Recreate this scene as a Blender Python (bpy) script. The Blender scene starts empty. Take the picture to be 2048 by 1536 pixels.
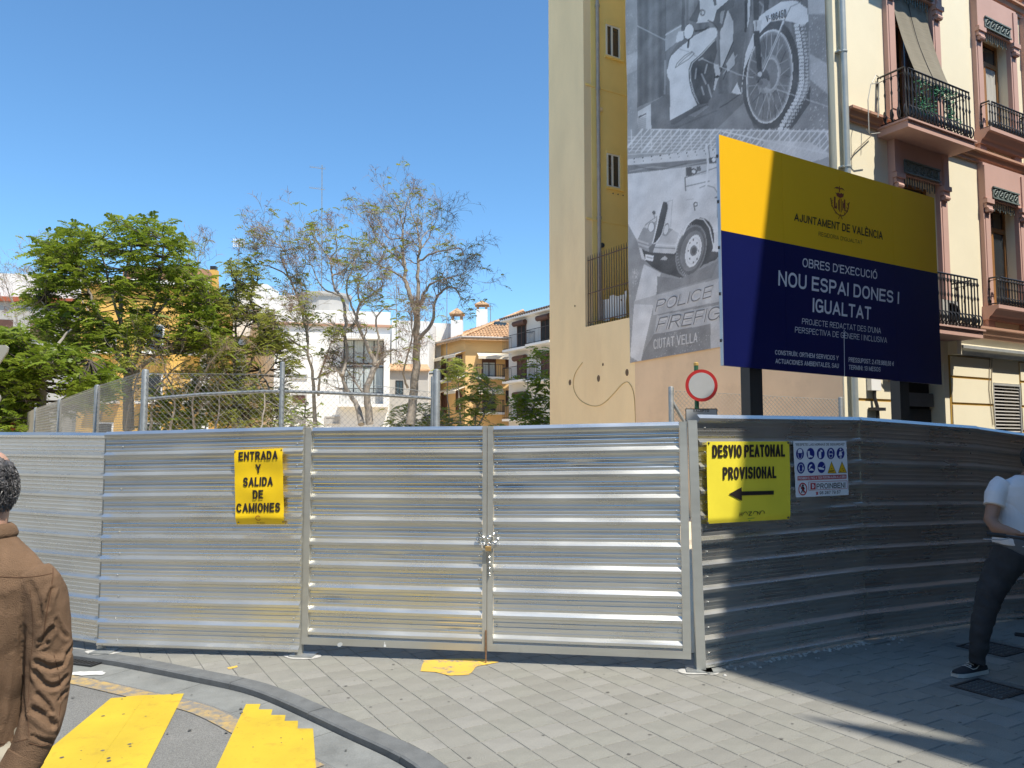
import bpy, bmesh, math, random
import numpy as np
from mathutils import Vector, Matrix, noise
R = math.radians
PI = math.pi
scene = bpy.context.scene
COL = scene.collection

# ------------------------------------------------------------------ camera, sky, sun, exposure
FPX = 1540.0                      # focal length in pixels of the 2048 px wide photograph
CAMH = 1.78
PITCH = math.atan(114 / 1540)
cam_d = bpy.data.cameras.new('camera')
cam_d.sensor_width = 36.0
cam_d.lens = 36.0 * FPX / 2048
cam_d.clip_start = 0.05
cam_d.clip_end = 2000
cam = bpy.data.objects.new('camera', cam_d)
cam.location = (0, 0, CAMH)
cam.rotation_euler = (PI / 2 + PITCH, 0, 0)
COL.objects.link(cam)
scene.camera = cam

SUN_EL = 61.0
SUN_AZ = 41.0                     # degrees from -Y towards +X
sh = Vector((math.sin(R(SUN_AZ)), -math.cos(R(SUN_AZ)), 0))
SUNV = Vector((sh.x * math.cos(R(SUN_EL)), sh.y * math.cos(R(SUN_EL)), math.sin(R(SUN_EL))))
world = bpy.data.worlds.new('World')
scene.world = world
world.use_nodes = True
nt = world.node_tree
nt.nodes.clear()
wo = nt.nodes.new('ShaderNodeOutputWorld')
bg = nt.nodes.new('ShaderNodeBackground')
sk = nt.nodes.new('ShaderNodeTexSky')
sk.sky_type = 'NISHITA'
sk.sun_disc = False
sk.sun_elevation = R(SUN_EL)
sk.sun_rotation = math.atan2(sh.x, sh.y)
sk.air_density = 1.0
sk.dust_density = 0.2
sk.ozone_density = 2.0
bg.inputs['Strength'].default_value = 0.115
tint = nt.nodes.new('ShaderNodeVectorMath'); tint.operation = 'MULTIPLY'
tint.inputs[1].default_value = (0.67, 0.97, 1.13)
nt.links.new(sk.outputs[0], tint.inputs[0])
nt.links.new(tint.outputs[0], bg.inputs[0])
nt.links.new(bg.outputs[0], wo.inputs[0])
sun_d = bpy.data.lights.new('sun', 'SUN')
sun_d.energy = 4.2
sun_d.angle = R(0.53)
sun_d.color = (1.0, 0.94, 0.83)
sun = bpy.data.objects.new('sun', sun_d)
sun.rotation_euler = SUNV.to_track_quat('Z', 'Y').to_euler()
sun.location = SUNV * 50
COL.objects.link(sun)
vs = scene.view_settings
vs.view_transform = 'Standard'
vs.look = 'None'
vs.gamma = 1.0
vs.exposure = 0.70
vs.use_curve_mapping = False
scene.cycles.max_bounces = 8
scene.cycles.glossy_bounces = 4
scene.cycles.transparent_max_bounces = 8
scene.cycles.use_denoising = True

# ------------------------------------------------------------------ survey: photo points to places at real distances
CAM = Vector((0, 0, CAMH))
CP, SP = math.cos(PITCH), math.sin(PITCH)
def ray(u, v):
    return Vector((u - 1024, FPX * CP + (v - 768) * SP, FPX * SP - (v - 768) * CP))
def G(u, v, z=0.0):
    d = ray(u, v); return CAM + d * ((z - CAMH) / d.z)
def W(u, v, Y):
    d = ray(u, v); return CAM + d * (Y / d.y)
def project(p):
    x, y, z = p[0], p[1], p[2] - CAMH
    f = y * CP + z * SP; up = -y * SP + z * CP
    return 1024 + FPX * x / f, 768 - FPX * up / f

class Frame:
    """A vertical plane: a runs along it (left to right as seen), o out towards the viewer, z up."""
    def __init__(s, p0, d):
        s.p = Vector((p0[0], p0[1], 0)); d = Vector((d[0], d[1], 0)); s.d = d.normalized()
        s.n = Vector((s.d.y, -s.d.x, 0)); s.ang = math.atan2(s.d.y, s.d.x)
    def pt(s, a, o, z):
        return s.p + s.d * a + s.n * o + Vector((0, 0, z))
    def hit(s, u, v, off=0.0):
        r = ray(u, v); k = (s.n.dot(s.p - CAM) + off) / s.n.dot(r)
        q = CAM + r * k
        return (q - s.p).dot(s.d), q.z

# ------------------------------------------------------------------ mesh helpers
class MB:
    def __init__(s): s.v = []; s.f = []
    def quad(s, a, b, c, d):
        i = len(s.v); s.v += [tuple(a), tuple(b), tuple(c), tuple(d)]; s.f.append((i, i+1, i+2, i+3)); return s
    def ngon(s, pts):
        i = len(s.v); s.v += [tuple(p) for p in pts]; s.f.append(tuple(range(i, i+len(pts)))); return s
    def hexa(s, P):
        i = len(s.v); s.v += [tuple(p) for p in P]
        for f in ((0,3,2,1),(4,5,6,7),(0,1,5,4),(1,2,6,5),(2,3,7,6),(3,0,4,7)): s.f.append(tuple(i+k for k in f))
        return s
    def box(s, x0, y0, z0, x1, y1, z1):
        return s.hexa([(x0,y0,z0),(x1,y0,z0),(x1,y1,z0),(x0,y1,z0),(x0,y0,z1),(x1,y0,z1),(x1,y1,z1),(x0,y1,z1)])
    def fb(s, F, a0, a1, o0, o1, z0, z1):
        return s.hexa([F.pt(a0,o1,z0),F.pt(a1,o1,z0),F.pt(a1,o0,z0),F.pt(a0,o0,z0),F.pt(a0,o1,z1),F.pt(a1,o1,z1),F.pt(a1,o0,z1),F.pt(a0,o0,z1)])
    def prism(s, pts, z0, z1):
        n = len(pts); i = len(s.v)
        s.v += [(p[0], p[1], z0) for p in pts] + [(p[0], p[1], z1) for p in pts]
        for k in range(n): s.f.append((i+k, i+(k+1)%n, i+n+(k+1)%n, i+n+k))
        s.f.append(tuple(i+n-1-k for k in range(n))); s.f.append(tuple(i+n+k for k in range(n)))
        return s
    def extr(s, F, poly, a0, a1):
        """profile poly of (o,z), extruded along a"""
        n = len(poly); i = len(s.v)
        s.v += [tuple(F.pt(a0, o, z)) for o, z in poly] + [tuple(F.pt(a1, o, z)) for o, z in poly]
        for k in range(n): s.f.append((i+k, i+(k+1)%n, i+n+(k+1)%n, i+n+k))
        s.f.append(tuple(i+n-1-k for k in range(n))); s.f.append(tuple(i+n+k for k in range(n)))
        return s
    def tube(s, path, rad, n=6, caps=True, closed=False):
        P = [Vector(p) for p in path]; m = len(P)
        if not isinstance(rad, (list, tuple)): rad = [rad] * m
        base = len(s.v); prev = None
        for k in range(m):
            if closed: t = P[(k+1) % m] - P[k-1]
            else: t = P[min(k+1, m-1)] - P[max(k-1, 0)]
            if t.length < 1e-9: t = Vector((0, 0, 1))
            t.normalize()
            if prev is None:
                a = Vector((0, 0, 1)) if abs(t.z) < 0.9 else Vector((1, 0, 0))
                e = t.cross(a).normalized()
            else:
                e = prev - t * prev.dot(t)
                if e.length < 1e-6: e = t.orthogonal()
                e.normalize()
            prev = e; g = t.cross(e)
            for j in range(n):
                an = 2 * PI * j / n
                q = P[k] + (e * math.cos(an) + g * math.sin(an)) * rad[k]
                s.v.append((q.x, q.y, q.z))
        for k in range(m if closed else m - 1):
            for j in range(n):
                a = base + k*n + j; b = base + k*n + (j+1) % n
                c = base + ((k+1) % m)*n + (j+1) % n; d = base + ((k+1) % m)*n + j
                s.f.append((a, b, c, d))
        if caps and not closed:
            s.f.append(tuple(base + n-1-j for j in range(n)))
            s.f.append(tuple(base + (m-1)*n + j for j in range(n)))
        return s
    def lathe(s, c, prof, n=12, axis='z'):
        c = Vector(c); base = len(s.v); m = len(prof)
        for r, h in prof:
            for j in range(n):
                an = 2*PI*j/n
                if axis == 'z': q = (c.x + r*math.cos(an), c.y + r*math.sin(an), c.z + h)
                elif axis == 'y': q = (c.x + r*math.cos(an), c.y + h, c.z - r*math.sin(an))
                else: q = (c.x + h, c.y + r*math.cos(an), c.z + r*math.sin(an))
                s.v.append(q)
        for k in range(m-1):
            for j in range(n):
                s.f.append((base+k*n+j, base+k*n+(j+1)%n, base+(k+1)*n+(j+1)%n, base+(k+1)*n+j))
        s.f.append(tuple(base+n-1-j for j in range(n))); s.f.append(tuple(base+(m-1)*n+j for j in range(n)))
        return s
    def build(s, name, m, parent=None, smooth=None, off=None):
        me = bpy.data.meshes.new(name)
        o0 = Vector(off) if off is not None else (parent_origin(parent) if parent else Vector((0, 0, 0)))
        if o0.length > 0:
            a = np.array(s.v, dtype=np.float64) - np.array(o0); vv = a.tolist()
        else: vv = s.v
        me.from_pydata(vv, [], s.f); me.update()
        if smooth is not None:
            me.shade_smooth()
            if smooth < 179: me.set_sharp_from_angle(angle=R(smooth))
        if m: me.materials.append(m)
        ob = link(name, me, parent)
        if parent is None and off is not None: ob.location = Vector(off)
        return ob

def parent_origin(p):
    o = Vector((0, 0, 0))
    while p is not None:
        o += p.location; p = p.parent
    return o
def link(name, data, parent=None, loc=None, rz=0.0):
    o = bpy.data.objects.new(name, data); COL.objects.link(o)
    if parent: o.parent = parent
    if loc is not None: o.location = Vector(loc) - (parent_origin(parent) if parent else Vector((0, 0, 0)))
    if rz: o.rotation_euler = (0, 0, rz)
    return o
def thing(name, label, cat, loc=(0, 0, 0), group=None):
    o = bpy.data.objects.new(name, None); COL.objects.link(o); o.location = loc
    o.empty_display_size = 0.1
    o['label'] = label; o['category'] = cat
    if group: o['group'] = group
    return o
def tag(o, label, cat, group=None):
    o['label'] = label; o['category'] = cat
    if group: o['group'] = group
    return o
def struct(o, label=None):
    o['kind'] = 'structure'
    if label: o['label'] = label
    return o

# ------------------------------------------------------------------ materials
def S(r, g, b):
    f = lambda c: (c/255/12.92 if c/255 <= 0.04045 else ((c/255+0.055)/1.055)**2.4)
    return (f(r), f(g), f(b))
def new_mat(name):
    m = bpy.data.materials.new(name); m.use_nodes = True
    return m, m.node_tree.nodes, m.node_tree.links, m.node_tree.nodes['Principled BSDF']
def mat(name, col, rough=0.8, metal=0.0, var=0.12, scale=3.0, bump=0.0, bscale=60.0, stretch=(1, 1, 1), spec=0.5, fine=0.0, dirt=None):
    m, N, L, b = new_mat(name)
    tc = N.new('ShaderNodeTexCoord'); mp = N.new('ShaderNodeMapping')
    mp.inputs['Scale'].default_value = stretch
    L.new(tc.outputs['Object'], mp.inputs[0])
    n1 = N.new('ShaderNodeTexNoise'); n1.inputs['Scale'].default_value = scale; n1.inputs['Detail'].default_value = 6
    n1.inputs['Roughness'].default_value = 0.62
    L.new(mp.outputs[0], n1.inputs['Vector'])
    mr = N.new('ShaderNodeMapRange'); mr.inputs['From Min'].default_value = 0.3; mr.inputs['From Max'].default_value = 0.7
    mr.inputs['To Min'].default_value = 1 - var; mr.inputs['To Max'].default_value = 1 + var
    L.new(n1.outputs['Fac'], mr.inputs['Value'])
    mul = N.new('ShaderNodeVectorMath'); mul.operation = 'SCALE'; mul.inputs[0].default_value = col
    L.new(mr.outputs[0], mul.inputs['Scale'])
    last = mul.outputs[0]
    if fine > 0:
        n2 = N.new('ShaderNodeTexNoise'); n2.inputs['Scale'].default_value = bscale; n2.inputs['Detail'].default_value = 4
        L.new(tc.outputs['Object'], n2.inputs['Vector'])
        mr2 = N.new('ShaderNodeMapRange'); mr2.inputs['From Min'].default_value = 0.3; mr2.inputs['From Max'].default_value = 0.7
        mr2.inputs['To Min'].default_value = 1 - fine; mr2.inputs['To Max'].default_value = 1 + fine
        L.new(n2.outputs['Fac'], mr2.inputs['Value'])
        mu2 = N.new('ShaderNodeVectorMath'); mu2.operation = 'SCALE'
        L.new(last, mu2.inputs[0]); L.new(mr2.outputs[0], mu2.inputs['Scale']); last = mu2.outputs[0]
    if dirt:
        dcol, dscale, lo, hi = dirt
        n3 = N.new('ShaderNodeTexNoise'); n3.inputs['Scale'].default_value = dscale; n3.inputs['Detail'].default_value = 8
        n3.inputs['Roughness'].default_value = 0.7
        L.new(mp.outputs[0], n3.inputs['Vector'])
        r3 = N.new('ShaderNodeMapRange'); r3.inputs['From Min'].default_value = lo; r3.inputs['From Max'].default_value = hi
        L.new(n3.outputs['Fac'], r3.inputs['Value'])
        mx = N.new('ShaderNodeMix'); mx.data_type = 'RGBA'
        L.new(r3.outputs[0], mx.inputs['Factor']); L.new(last, mx.inputs['A']); mx.inputs['B'].default_value = (*dcol, 1)
        last = mx.outputs['Result']
    L.new(last, b.inputs['Base Color'])
    b.inputs['Roughness'].default_value = rough; b.inputs['Metallic'].default_value = metal
    b.inputs['Specular IOR Level'].default_value = spec
    if bump > 0:
        nb = N.new('ShaderNodeTexNoise'); nb.inputs['Scale'].default_value = bscale; nb.inputs['Detail'].default_value = 5
        L.new(tc.outputs['Object'], nb.inputs['Vector'])
        bp = N.new('ShaderNodeBump'); bp.inputs['Strength'].default_value = bump; bp.inputs['Distance'].default_value = 0.01
        L.new(nb.outputs['Fac'], bp.inputs['Height']); L.new(bp.outputs[0], b.inputs['Normal'])
    return m
def metal_mat(name, col=(0.76, 0.75, 0.70), r0=0.24, r1=0.34, wav=0.025, metal=0.92):
    m, N, L, b = new_mat(name)
    tc = N.new('ShaderNodeTexCoord')
    mp = N.new('ShaderNodeMapping'); mp.inputs['Scale'].default_value = (0.4, 0.4, 6.0); L.new(tc.outputs['Object'], mp.inputs[0])
    n1 = N.new('ShaderNodeTexNoise'); n1.inputs['Scale'].default_value = 2.0; n1.inputs['Detail'].default_value = 1; L.new(mp.outputs[0], n1.inputs['Vector'])
    cl = N.new('ShaderNodeTexNoise'); cl.inputs['Scale'].default_value = 1.6; cl.inputs['Detail'].default_value = 5; L.new(tc.outputs['Object'], cl.inputs['Vector'])
    st = N.new('ShaderNodeTexNoise'); st.inputs['Scale'].default_value = 4.0; st.inputs['Detail'].default_value = 3; L.new(mp.outputs[0], st.inputs['Vector'])
    ad = N.new('ShaderNodeMath'); ad.operation = 'MULTIPLY_ADD'; ad.inputs[1].default_value = 0.6; L.new(st.outputs['Fac'], ad.inputs[0]); L.new(cl.outputs['Fac'], ad.inputs[2])
    mr = N.new('ShaderNodeMapRange'); mr.inputs['From Min'].default_value = 0.55; mr.inputs['From Max'].default_value = 1.05
    mr.inputs['To Min'].default_value = r0; mr.inputs['To Max'].default_value = r1; L.new(ad.outputs[0], mr.inputs['Value']); L.new(mr.outputs[0], b.inputs['Roughness'])
    mc = N.new('ShaderNodeMapRange'); mc.inputs['From Min'].default_value = 0.55; mc.inputs['From Max'].default_value = 1.05
    mc.inputs['To Min'].default_value = 0.92; mc.inputs['To Max'].default_value = 1.08; L.new(ad.outputs[0], mc.inputs['Value'])
    mul = N.new('ShaderNodeVectorMath'); mul.operation = 'SCALE'; mul.inputs[0].default_value = col; L.new(mc.outputs[0], mul.inputs['Scale']); 
    sx = N.new('ShaderNodeSeparateXYZ'); L.new(tc.outputs['Object'], sx.inputs[0])
    hz = N.new('ShaderNodeMapRange'); hz.inputs['From Min'].default_value = 0.02; hz.inputs['From Max'].default_value = 0.5; hz.inputs['To Min'].default_value = 0.20; hz.inputs['To Max'].default_value = -0.22; L.new(sx.outputs['Z'], hz.inputs['Value'])
    dn = N.new('ShaderNodeTexNoise'); dn.inputs['Scale'].default_value = 7; dn.inputs['Detail'].default_value = 9; dn.inputs['Roughness'].default_value = 0.75; L.new(tc.outputs['Object'], dn.inputs['Vector'])
    da = N.new('ShaderNodeMath'); da.operation = 'ADD'; L.new(dn.outputs['Fac'], da.inputs[0]); L.new(hz.outputs[0], da.inputs[1])
    dr = N.new('ShaderNodeMapRange'); dr.inputs['From Min'].default_value = 0.66; dr.inputs['From Max'].default_value = 0.92; dr.inputs['To Max'].default_value = 0.75; L.new(da.outputs[0], dr.inputs['Value'])
    dm = N.new('ShaderNodeMix'); dm.data_type = 'RGBA'; L.new(dr.outputs[0], dm.inputs['Factor']); L.new(mul.outputs[0], dm.inputs['A']); dm.inputs['B'].default_value = (0.30, 0.28, 0.24, 1)
    L.new(dm.outputs['Result'], b.inputs['Base Color'])
    mm_ = N.new('ShaderNodeMapRange'); mm_.inputs['To Min'].default_value = metal; mm_.inputs['To Max'].default_value = 0.2; L.new(dr.outputs[0], mm_.inputs['Value']); L.new(mm_.outputs[0], b.inputs['Metallic'])
    bp = N.new('ShaderNodeBump'); bp.inputs['Strength'].default_value = wav; bp.inputs['Distance'].default_value = 0.006
    L.new(n1.outputs['Fac'], bp.inputs['Height']); L.new(bp.outputs[0], b.inputs['Normal'])
    return m
def worn_paint(name, col, under, scale, lo, hi, rough=0.75):
    m, N, L, b = new_mat(name)
    tc = N.new('ShaderNodeTexCoord')
    n = N.new('ShaderNodeTexNoise'); n.inputs['Scale'].default_value = scale; n.inputs['Detail'].default_value = 9; n.inputs['Roughness'].default_value = 0.72
    L.new(tc.outputs['Object'], n.inputs['Vector'])
    r = N.new('ShaderNodeMapRange'); r.inputs['From Min'].default_value = lo; r.inputs['From Max'].default_value = hi; L.new(n.outputs['Fac'], r.inputs['Value'])
    n2 = N.new('ShaderNodeTexNoise'); n2.inputs['Scale'].default_value = 2.2; n2.inputs['Detail'].default_value = 5; L.new(tc.outputs['Object'], n2.inputs['Vector'])
    r2 = N.new('ShaderNodeMapRange'); r2.inputs['From Min'].default_value = 0.35; r2.inputs['From Max'].default_value = 0.7
    r2.inputs['To Min'].default_value = 1.05; r2.inputs['To Max'].default_value = 0.86; L.new(n2.outputs['Fac'], r2.inputs['Value'])
    sc = N.new('ShaderNodeVectorMath'); sc.operation = 'SCALE'; sc.inputs[0].default_value = col; L.new(r2.outputs[0], sc.inputs['Scale'])
    mx = N.new('ShaderNodeMix'); mx.data_type = 'RGBA'; L.new(r.outputs[0], mx.inputs['Factor']); L.new(sc.outputs[0], mx.inputs['A'])
    mx.inputs['B'].default_value = (*under, 1)
    nd = N.new('ShaderNodeTexNoise'); nd.inputs['Scale'].default_value = 26; nd.inputs['Detail'].default_value = 8; nd.inputs['Roughness'].default_value = 0.8; L.new(tc.outputs['Object'], nd.inputs['Vector'])
    rd_ = N.new('ShaderNodeMapRange'); rd_.inputs['From Min'].default_value = 0.57; rd_.inputs['From Max'].default_value = 0.72; rd_.inputs['To Max'].default_value = 0.65; L.new(nd.outputs['Fac'], rd_.inputs['Value'])
    mx2 = N.new('ShaderNodeMix'); mx2.data_type = 'RGBA'; L.new(rd_.outputs[0], mx2.inputs['Factor']); L.new(mx.outputs['Result'], mx2.inputs['A']); mx2.inputs['B'].default_value = (col[0]*0.5, col[1]*0.42, col[2]*0.9, 1)
    L.new(mx2.outputs['Result'], b.inputs['Base Color'])
    b.inputs['Roughness'].default_value = rough
    bp = N.new('ShaderNodeBump'); bp.inputs['Strength'].default_value = 0.35; bp.inputs['Distance'].default_value = 0.004
    n3 = N.new('ShaderNodeTexNoise'); n3.inputs['Scale'].default_value = 220; L.new(tc.outputs['Object'], n3.inputs['Vector'])
    L.new(n3.outputs['Fac'], bp.inputs['Height']); L.new(bp.outputs[0], b.inputs['Normal'])
    return m
def leaf_mat(name, c1, c2, trans=0.35):
    m, N, L, b = new_mat(name)
    at = N.new('ShaderNodeAttribute'); at.attribute_name = 'tint'
    mx = N.new('ShaderNodeMix'); mx.data_type = 'RGBA'; L.new(at.outputs['Fac'], mx.inputs['Factor'])
    mx.inputs['A'].default_value = (*c1, 1); mx.inputs['B'].default_value = (*c2, 1)
    L.new(mx.outputs['Result'], b.inputs['Base Color']); b.inputs['Roughness'].default_value = 0.5
    b.inputs['Specular IOR Level'].default_value = 0.35
    tr = N.new('ShaderNodeBsdfTranslucent'); L.new(mx.outputs['Result'], tr.inputs['Color'])
    ms = N.new('ShaderNodeMixShader'); ms.inputs[0].default_value = trans
    L.new(b.outputs[0], ms.inputs[1]); L.new(tr.outputs[0], ms.inputs[2])
    L.new(ms.outputs[0], N['Material Output'].inputs['Surface'])
    return m
def glass_mat(name, col=(0.03, 0.035, 0.04), rough=0.08):
    return mat(name, col, rough=rough, var=0.3, scale=1.5, spec=0.9)

M = {}
M['galv'] = metal_mat('galvanised_sheet')
M['galv_frame'] = metal_mat('galvanised_frame', col=(0.48, 0.47, 0.42), r0=0.42, r1=0.55, wav=0.05, metal=0.6)
M['galv_post'] = mat('galvanised_post', (0.33, 0.34, 0.33), rough=0.5, metal=0.6, var=0.2, scale=12, bump=0.1)
M['wire'] = mat('mesh_wire', (0.27, 0.28, 0.27), rough=0.5, metal=0.5, var=0.1)
M['paver'] = mat('grey_paver', (0.224, 0.217, 0.190), rough=0.85, var=0.15, scale=2.3, bump=0.45, bscale=130, fine=0.14, dirt=((0.15, 0.147, 0.137), 1.1, 0.54, 0.78))
M['joint'] = mat('joint_sand', (0.16, 0.156, 0.142), rough=0.95, var=0.3, scale=20)
M['asphalt'] = mat('asphalt', (0.185, 0.182, 0.170), rough=0.92, var=0.12, scale=1.3, bump=0.9, bscale=170, fine=0.42)
M['ground'] = mat('dusty_ground', (0.22, 0.20, 0.17), rough=0.95, var=0.2, scale=0.5)
M['kerb'] = mat('kerb_stone', (0.125, 0.13, 0.13), rough=0.72, var=0.18, scale=9, bump=0.25, bscale=150, fine=0.12)
M['gutter'] = mat('gutter_stone', (0.19, 0.195, 0.185), rough=0.6, var=0.25, scale=3.5, bump=0.2, bscale=90, fine=0.12, dirt=((0.24, 0.24, 0.22), 2.0, 0.5, 0.75))
M['yellow_tape'] = worn_paint('yellow_road_tape', (0.54, 0.38, 0.022), (0.36, 0.22, 0.025), 5.0, 0.55, 0.75)
M['yellow_worn'] = worn_paint('yellow_worn_paint', (0.46, 0.31, 0.10), (0.19, 0.18, 0.165), 14.0, 0.38, 0.58)
M['yellow_patch'] = worn_paint('yellow_patch_paint', (0.66, 0.42, 0.06), (0.21, 0.19, 0.16), 9.0, 0.52, 0.62)
M['white_splash'] = mat('white_splash', (0.55, 0.55, 0.53), rough=0.8, scale=30)
M['concrete'] = mat('rough_mortar', (0.42, 0.41, 0.38), rough=0.95, var=0.25, scale=25, bump=0.8, bscale=70)
M['black_metal'] = mat('black_iron', (0.022, 0.022, 0.024), rough=0.45, var=0.3, scale=30)
M['dark_post'] = mat('dark_steel_post', (0.03, 0.028, 0.028), rough=0.5, var=0.2)
M['zinc'] = mat('zinc_pipe', (0.40, 0.43, 0.41), rough=0.45, metal=0.35, var=0.12, scale=4)
M['greypipe'] = mat('grey_pipe', (0.36, 0.32, 0.29), rough=0.6, var=0.15, scale=5)
M['cream'] = mat('cream_render', (0.82, 0.74, 0.54), rough=0.9, var=0.035, scale=0.9, bump=0.15, bscale=90, fine=0.02)
M['tan'] = mat('tan_render', (0.92, 0.70, 0.41), rough=0.9, var=0.07, stretch=(1, 1, 0.35), scale=0.9, bump=0.2, bscale=60, fine=0.03, dirt=((0.80, 0.58, 0.33), 0.35, 0.55, 0.8))
M['tan_low'] = mat('tan_render_low', (0.80, 0.58, 0.38), rough=0.92, var=0.07, scale=0.8, bump=0.2, bscale=60, dirt=((0.66, 0.47, 0.31), 0.9, 0.5, 0.8))
M['yellow_render'] = mat('yellow_render', (0.95, 0.70, 0.25), rough=0.9, var=0.05, scale=0.9, bump=0.15, bscale=60)
M['pink'] = mat('pink_render', (0.53, 0.33, 0.27), rough=0.9, var=0.05, scale=1.5, bump=0.12, bscale=70)
M['string'] = mat('brown_moulding', (0.48, 0.27, 0.18), rough=0.85, var=0.08, scale=2)
M['wood'] = mat('window_wood', (0.30, 0.14, 0.045), rough=0.55, var=0.25, scale=8, stretch=(1, 1, 0.1))
M['glass'] = glass_mat('window_glass')
M['curtain'] = mat('curtain_cloth', (0.45, 0.43, 0.38), rough=0.9, var=0.2, scale=6, stretch=(3, 3, 0.1))
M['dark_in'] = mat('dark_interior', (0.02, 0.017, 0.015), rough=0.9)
M['blind'] = mat('reed_blind', (0.21, 0.185, 0.135), rough=0.9, var=0.25, scale=3, stretch=(0.5, 0.5, 60), bump=0.2)
M['grille'] = mat('green_grey_ironwork', (0.14, 0.17, 0.15), rough=0.6, var=0.3, scale=20)
M['white_pvc'] = mat('white_frame', (0.75, 0.75, 0.72), rough=0.5, var=0.05)
M['white'] = mat('white_paint', (0.78, 0.77, 0.74), rough=0.8, var=0.05, scale=1)
M['brown_metal'] = mat('brown_railing', (0.11, 0.06, 0.035), rough=0.6, var=0.3, scale=10)
M['cobble'] = mat('dark_cobble', (0.06, 0.055, 0.05), rough=0.7, var=0.3, scale=30)

# ------------------------------------------------------------------ ground, road, kerb, pavers
Z_ROAD = -0.045
AX = R(30.413)
T3 = Vector((math.cos(AX), math.sin(AX), 0)); W3 = Vector((-math.sin(AX), math.cos(AX), 0))
g_ = MB(); g_.quad((-400, -300, -0.06), (400, -300, -0.06), (400, 600, -0.06), (-400, 600, -0.06))
struct(g_.build('ground', M['ground']))
K0 = [(-40, 16.5), (-16, 9.9), (-9, 8.3), (-6, 7.45), (-4.6, 7.04)] + [G(u, v)[:2] for u, v in
     ((224, 1307), (306, 1321), (424, 1344), (527, 1365), (620, 1401), (737, 1453), (819, 1488), (897, 1536))] + [(0.06, 3.5), (0.38, 2.2), (0.5, 0), (0.5, -12), (0.5, -60)]
def catmull(P, n):
    out = []
    for i in range(len(P) - 1):
        p0 = P[max(i-1, 0)]; p1 = P[i]; p2 = P[i+1]; p3 = P[min(i+2, len(P)-1)]
        for k in range(n):
            t = k / n
            out.append(tuple(0.5*((2*p1[j]) + (-p0[j]+p2[j])*t + (2*p0[j]-5*p1[j]+4*p2[j]-p3[j])*t*t + (-p0[j]+3*p1[j]-3*p2[j]+p3[j])*t**3) for j in range(len(p1))))
    out.append(tuple(P[-1])); return out
K = catmull(K0, 6)
for _ in range(6):
    K = [K[0]] + [tuple((K[i-1][j] + 2*K[i][j] + K[i+1][j]) / 4 for j in (0, 1)) for i in range(1, len(K)-1)] + [K[-1]]
def offset(P, d):       # towards the road (the left/below side walking left to right)
    out = []
    for i in range(len(P)):
        a = Vector(P[max(i-1, 0)]); b = Vector(P[min(i+1, len(P)-1)]); t = (b - a).normalized()
        n = Vector((t.y, -t.x)); out.append((P[i][0] + n.x*d, P[i][1] + n.y*d))
    return out
K1 = offset(K, 0.135); K2 = offset(K, 0.141); K3 = offset(K, 0.43); K4 = offset(K, 0.50)
# pavement bed (sand between pavers) and the road
pb = MB(); pb.prism(K + [(60, -60), (60, 60), (-40, 60)], -0.056, -0.0045)
struct(pb.build('pavement', M['joint']))
rd = MB(); rd.ngon([(x, y, Z_ROAD) for x, y in K3] + [(-60, -60, Z_ROAD), (-60, 20, Z_ROAD)])
road = struct(rd.build('road', M['asphalt']))
kerb = struct(bpy.data.objects.new('kerb', None)); COL.objects.link(kerb)
gut = struct(bpy.data.objects.new('gutter', None)); COL.objects.link(gut)
def arc_len(P):
    s = [0.0]
    for i in range(1, len(P)): s.append(s[-1] + math.hypot(P[i][0]-P[i-1][0], P[i][1]-P[i-1][1]))
    return s
SL = arc_len(K)
def samp(P, s):
    for i in range(1, len(SL)):
        if SL[i] >= s:
            t = (s - SL[i-1]) / max(SL[i] - SL[i-1], 1e-9)
            return (P[i-1][0] + (P[i][0]-P[i-1][0])*t, P[i-1][1] + (P[i][1]-P[i-1][1])*t)
    return P[-1]
def strip_stone(name, A, B, s0, s1, z0, z1, m, parent, n=7, ch=0.012):
    mb = MB(); ra = [samp(A, s0 + (s1-s0)*k/n) for k in range(n+1)]; rb = [samp(B, s0 + (s1-s0)*k/n) for k in range(n+1)]
    rows = []
    for k in range(n+1):
        a = Vector(ra[k]); b = Vector(rb[k]); d = (b-a).normalized()
        rows.append([(a.x, a.y, z0), (a.x, a.y, z1), (b.x-d.x*ch, b.y-d.y*ch, z1), (b.x, b.y, z1-ch*0.8), (b.x, b.y, z0)])
    i0 = len(mb.v)
    for r in rows: mb.v += r
    for k in range(n):
        for j in range(4):
            a = i0 + k*5 + j; mb.f.append((a, a+1, a+6, a+5))
    mb.f.append(tuple(i0 + j for j in (0, 1, 2, 3, 4))[::-1]); mb.f.append(tuple(i0 + n*5 + j for j in (0, 1, 2, 3, 4)))
    return mb.build(name, m, parent)
s_start = SL[4*6] - 1.2
s = s_start; i = 0
while s < SL[4*6] + 7.5:
    strip_stone('kerb_stone', K, K1, s + 0.002, s + 0.996, -0.056, 0.003 + 0.0015*math.sin(i*2.3), M['kerb'], kerb)
    s += 1.0; i += 1
e1 = strip_stone('kerb_stone', K, K1, 0.0, s_start, -0.056, 0.002, M['kerb'], kerb, n=40)
e2 = strip_stone('kerb_stone', K, K1, s, SL[-1], -0.056, 0.002, M['kerb'], kerb, n=40)
s = s_start - 0.3
while s < SL[4*6] + 7.5:
    strip_stone('gutter_stone', K2, K3, s + 0.003, s + 0.796, -0.058, Z_ROAD + 0.0015, M['gutter'], gut, ch=0.004)
    s += 0.8

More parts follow.
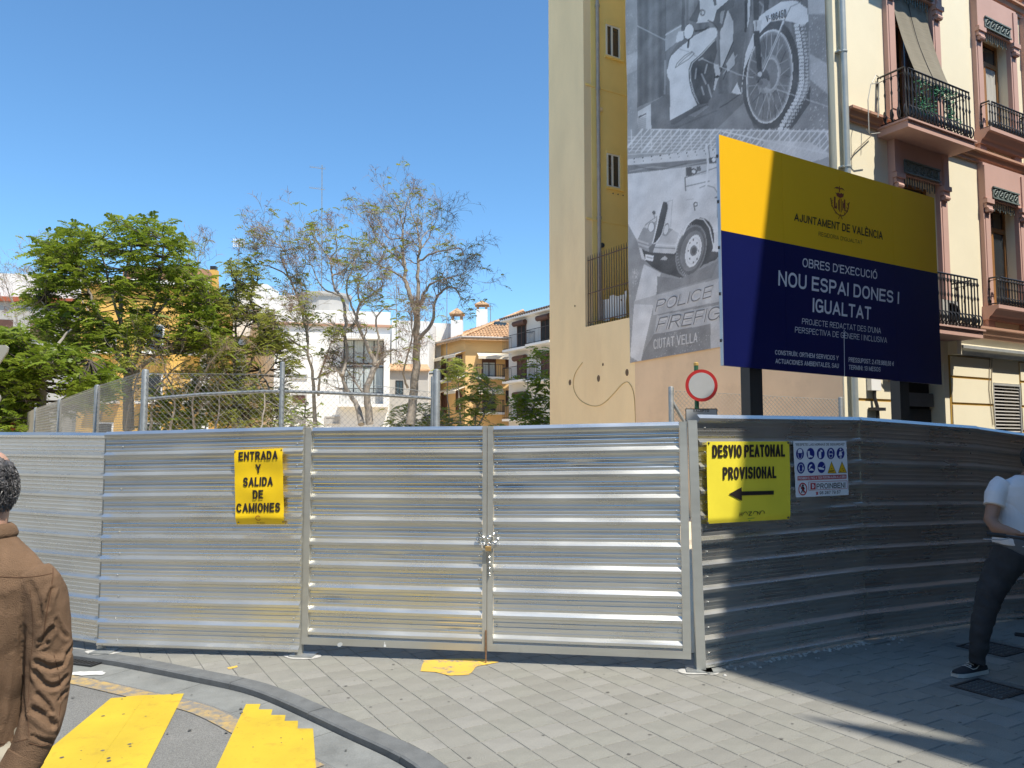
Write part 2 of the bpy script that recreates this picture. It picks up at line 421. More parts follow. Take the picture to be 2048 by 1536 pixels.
# road markings: temporary yellow crossing laid in strips of tape, worn yellow band along the gutter
def flat(name, pts, z, m, zsrc=None, parent=None):
    mb = MB(); mb.ngon([tuple(G(u, v, zsrc if zsrc is not None else z)[:2]) + (z,) for u, v in pts]); return mb.build(name, m, parent)
ZM = Z_ROAD + 0.007
stripeA = struct(bpy.data.objects.new('crossing_stripe', None)); COL.objects.link(stripeA)
stripeB = struct(bpy.data.objects.new('crossing_stripe', None)); COL.objects.link(stripeB)
def band_pts(a, b, c, d, n, gap=1.0):
    """split the quad a(top-left) b(top-right) c(bottom-right) d(bottom-left) into n tapes side by side"""
    out = []
    for k in range(n):
        t0 = k / n; t1 = (k + 1) / n
        L_ = lambda p, q, t: (p[0] + (q[0]-p[0])*t, p[1] + (q[1]-p[1])*t)
        out.append([L_(a, b, t0), L_(a, b, t1), L_(d, c, t1), L_(d, c, t0)])
    return out
def zone(poly_px, z): return [G(u, v, z) for u, v in poly_px]
# right stripe: five tapes with stepped ends
SB = [((492,1410),(521,1410)), ((517,1421),(545,1421)), ((542,1432),(571,1432)), ((568,1444),(596,1444)), ((594,1459),(626,1459))]
bot = [(380,1650),(434,1650),(486,1650),(540,1650),(588,1650),(640,1650)]
for k, (a, b) in enumerate(SB):
    z = ZM + 0.0008*(k % 2)
    mb = MB(); pts = [a, b, bot[k+1], bot[k]]
    mb.ngon([tuple(G(u, v, Z_ROAD)[:2]) + (z,) for u, v in pts]); mb.build('tape_strip', M['yellow_tape'], stripeB)
SA = [((222,1398),(252,1396),(70,1600),(20,1570)), ((253,1395),(292,1392),(125,1630),(70,1600)), ((292,1392),(330,1391),(180,1650),(125,1630)), ((330,1391),(368,1389),(232,1660),(180,1650))]
SA[0] = ((222,1398),(252,1396),(70,1600),(-10,1590))
for k, p in enumerate(SA):
    z = ZM + 0.0008*(k % 2)
    mb = MB(); mb.ngon([tuple(G(u, v, Z_ROAD)[:2]) + (z,) for u, v in p]); mb.build('tape_strip', M['yellow_tape'], stripeA)
stripeC = MB(); stripeC.ngon([tuple(G(u, v, Z_ROAD)[:2]) + (ZM,) for u, v in ((-60,1408),(74,1403),(30,1450),(-150,1470))])
struct(stripeC.build('crossing_stripe', M['yellow_tape']))
# worn painted line following the gutter
la = offset(K, 0.455); lb = offset(K, 0.60)
mb = MB()
sA_, sB_ = SL[4*6] - 0.2, SL[4*6] + 4.5
n = 90
for k in range(n):
    s0 = sA_ + (sB_-sA_)*k/n; s1 = sA_ + (sB_-sA_)*(k+1)/n
    a, b, c, d = samp(la, s0), samp(la, s1), samp(lb, s1), samp(lb, s0)
    mb.quad((*a, ZM-0.0012), (*b, ZM-0.0012), (*c, ZM-0.0012), (*d, ZM-0.0012))
struct(mb.build('worn_yellow_line', M['yellow_worn']))
# white paint splash on the asphalt
rng = random.Random(4)
mb = MB(); c = G(178, 1348, Z_ROAD)
mb.ngon([(c.x + (0.09+0.05*rng.random())*math.cos(a)*1.2, c.y + (0.045+0.03*rng.random())*math.sin(a), ZM) for a in [k*0.35 for k in range(18)]])
struct(mb.build('paint_splash', M['white_splash']))

# fence line plan
F0 = G(205, 1303); F1 = G(599, 1312); GL = G(606, 1312); GR = G(1393, 1342); R0 = G(1403, 1341); R1 = G(1735, 1281); R2 = G(1965, 1247); R3 = G(2048, 1236)
LA = Vector((-4.81, 7.25, 0)); LB = LA + (LA - F0).normalized() * 3.0
R4 = R3 + (R3 - R2).normalized() * 2.6
fence_line = [LB, F0, F1, GL, GR, R0, R1, R2, R4]
FENCE_END = R3
def behind_fence(x, y):
    for a, b in zip(fence_line, fence_line[1:]):
        if a.x <= x <= b.x:
            t = (x - a.x) / max(b.x - a.x, 1e-6); return y > a.y + (b.y - a.y)*t + 0.35
    return x < LB.x or y > 9.5
# pavers: rows run along W3; every slab a piece of its own
rng = random.Random(11)
Kv = [Vector(k) for k in K]
def kerb_side(x, y):
    """signed distance to the kerb line, positive on the pavement"""
    best = 1e9; sd = 0; nn = None
    for i in range(20, len(Kv)-1):
        a = Kv[i]; b = Kv[i+1]; ab = b-a; L2 = ab.length_squared
        if L2 < 1e-12: continue
        p = Vector((x, y)); t = max(0, min(1, (p-a).dot(ab)/L2)); q = a + ab*t; dd = (p-q).length
        if dd < best:
            best = dd; nrm = Vector((-ab.y, ab.x)).normalized(); sd = (p-q).dot(nrm); nn = (q, nrm)
    return sd, nn
WID = 0.196
lens = [0.196, 0.196, 0.196, 0.235, 0.292]
cells = []
for r in range(-12, 48):
    a0 = r * WID - 1.0
    b = -0.4 + rng.random()*0.3
    while b < 9.5:
        Lp = rng.choice(lens)
        c = T3 * (a0 + WID/2) + W3 * (b + Lp/2) + Vector((0.2, 0.6, 0))
        if c.y > 1.5:
            u, v = project((c.x, c.y, 0))
            if -80 < u < 2130 and 1215 < v < 1640 and not behind_fence(c.x, c.y):
                cells.append((c, Lp, v))
        b += Lp
pits = []      # two square covers of small cobbles in the pavement
for cu, cv, sz in ((1978, 1377, 0.36), (1985, 1296, 0.40)):
    pits.append((G(cu, cv), sz))
def in_pit(c, m):
    for p, sz in pits:
        d = c - p
        if abs(d.dot(T3)) < sz/2 + m and abs(d.dot(W3)) < sz/2 + m: return True
    return False
cells.sort(key=lambda c: -c[2])
pav_root = bpy.data.objects['pavement']
shared = {}
def paver_mesh(Lp, var):
    k = (Lp, var)
    if k in shared: return shared[k]
    hw = WID/2 - 0.0014; hl = Lp/2 - 0.0034; ch = 0.0035
    mb = MB(); mb.v = [(-hw, -hl, -0.006), (hw, -hl, -0.006), (hw, hl, -0.006), (-hw, hl, -0.006),
                      (-hw+ch, -hl+ch, 0), (hw-ch, -hl+ch, 0), (hw-ch, hl-ch, 0), (-hw+ch, hl-ch, 0)]
    mb.f = [(0,1,5,4),(1,2,6,5),(2,3,7,6),(3,0,4,7),(4,5,6,7)]
    me = bpy.data.meshes.new('paver'); me.from_pydata(mb.v, [], mb.f); me.materials.append(PM[var]); shared[k] = me; return me
PM = [M['paver']]
for k, f in enumerate((0.93, 1.06, 0.98)):
    c0 = (0.224*f, (0.217 if k != 2 else 0.219)*f, (0.190 if k != 1 else 0.194)*f)
    PM.append(mat('grey_paver_tone', c0, rough=0.85, var=0.15, scale=2.3 + k*0.7, bump=0.45, bscale=120, fine=0.14, dirt=((0.15, 0.147, 0.137), 1.3, 0.55, 0.80)))
def clip_poly(poly, q, n):
    out = []
    for i in range(len(poly)):
        a = poly[i]; b = poly[(i+1) % len(poly)]
        da = (Vector(a[:2])-q).dot(n); db = (Vector(b[:2])-q).dot(n)
        if da >= 0: out.append(a)
        if (da >= 0) != (db >= 0):
            t = da/(da-db); out.append(tuple(a[j] + (b[j]-a[j])*t for j in range(2)))
    return out
npav = 0; rest = MB()
for c, Lp, v in cells:
    sd, nn = kerb_side(c.x, c.y)
    if sd < -0.18 or in_pit(c, 0.06): continue
    hw = WID/2 - 0.0014; hl = Lp/2 - 0.0034
    dz = rng.uniform(-0.0012, 0.0010)
    cut = sd < 0.25
    if cut:
        q, nrm = nn; q = q + nrm*0.004
        poly = [tuple((c + T3*sx*hw + W3*sy*hl)[:2]) for sx, sy in ((-1,-1),(1,-1),(1,1),(-1,1))]
        pc = clip_poly(poly, q, nrm)
        if len(pc) < 3: continue
        cen = Vector((sum(p[0] for p in pc)/len(pc), sum(p[1] for p in pc)/len(pc)))
        if abs(sum(pc[i][0]*pc[(i+1)%len(pc)][1]-pc[(i+1)%len(pc)][0]*pc[i][1] for i in range(len(pc))))/2 < 0.002: continue
        mb = MB() if npav < 300 else rest
        i0 = len(mb.v); m_ = len(pc)
        mb.v += [(p[0], p[1], -0.006) for p in pc] + [(p[0]+(cen.x-p[0])*0.03, p[1]+(cen.y-p[1])*0.03, dz) for p in pc]
        for k in range(m_): mb.f.append((i0+k, i0+(k+1)%m_, i0+m_+(k+1)%m_, i0+m_+k))
        mb.f.append(tuple(i0+m_+k for k in range(m_)))
        if npav < 300:
            mb.build('paver', PM[rng.randrange(4)], pav_root); npav += 1
    elif npav < 300:
        o = link('paver', paver_mesh(Lp, rng.randrange(4)), pav_root, (c.x, c.y, dz), AX)
        o.rotation_euler = (rng.uniform(-0.004, 0.004), rng.uniform(-0.004, 0.004), AX + rng.uniform(-0.004, 0.004)); npav += 1
    else:
        P = [c + T3*sx*hw + W3*sy*hl for sx, sy in ((-1,-1),(1,-1),(1,1),(-1,1))]
        Q = [c + T3*sx*(hw-.0035) + W3*sy*(hl-.0035) for sx, sy in ((-1,-1),(1,-1),(1,1),(-1,1))]
        i0 = len(rest.v); rest.v += [(p.x, p.y, -0.006) for p in P] + [(p.x, p.y, dz) for p in Q]
        for k in range(4): rest.f.append((i0+k, i0+(k+1)%4, i0+4+(k+1)%4, i0+4+k))
        rest.f.append((i0+4, i0+5, i0+6, i0+7))
if rest.v:
    o = rest.build('pavers_far', PM[0], pav_root); o['kind'] = 'stuff'
# cobbled covers
for i, (p, sz) in enumerate(pits):
    t = thing('cobbled_cover', ['square cobbled cover in the shaded paving nearest the shoe of the man in white', 'square cobbled cover in the shaded paving against the fence foot, behind the shoe'][i], 'utility cover', (p.x, p.y, 0), group='cobbled covers in the pavement')
    fr = MB(); Fr = Frame(p - T3*sz/2 - W3*0, T3)
    for (a0, a1, b0, b1) in ((0, sz, -sz/2, -sz/2+.02), (0, sz, sz/2-.02, sz/2), (0, .02, -sz/2+.02, sz/2-.02), (sz-.02, sz, -sz/2+.02, sz/2-.02)):
        fr.fb(Fr, a0, a1, -b1, -b0, -0.008, 0.003)
    fr.build('frame', M['dark_post'], t)
    ncb = 7; cs = (sz-0.05)/ncb
    cob = MB(); cob.lathe((0,0,0), [(cs*0.40,-0.006),(cs*0.46,-0.002),(cs*0.36,0.002)], 6); cm = cob.build('cobble', M['cobble'], t, off=(0,0,0))
    me = cm.data
    first = True
    for a in range(ncb):
        for b in range(ncb):
            q = p + T3*(-sz/2+.025+cs*(a+.5)) + W3*(-sz/2+.025+cs*(b+.5))
            if first: cm.location = q - p; first = False
            else: link('cobble', me, t, (q.x, q.y, 0))
# yellow paint patch on the paving under the gate, small orange mark and litter
PP = [(846,1322),(905,1318),(960,1318),(998,1325),(955,1333),(938,1350),(900,1352),(870,1345),(842,1343)]
def ground_patch(name, px, z, m):
    mb = MB(); P = [G(u, v) for u, v in px]
    Q = []
    for i in range(len(P)):
        a, b = P[i], P[(i+1) % len(P)]
        for k in range(6):
            q = a.lerp(b, k/6); j = 0.012*noise.noise(q*9)
            Q.append((q.x + j, q.y + 0.5*j, z))
    mb.ngon(Q); return struct(mb.build(name, m))
ground_patch('yellow_paint_patch', PP, 0.0035, M['yellow_patch'])
ground_patch('yellow_paint_mark', [(455,1336),(472,1332),(474,1335),(458,1340)], 0.0035, M['yellow_patch'])
# iron drain grate where the gutter meets the fence
gp = G(178, 1317, Z_ROAD)
t = thing('drain_grate', 'slotted iron drain grate in the gutter at the left end of the kerb', 'drain', (gp.x, gp.y, Z_ROAD))
Fr = Frame((gp.x-0.27, gp.y+0.03), (0.93, -0.33))
mb = MB()
for (a0,a1,o0,o1) in ((0,.5,-.13,-.11),(0,.5,.11,.13),(0,.02,-.11,.11),(.48,.5,-.11,.11)): mb.fb(Fr, a0, a1, o0, o1, Z_ROAD+0.004, Z_ROAD+0.016)
mb.build('frame', M['black_metal'], t)
bar = None
for k in range(11):
    a = 0.04 + k*0.04
    if bar is None:
        b0 = MB(); b0.fb(Fr, a, a+0.018, -.11, .11, Z_ROAD+0.004, Z_ROAD+0.014); bar = b0.build('bar', M['dark_post'], t)
    else:
        o = link('bar', bar.data, t); o.location = Fr.d * (a - 0.04)

# cleared plot behind the hoarding: unseen earth, made pale to bounce light on walls
pg = MB(); pg.ngon([(p.x, p.y + 0.45, 0.006) for p in fence_line[:-1]] + [(FENCE_END.x + 1.0, FENCE_END.y + 1.3, 0.006), (6.2, 14.2, 0.006), (1.0, 23.4, 0.006), (9, 60, 0.006), (-45, 60, 0.006), (-45, 17.5, 0.006)])
struct(pg.build('plot_ground', mat('bounce_earth', (0.68, 0.56, 0.40), rough=0.95, var=0.15, scale=0.6)))

# small dark gum spots, grit and leaf litter on the paving and the road
rng = random.Random(99); mb = MB()
for k in range(260):
    x = rng.uniform(-3.6, 4.0); y = rng.uniform(3.9, 6.6)
    if behind_fence(x, y - 0.3): continue
    sd, nn = kerb_side(x, y); z = 0.0022 if sd > 0.02 else Z_ROAD + 0.0095
    if -0.2 < sd <= 0.02: continue
    r = rng.choice((0.004, 0.006, 0.009, 0.013)); a0 = rng.uniform(0, 6)
    mb.ngon([(x + r*(0.7+0.5*rng.random())*math.cos(a0+q*1.05), y + r*(0.7+0.5*rng.random())*math.sin(a0+q*1.05), z) for q in range(6)])
o = mb.build('litter', mat('dark_specks', (0.10, 0.095, 0.085), rough=0.8, var=0.4, scale=5)); o['kind'] = 'stuff'

# ------------------------------------------------------------------ corrugated hoarding
def sheet_profile(nrows, pitch, z0, top_z):
    """(z, out) points from the top down; ridges stand proud, flat pans carry fine stiffening ribs"""
    P = []; k = pitch/0.19; d = 0.031*k; z = top_z
    for r in range(nrows):
        P += [(z, 0.0), (z-0.029*k, d), (z-0.050*k, d), (z-0.066*k, 0.001)]
        y = z-0.068*k
        for q in (0.018, 0.056, 0.094):
            P += [(y-q*k, 0.0), (y-(q+0.006)*k, 0.0022), (y-(q+0.013)*k, 0.0022), (y-(q+0.019)*k, 0.0)]
        z -= pitch
    P += [(z, 0.0), (z-0.025*k, d), (z-0.046*k, d), (z-0.058*k, d*0.5)]
    return P
def corrugated(name, F, a0, a1, zt0, zt1, zb0, zb1, nrows, m, parent, off=0.0, seed=0, amp=0.0035):
    """zt/zb: top and bottom heights at both ends"""
    P = sheet_profile(nrows, 0.19, 0, 0); ztot = -P[-1][0]
    N_ = max(4, int((a1-a0)/0.07)); mb = MB(); m_ = len(P)
    rd = random.Random(seed*17+3); dents = [(rd.uniform(a0, a1), rd.uniform(0.25, 1.75), rd.uniform(0.05, 0.16), rd.uniform(0.02, 0.05), rd.uniform(-0.009, 0.004)) for _ in range(9)]
    for i in range(N_+1):
        t = i/N_; a = a0 + (a1-a0)*t; zt = zt0+(zt1-zt0)*t; zb = zb0+(zb1-zb0)*t
        for z, o in P:
            zz = zt + z/ztot*(zt-zb)
            w_ = amp*noise.noise(Vector((a*1.3+seed*7, zz*2.2, seed*3.1))) + amp*0.5*noise.noise(Vector((a*5+seed*3, zz*6.0, seed)))
            for da, dz, ra, rz, dp in dents:
                e_ = ((a-da)/ra)**2 + ((zz-dz)/rz)**2
                if e_ < 6: w_ += dp*math.exp(-e_)
            mb.v.append(tuple(F.pt(a, o + off + w_, zz + 0.0015*noise.noise(Vector((a*1.5, z*8, seed))))))
    for i in range(N_):
        for j in range(m_-1):
            a = i*m_+j; mb.f.append((a, a+1, a+m_+1, a+m_))
    return mb.build(name, m, parent, smooth=12)
screw_me = None
def screw(F, a, o, z, parent):
    global screw_me
    if screw_me is None:
        mb = MB(); mb.lathe((0,0,0), [(0.007,0.002),(0.007,-0.002),(0.0045,-0.005),(0.002,-0.007)], 8, axis='y')
        screw_me = mb.build('screw', M['galv_post'], parent, off=(0,0,0)); q = F.pt(a, o, z); screw_me.location = q - parent_origin(parent); screw_me.rotation_euler = (0,0,F.ang); return
    q = F.pt(a, o, z); link('screw', screw_me.data, parent, q, F.ang)
def base_plate(F, a, o, parent, w=0.17):
    mb = MB(); mb.fb(F, a-w/2, a+w/2, o-0.07, o+0.085, 0.002, 0.014); return mb.build('base_plate', M['galv_post'], parent)
def square_post(F, a, w, o0, o1, z0, z1, parent, name='post', lean=0.0):
    mb = MB(); mb.hexa([F.pt(a-w/2+lean,o1,z0),F.pt(a+w/2+lean,o1,z0),F.pt(a+w/2+lean,o0,z0),F.pt(a-w/2+lean,o0,z0),F.pt(a-w/2,o1,z1),F.pt(a+w/2,o1,z1),F.pt(a+w/2,o0,z1),F.pt(a-w/2,o0,z1)])
    return mb.build(name, M['galv_frame'], parent)

# left run
FA = Frame(LB, F0 - LB); lenA = (F0-LB).length
FB = Frame(F0, F1 - F0); lenB = (F1-F0).length
hl = thing('hoarding_fence', 'ribbed galvanised hoarding left of the gate, carrying the ENTRADA Y SALIDA banner', 'fence', (F0.x, F0.y, 0), group='corrugated metal hoarding around the site')
zt0 = W(205, 865, F0.y).z; zb0 = 0.055
corrugated('sheet', FA, 0, lenA+0.02, zt0+0.03, zt0, zb0+0.05, zb0, 10, M['galv'], hl, off=-0.012, seed=1, amp=0.002)
corrugated('sheet', FB, -0.035, lenB, zt0+0.006, W(597, 853, F1.y).z, 0.05, 0.03, 10, M['galv'], hl, off=0.006, seed=2)
square_post(FB, -0.04, 0.05, -0.075, -0.02, 0.01, 1.84, hl)
base_plate(FB, 0.03, 0.02, hl); 
square_post(FA, lenA-1.9, 0.05, -0.08, -0.03, 0.01, 1.84, hl)
for k in range(10):
    z = 1.86 - 0.055 - 0.181*(k+0.42)
    if k not in (1, 3): screw(FB, 0.12 + 0.01*math.sin(k*3), 0.009, z, hl)
    screw(FB, lenB-0.05, 0.012, z + 0.03, hl)

# gate
Fg = Frame(GL, GR - GL); LG = (GR-GL).length
gate = thing('site_gate', 'double galvanised site gate with two ribbed leaves between posts', 'gate', (Fg.pt(LG/2, 0, 0).x, Fg.pt(LG/2, 0, 0).y, 0))
a_c0, zz = Fg.hit(974, 1100)
zTL = Fg.hit(615, 855)[1]; zTR = Fg.hit(1380, 843)[1]
square_post(Fg, Fg.hit(598, 1080)[0] + 0.012, 0.052, -0.05, 0.0, 0.005, zTL + 0.01, gate, 'gate_post')
square_post(Fg, Fg.hit(1387, 1090)[0]+0.008, 0.070, -0.05, 0.012, 0.005, zTR+0.01, gate, 'gate_post', lean=0.035)
base_plate(Fg, 0.0, -0.02, gate, 0.2); base_plate(Fg, LG+0.02, -0.02, gate, 0.2)
def leaf(aL, aR, zt_l, zt_r, zb_l, zb_r, seed, wl, wr):
    lf = thing('gate_leaf', '', '', (0, 0, 0)); del lf['label']; del lf['category']; lf.parent = gate; lf.location = -gate.location
    fr = MB()
    def bar(pts):
        # pts: (a,z) corners, extruded in o
        fr.hexa([Fg.pt(pts[0][0],0.0,pts[0][1]),Fg.pt(pts[1][0],0.0,pts[1][1]),Fg.pt(pts[1][0],-0.04,pts[1][1]),Fg.pt(pts[0][0],-0.04,pts[0][1]),
                 Fg.pt(pts[3][0],0.0,pts[3][1]),Fg.pt(pts[2][0],0.0,pts[2][1]),Fg.pt(pts[2][0],-0.04,pts[2][1]),Fg.pt(pts[3][0],-0.04,pts[3][1])])
    bh = 0.058
    bar([(aL, zb_l), (aL+wl, zb_l), (aL+wl, zt_l), (aL, zt_l)])
    bar([(aR-wr, zb_r), (aR, zb_r), (aR, zt_r), (aR-wr, zt_r)])
    bar([(aL+wl, zb_l+0.0006), (aR-wr, zb_r+0.0006), (aR-wr, zb_r+bh), (aL+wl, zb_l+bh)])
    fr.build('frame', M['galv_frame'], lf)
    corrugated('sheet', Fg, aL+wl+0.003, aR-wr-0.003, zt_l, zt_r, zb_l+bh+0.012, zb_r+bh+0.012, 9, M['galv'], lf, off=-0.028, seed=seed, amp=0.0045)
    for k in range(9):
        for a in (aL+wl+0.03, aR-wr-0.03):
            screw(Fg, a, -0.024, zt_l - 0.085 - 0.187*k - 0.03, lf)
    return lf
aL0 = Fg.hit(605.5, 1080)[0]; aC = Fg.hit(974, 1080)[0]; aR1 = Fg.hit(1378.5, 1080)[0]
leaf(aL0, aC-0.003, Fg.hit(630, 855)[1], Fg.hit(962, 852)[1], Fg.hit(610, 1289)[1], Fg.hit(968, 1303)[1], 5, 0.058, 0.036)
leaf(aC+0.003, aR1, Fg.hit(990, 852)[1], Fg.hit(1370, 843)[1], Fg.hit(985, 1303)[1], Fg.hit(1385, 1319)[1], 9, 0.045, 0.062)
bolt = MB(); a, z = Fg.hit(972, 1310); bolt.tube([Fg.pt(a, 0.008, 0.004), Fg.pt(a, 0.008, 0.26)], 0.006, 8); bolt.build('drop_bolt', mat('rusty_steel', (0.22, 0.12, 0.06), rough=0.7, var=0.4, scale=40), gate)
# chain and padlock
ch_m = mat('bright_chain', (0.62, 0.62, 0.60), rough=0.28, metal=1.0)
ca, cz = Fg.hit(976, 1082); cp = Fg.pt(ca, 0.02, cz)
chain = thing('chain', 'bright steel chain looped through the middle stiles of the gate', 'chain', cp)
cpth = []
for k in range(13):
    t = k/12; an = PI*(1.0 + t)
    cpth.append(Fg.pt(ca + 0.085*math.cos(an), 0.014 + 0.016*math.sin(PI*t), cz + 0.025 + 0.055*math.sin(an)*(0.9)))
cpth2 = [Fg.pt(ca-0.075, 0.012, cz+0.075), Fg.pt(ca-0.055, 0.02, cz+0.045), Fg.pt(ca-0.01, 0.026, cz+0.03), Fg.pt(ca+0.035, 0.026, cz+0.035), Fg.pt(ca+0.055, 0.018, cz+0.07), Fg.pt(ca+0.075, 0.008, cz+0.05)]
tail = [Fg.pt(ca+0.016, 0.012, cz-0.10-0.022*k) for k in range(9)]
def links(path, parent, r=0.0036, L_=0.016):
    for i in range(len(path)-1):
        a, b = path[i], path[i+1]; c = (a+b)/2; d = (b-a).normalized()
        s_ = d.cross(Fg.n).normalized() if i % 2 == 0 else Fg.n
        pts = [c + d*math.cos(q)*L_*0.92 + s_*math.sin(q)*L_*0.55 for q in [k*PI/4 for k in range(8)]]
        MB().tube(pts, r, 5, closed=True).build('chain_link', ch_m, parent, smooth=60)
links(cpth, chain); links(cpth2, chain, 0.0042, 0.021); links(tail, chain, 0.003, 0.014)
pl_a, pl_z = Fg.hit(978, 1096)
lock = thing('padlock', 'small brass padlock hanging from the chain between the gate leaves', 'padlock', Fg.pt(pl_a, 0.03, pl_z))
mb = MB(); mb.extr(Fg, [(0.040, pl_z-0.018), (0.042, pl_z-0.010), (0.042, pl_z+0.014), (0.038, pl_z+0.018), (0.022, pl_z+0.018), (0.020, pl_z-0.018)], pl_a-0.023, pl_a+0.023); mb.build('lock_body', mat('brass', (0.62, 0.40, 0.16), rough=0.4, metal=0.8), lock)
mb = MB(); mb.tube([Fg.pt(pl_a-0.014, 0.031, pl_z+0.015), Fg.pt(pl_a-0.014, 0.031, pl_z+0.032)] + [Fg.pt(pl_a-0.014*math.cos(q), 0.031, pl_z+0.034+0.014*math.sin(q)) for q in (0.4, 0.9, 1.57, 2.2, 2.7)] + [Fg.pt(pl_a+0.014, 0.031, pl_z+0.032), Fg.pt(pl_a+0.014, 0.031, pl_z+0.015)], 0.0035, 6); mb.build('shackle', ch_m, lock, smooth=60)
# scraps of tape on the bottom rail
for (u, v, lab) in ((680, 1289, 'oval scrap of pale tape stuck on the bottom rail of the left gate leaf'), (769, 1289, 'thin white tag tied on the bottom rail of the left gate leaf')):
    a, z = Fg.hit(u, v, 0.004); mb = MB()
    if u < 700: mb.ngon([Fg.pt(a+0.022*math.cos(q)+0.008*math.sin(q), 0.006+0.004*math.sin(q), z+0.020*math.sin(q)) for q in [k*0.5 for k in range(12)]]); mb.ngon([Fg.pt(a+0.022*math.cos(-q)+0.008*math.sin(-q), 0.0045+0.004*math.sin(-q), z+0.020*math.sin(-q)) for q in [k*0.5 for k in range(12)]])
    else: mb.fb(Fg, a-0.006, a+0.012, 0.002, 0.005, z-0.02, z-0.002); mb.fb(Fg, a-0.002, a+0.003, 0.002, 0.004, z-0.002, z+0.02)
    tag(mb.build('paper_scrap', M['white_pvc'], None, off=Fg.pt(a, 0, z)), lab, 'scrap')

# right run
FR1 = Frame(R0, R1-R0); FR2 = Frame(R1, R2-R1); FR3 = Frame(R2, R4-R2)
hr = thing('hoarding_fence', 'ribbed galvanised hoarding right of the gate, mostly in deep shade, carrying the DESVIO PEATONAL banner', 'fence', (R0.x, R0.y, 0), group='corrugated metal hoarding around the site')
l1, l2, l3 = (R1-R0).length, (R2-R1).length, (R4-R2).length
ztA = W(1400, 829, R0.y).z; ztB = W(1725, 834, R1.y).z; ztC = W(1963, 852, R2.y).z; ztD = ztC - 0.30
corrugated('sheet', FR1, 0.0, l1+0.03, ztA, ztB, 0.012, 0.02, 10, M['galv'], hr, off=0.0, seed=12, amp=0.003)
corrugated('sheet', FR2, -0.02, l2+0.03, ztB, ztC, 0.02, 0.02, 10, M['galv'], hr, off=0.007, seed=13, amp=0.003)
corrugated('sheet', FR3, -0.01, l3, ztC, ztD, 0.02, -0.1, 10, M['galv'], hr, off=0.0, seed=14, amp=0.003)
square_post(FR1, l1, 0.05, -0.08, -0.03, 0.01, 1.9, hr); square_post(FR1, 0.03, 0.05, -0.085, -0.02, 0.01, 1.9, hr); square_post(FR2, l2, 0.05, -0.08, -0.03, 0.01, 1.85, hr)
base_plate(FR1, 0.06, 0.03, hr); base_plate(FR1, l1+0.02, 0.05, hr, 0.22)
for k in range(10):
    z = ztA - 0.105 - 0.1955*k
    screw(FR1, 0.075, 0.004, z, hr); screw(FR1, l1-0.13+0.02*math.sin(k*2), 0.004, z, hr)
    if k < 7: screw(FR2, l2-0.08, 0.01, z-0.03, hr)
# mortar crumbs along the foot of the right hoarding
rng = random.Random(3)
mb = MB()
for k in range(160):
    a = rng.uniform(0.05, l1+0.5); o = rng.uniform(0.01, 0.10)*(1 if rng.random() < 0.8 else 2); r = rng.uniform(0.004, 0.016)
    c = FR1.pt(a, o, 0.0); mb.lathe(c, [(r, -0.002), (r*1.05, r*0.3), (r*0.5, r*0.8)], 5)
o = mb.build('rubble', M['concrete']); o['kind'] = 'stuff'; o['label'] = 'mortar crumbs along the foot of the right hoarding'
mb = MB()
for F_, a in ((Fg, 0.0), (Fg, LG+0.02), (FB, 0.02), (FR1, l1)):
    P = [F_.pt(a + 0.16*math.cos(q)*(1+0.3*noise.noise(Vector((q, a, 1)))), 0.02+0.09*math.sin(q)*(1+0.35*noise.noise(Vector((q, a, 5)))), 0.0045) for q in [k*PI/9 for k in range(18)]]
    mb.ngon(P)
o = struct(mb.build('mortar_smears', M['concrete']))

# ------------------------------------------------------------------ lettering and flat print
def text_pts(s, offset=0.0, res=3):
    cu = bpy.data.curves.new('t', 'FONT'); cu.body = s
    cu.space_character = 1.0; cu.size = 1.0; cu.offset = offset; cu.resolution_u = res; cu.fill_mode = 'FRONT'
    ob = bpy.data.objects.new('t', cu); COL.objects.link(ob)
    dg = bpy.context.evaluated_depsgraph_get(); me = bpy.data.meshes.new_from_object(ob.evaluated_get(dg))
    v = [(p.co.x, p.co.y) for p in me.vertices]; f = [tuple(p.vertices) for p in me.polygons]
    bpy.data.objects.remove(ob); bpy.data.curves.remove(cu); bpy.data.meshes.remove(me)
    return v, f
_h = {}
def cap_h(offset):
    if offset not in _h:
        v, f = text_pts('H', offset); _h[offset] = (min(p[1] for p in v), max(p[1] for p in v))
    return _h[offset]
def T(crop):       # crop-zoom coordinates to photograph pixels
    x0, y0, k = crop
    return lambda p: (x0 + p[0]/k, y0 + p[1]/k)
def lettering_curve(s, quad, tr, F, off, m, parent, offset=0.0, deform=None, name='lettering'):
    v, f = text_pts(s, offset); lo, hi = cap_h(offset)
    x0 = min(p[0] for p in v); x1 = max(p[0] for p in v)
    TL, TR, BR, BL = [tr(q) for q in quad]
    A = [F.hit(*q, off) for q in (TL, TR, BR, BL)]
    mb = MB()
    for x, y in v:
        s_ = (x-x0)/(x1-x0); t = 1 - (y-lo)/(hi-lo)
        a = (A[0][0]*(1-s_)+A[1][0]*s_)*(1-t) + (A[3][0]*(1-s_)+A[2][0]*s_)*t
        z = (A[0][1]*(1-s_)+A[1][1]*s_)*(1-t) + (A[3][1]*(1-s_)+A[2][1]*s_)*t
        o = off + (deform(a, z) if deform else 0)
        mb.v.append(tuple(F.pt(a, o, z)))
    mb.f = f
    return mb.build(name, m, parent)
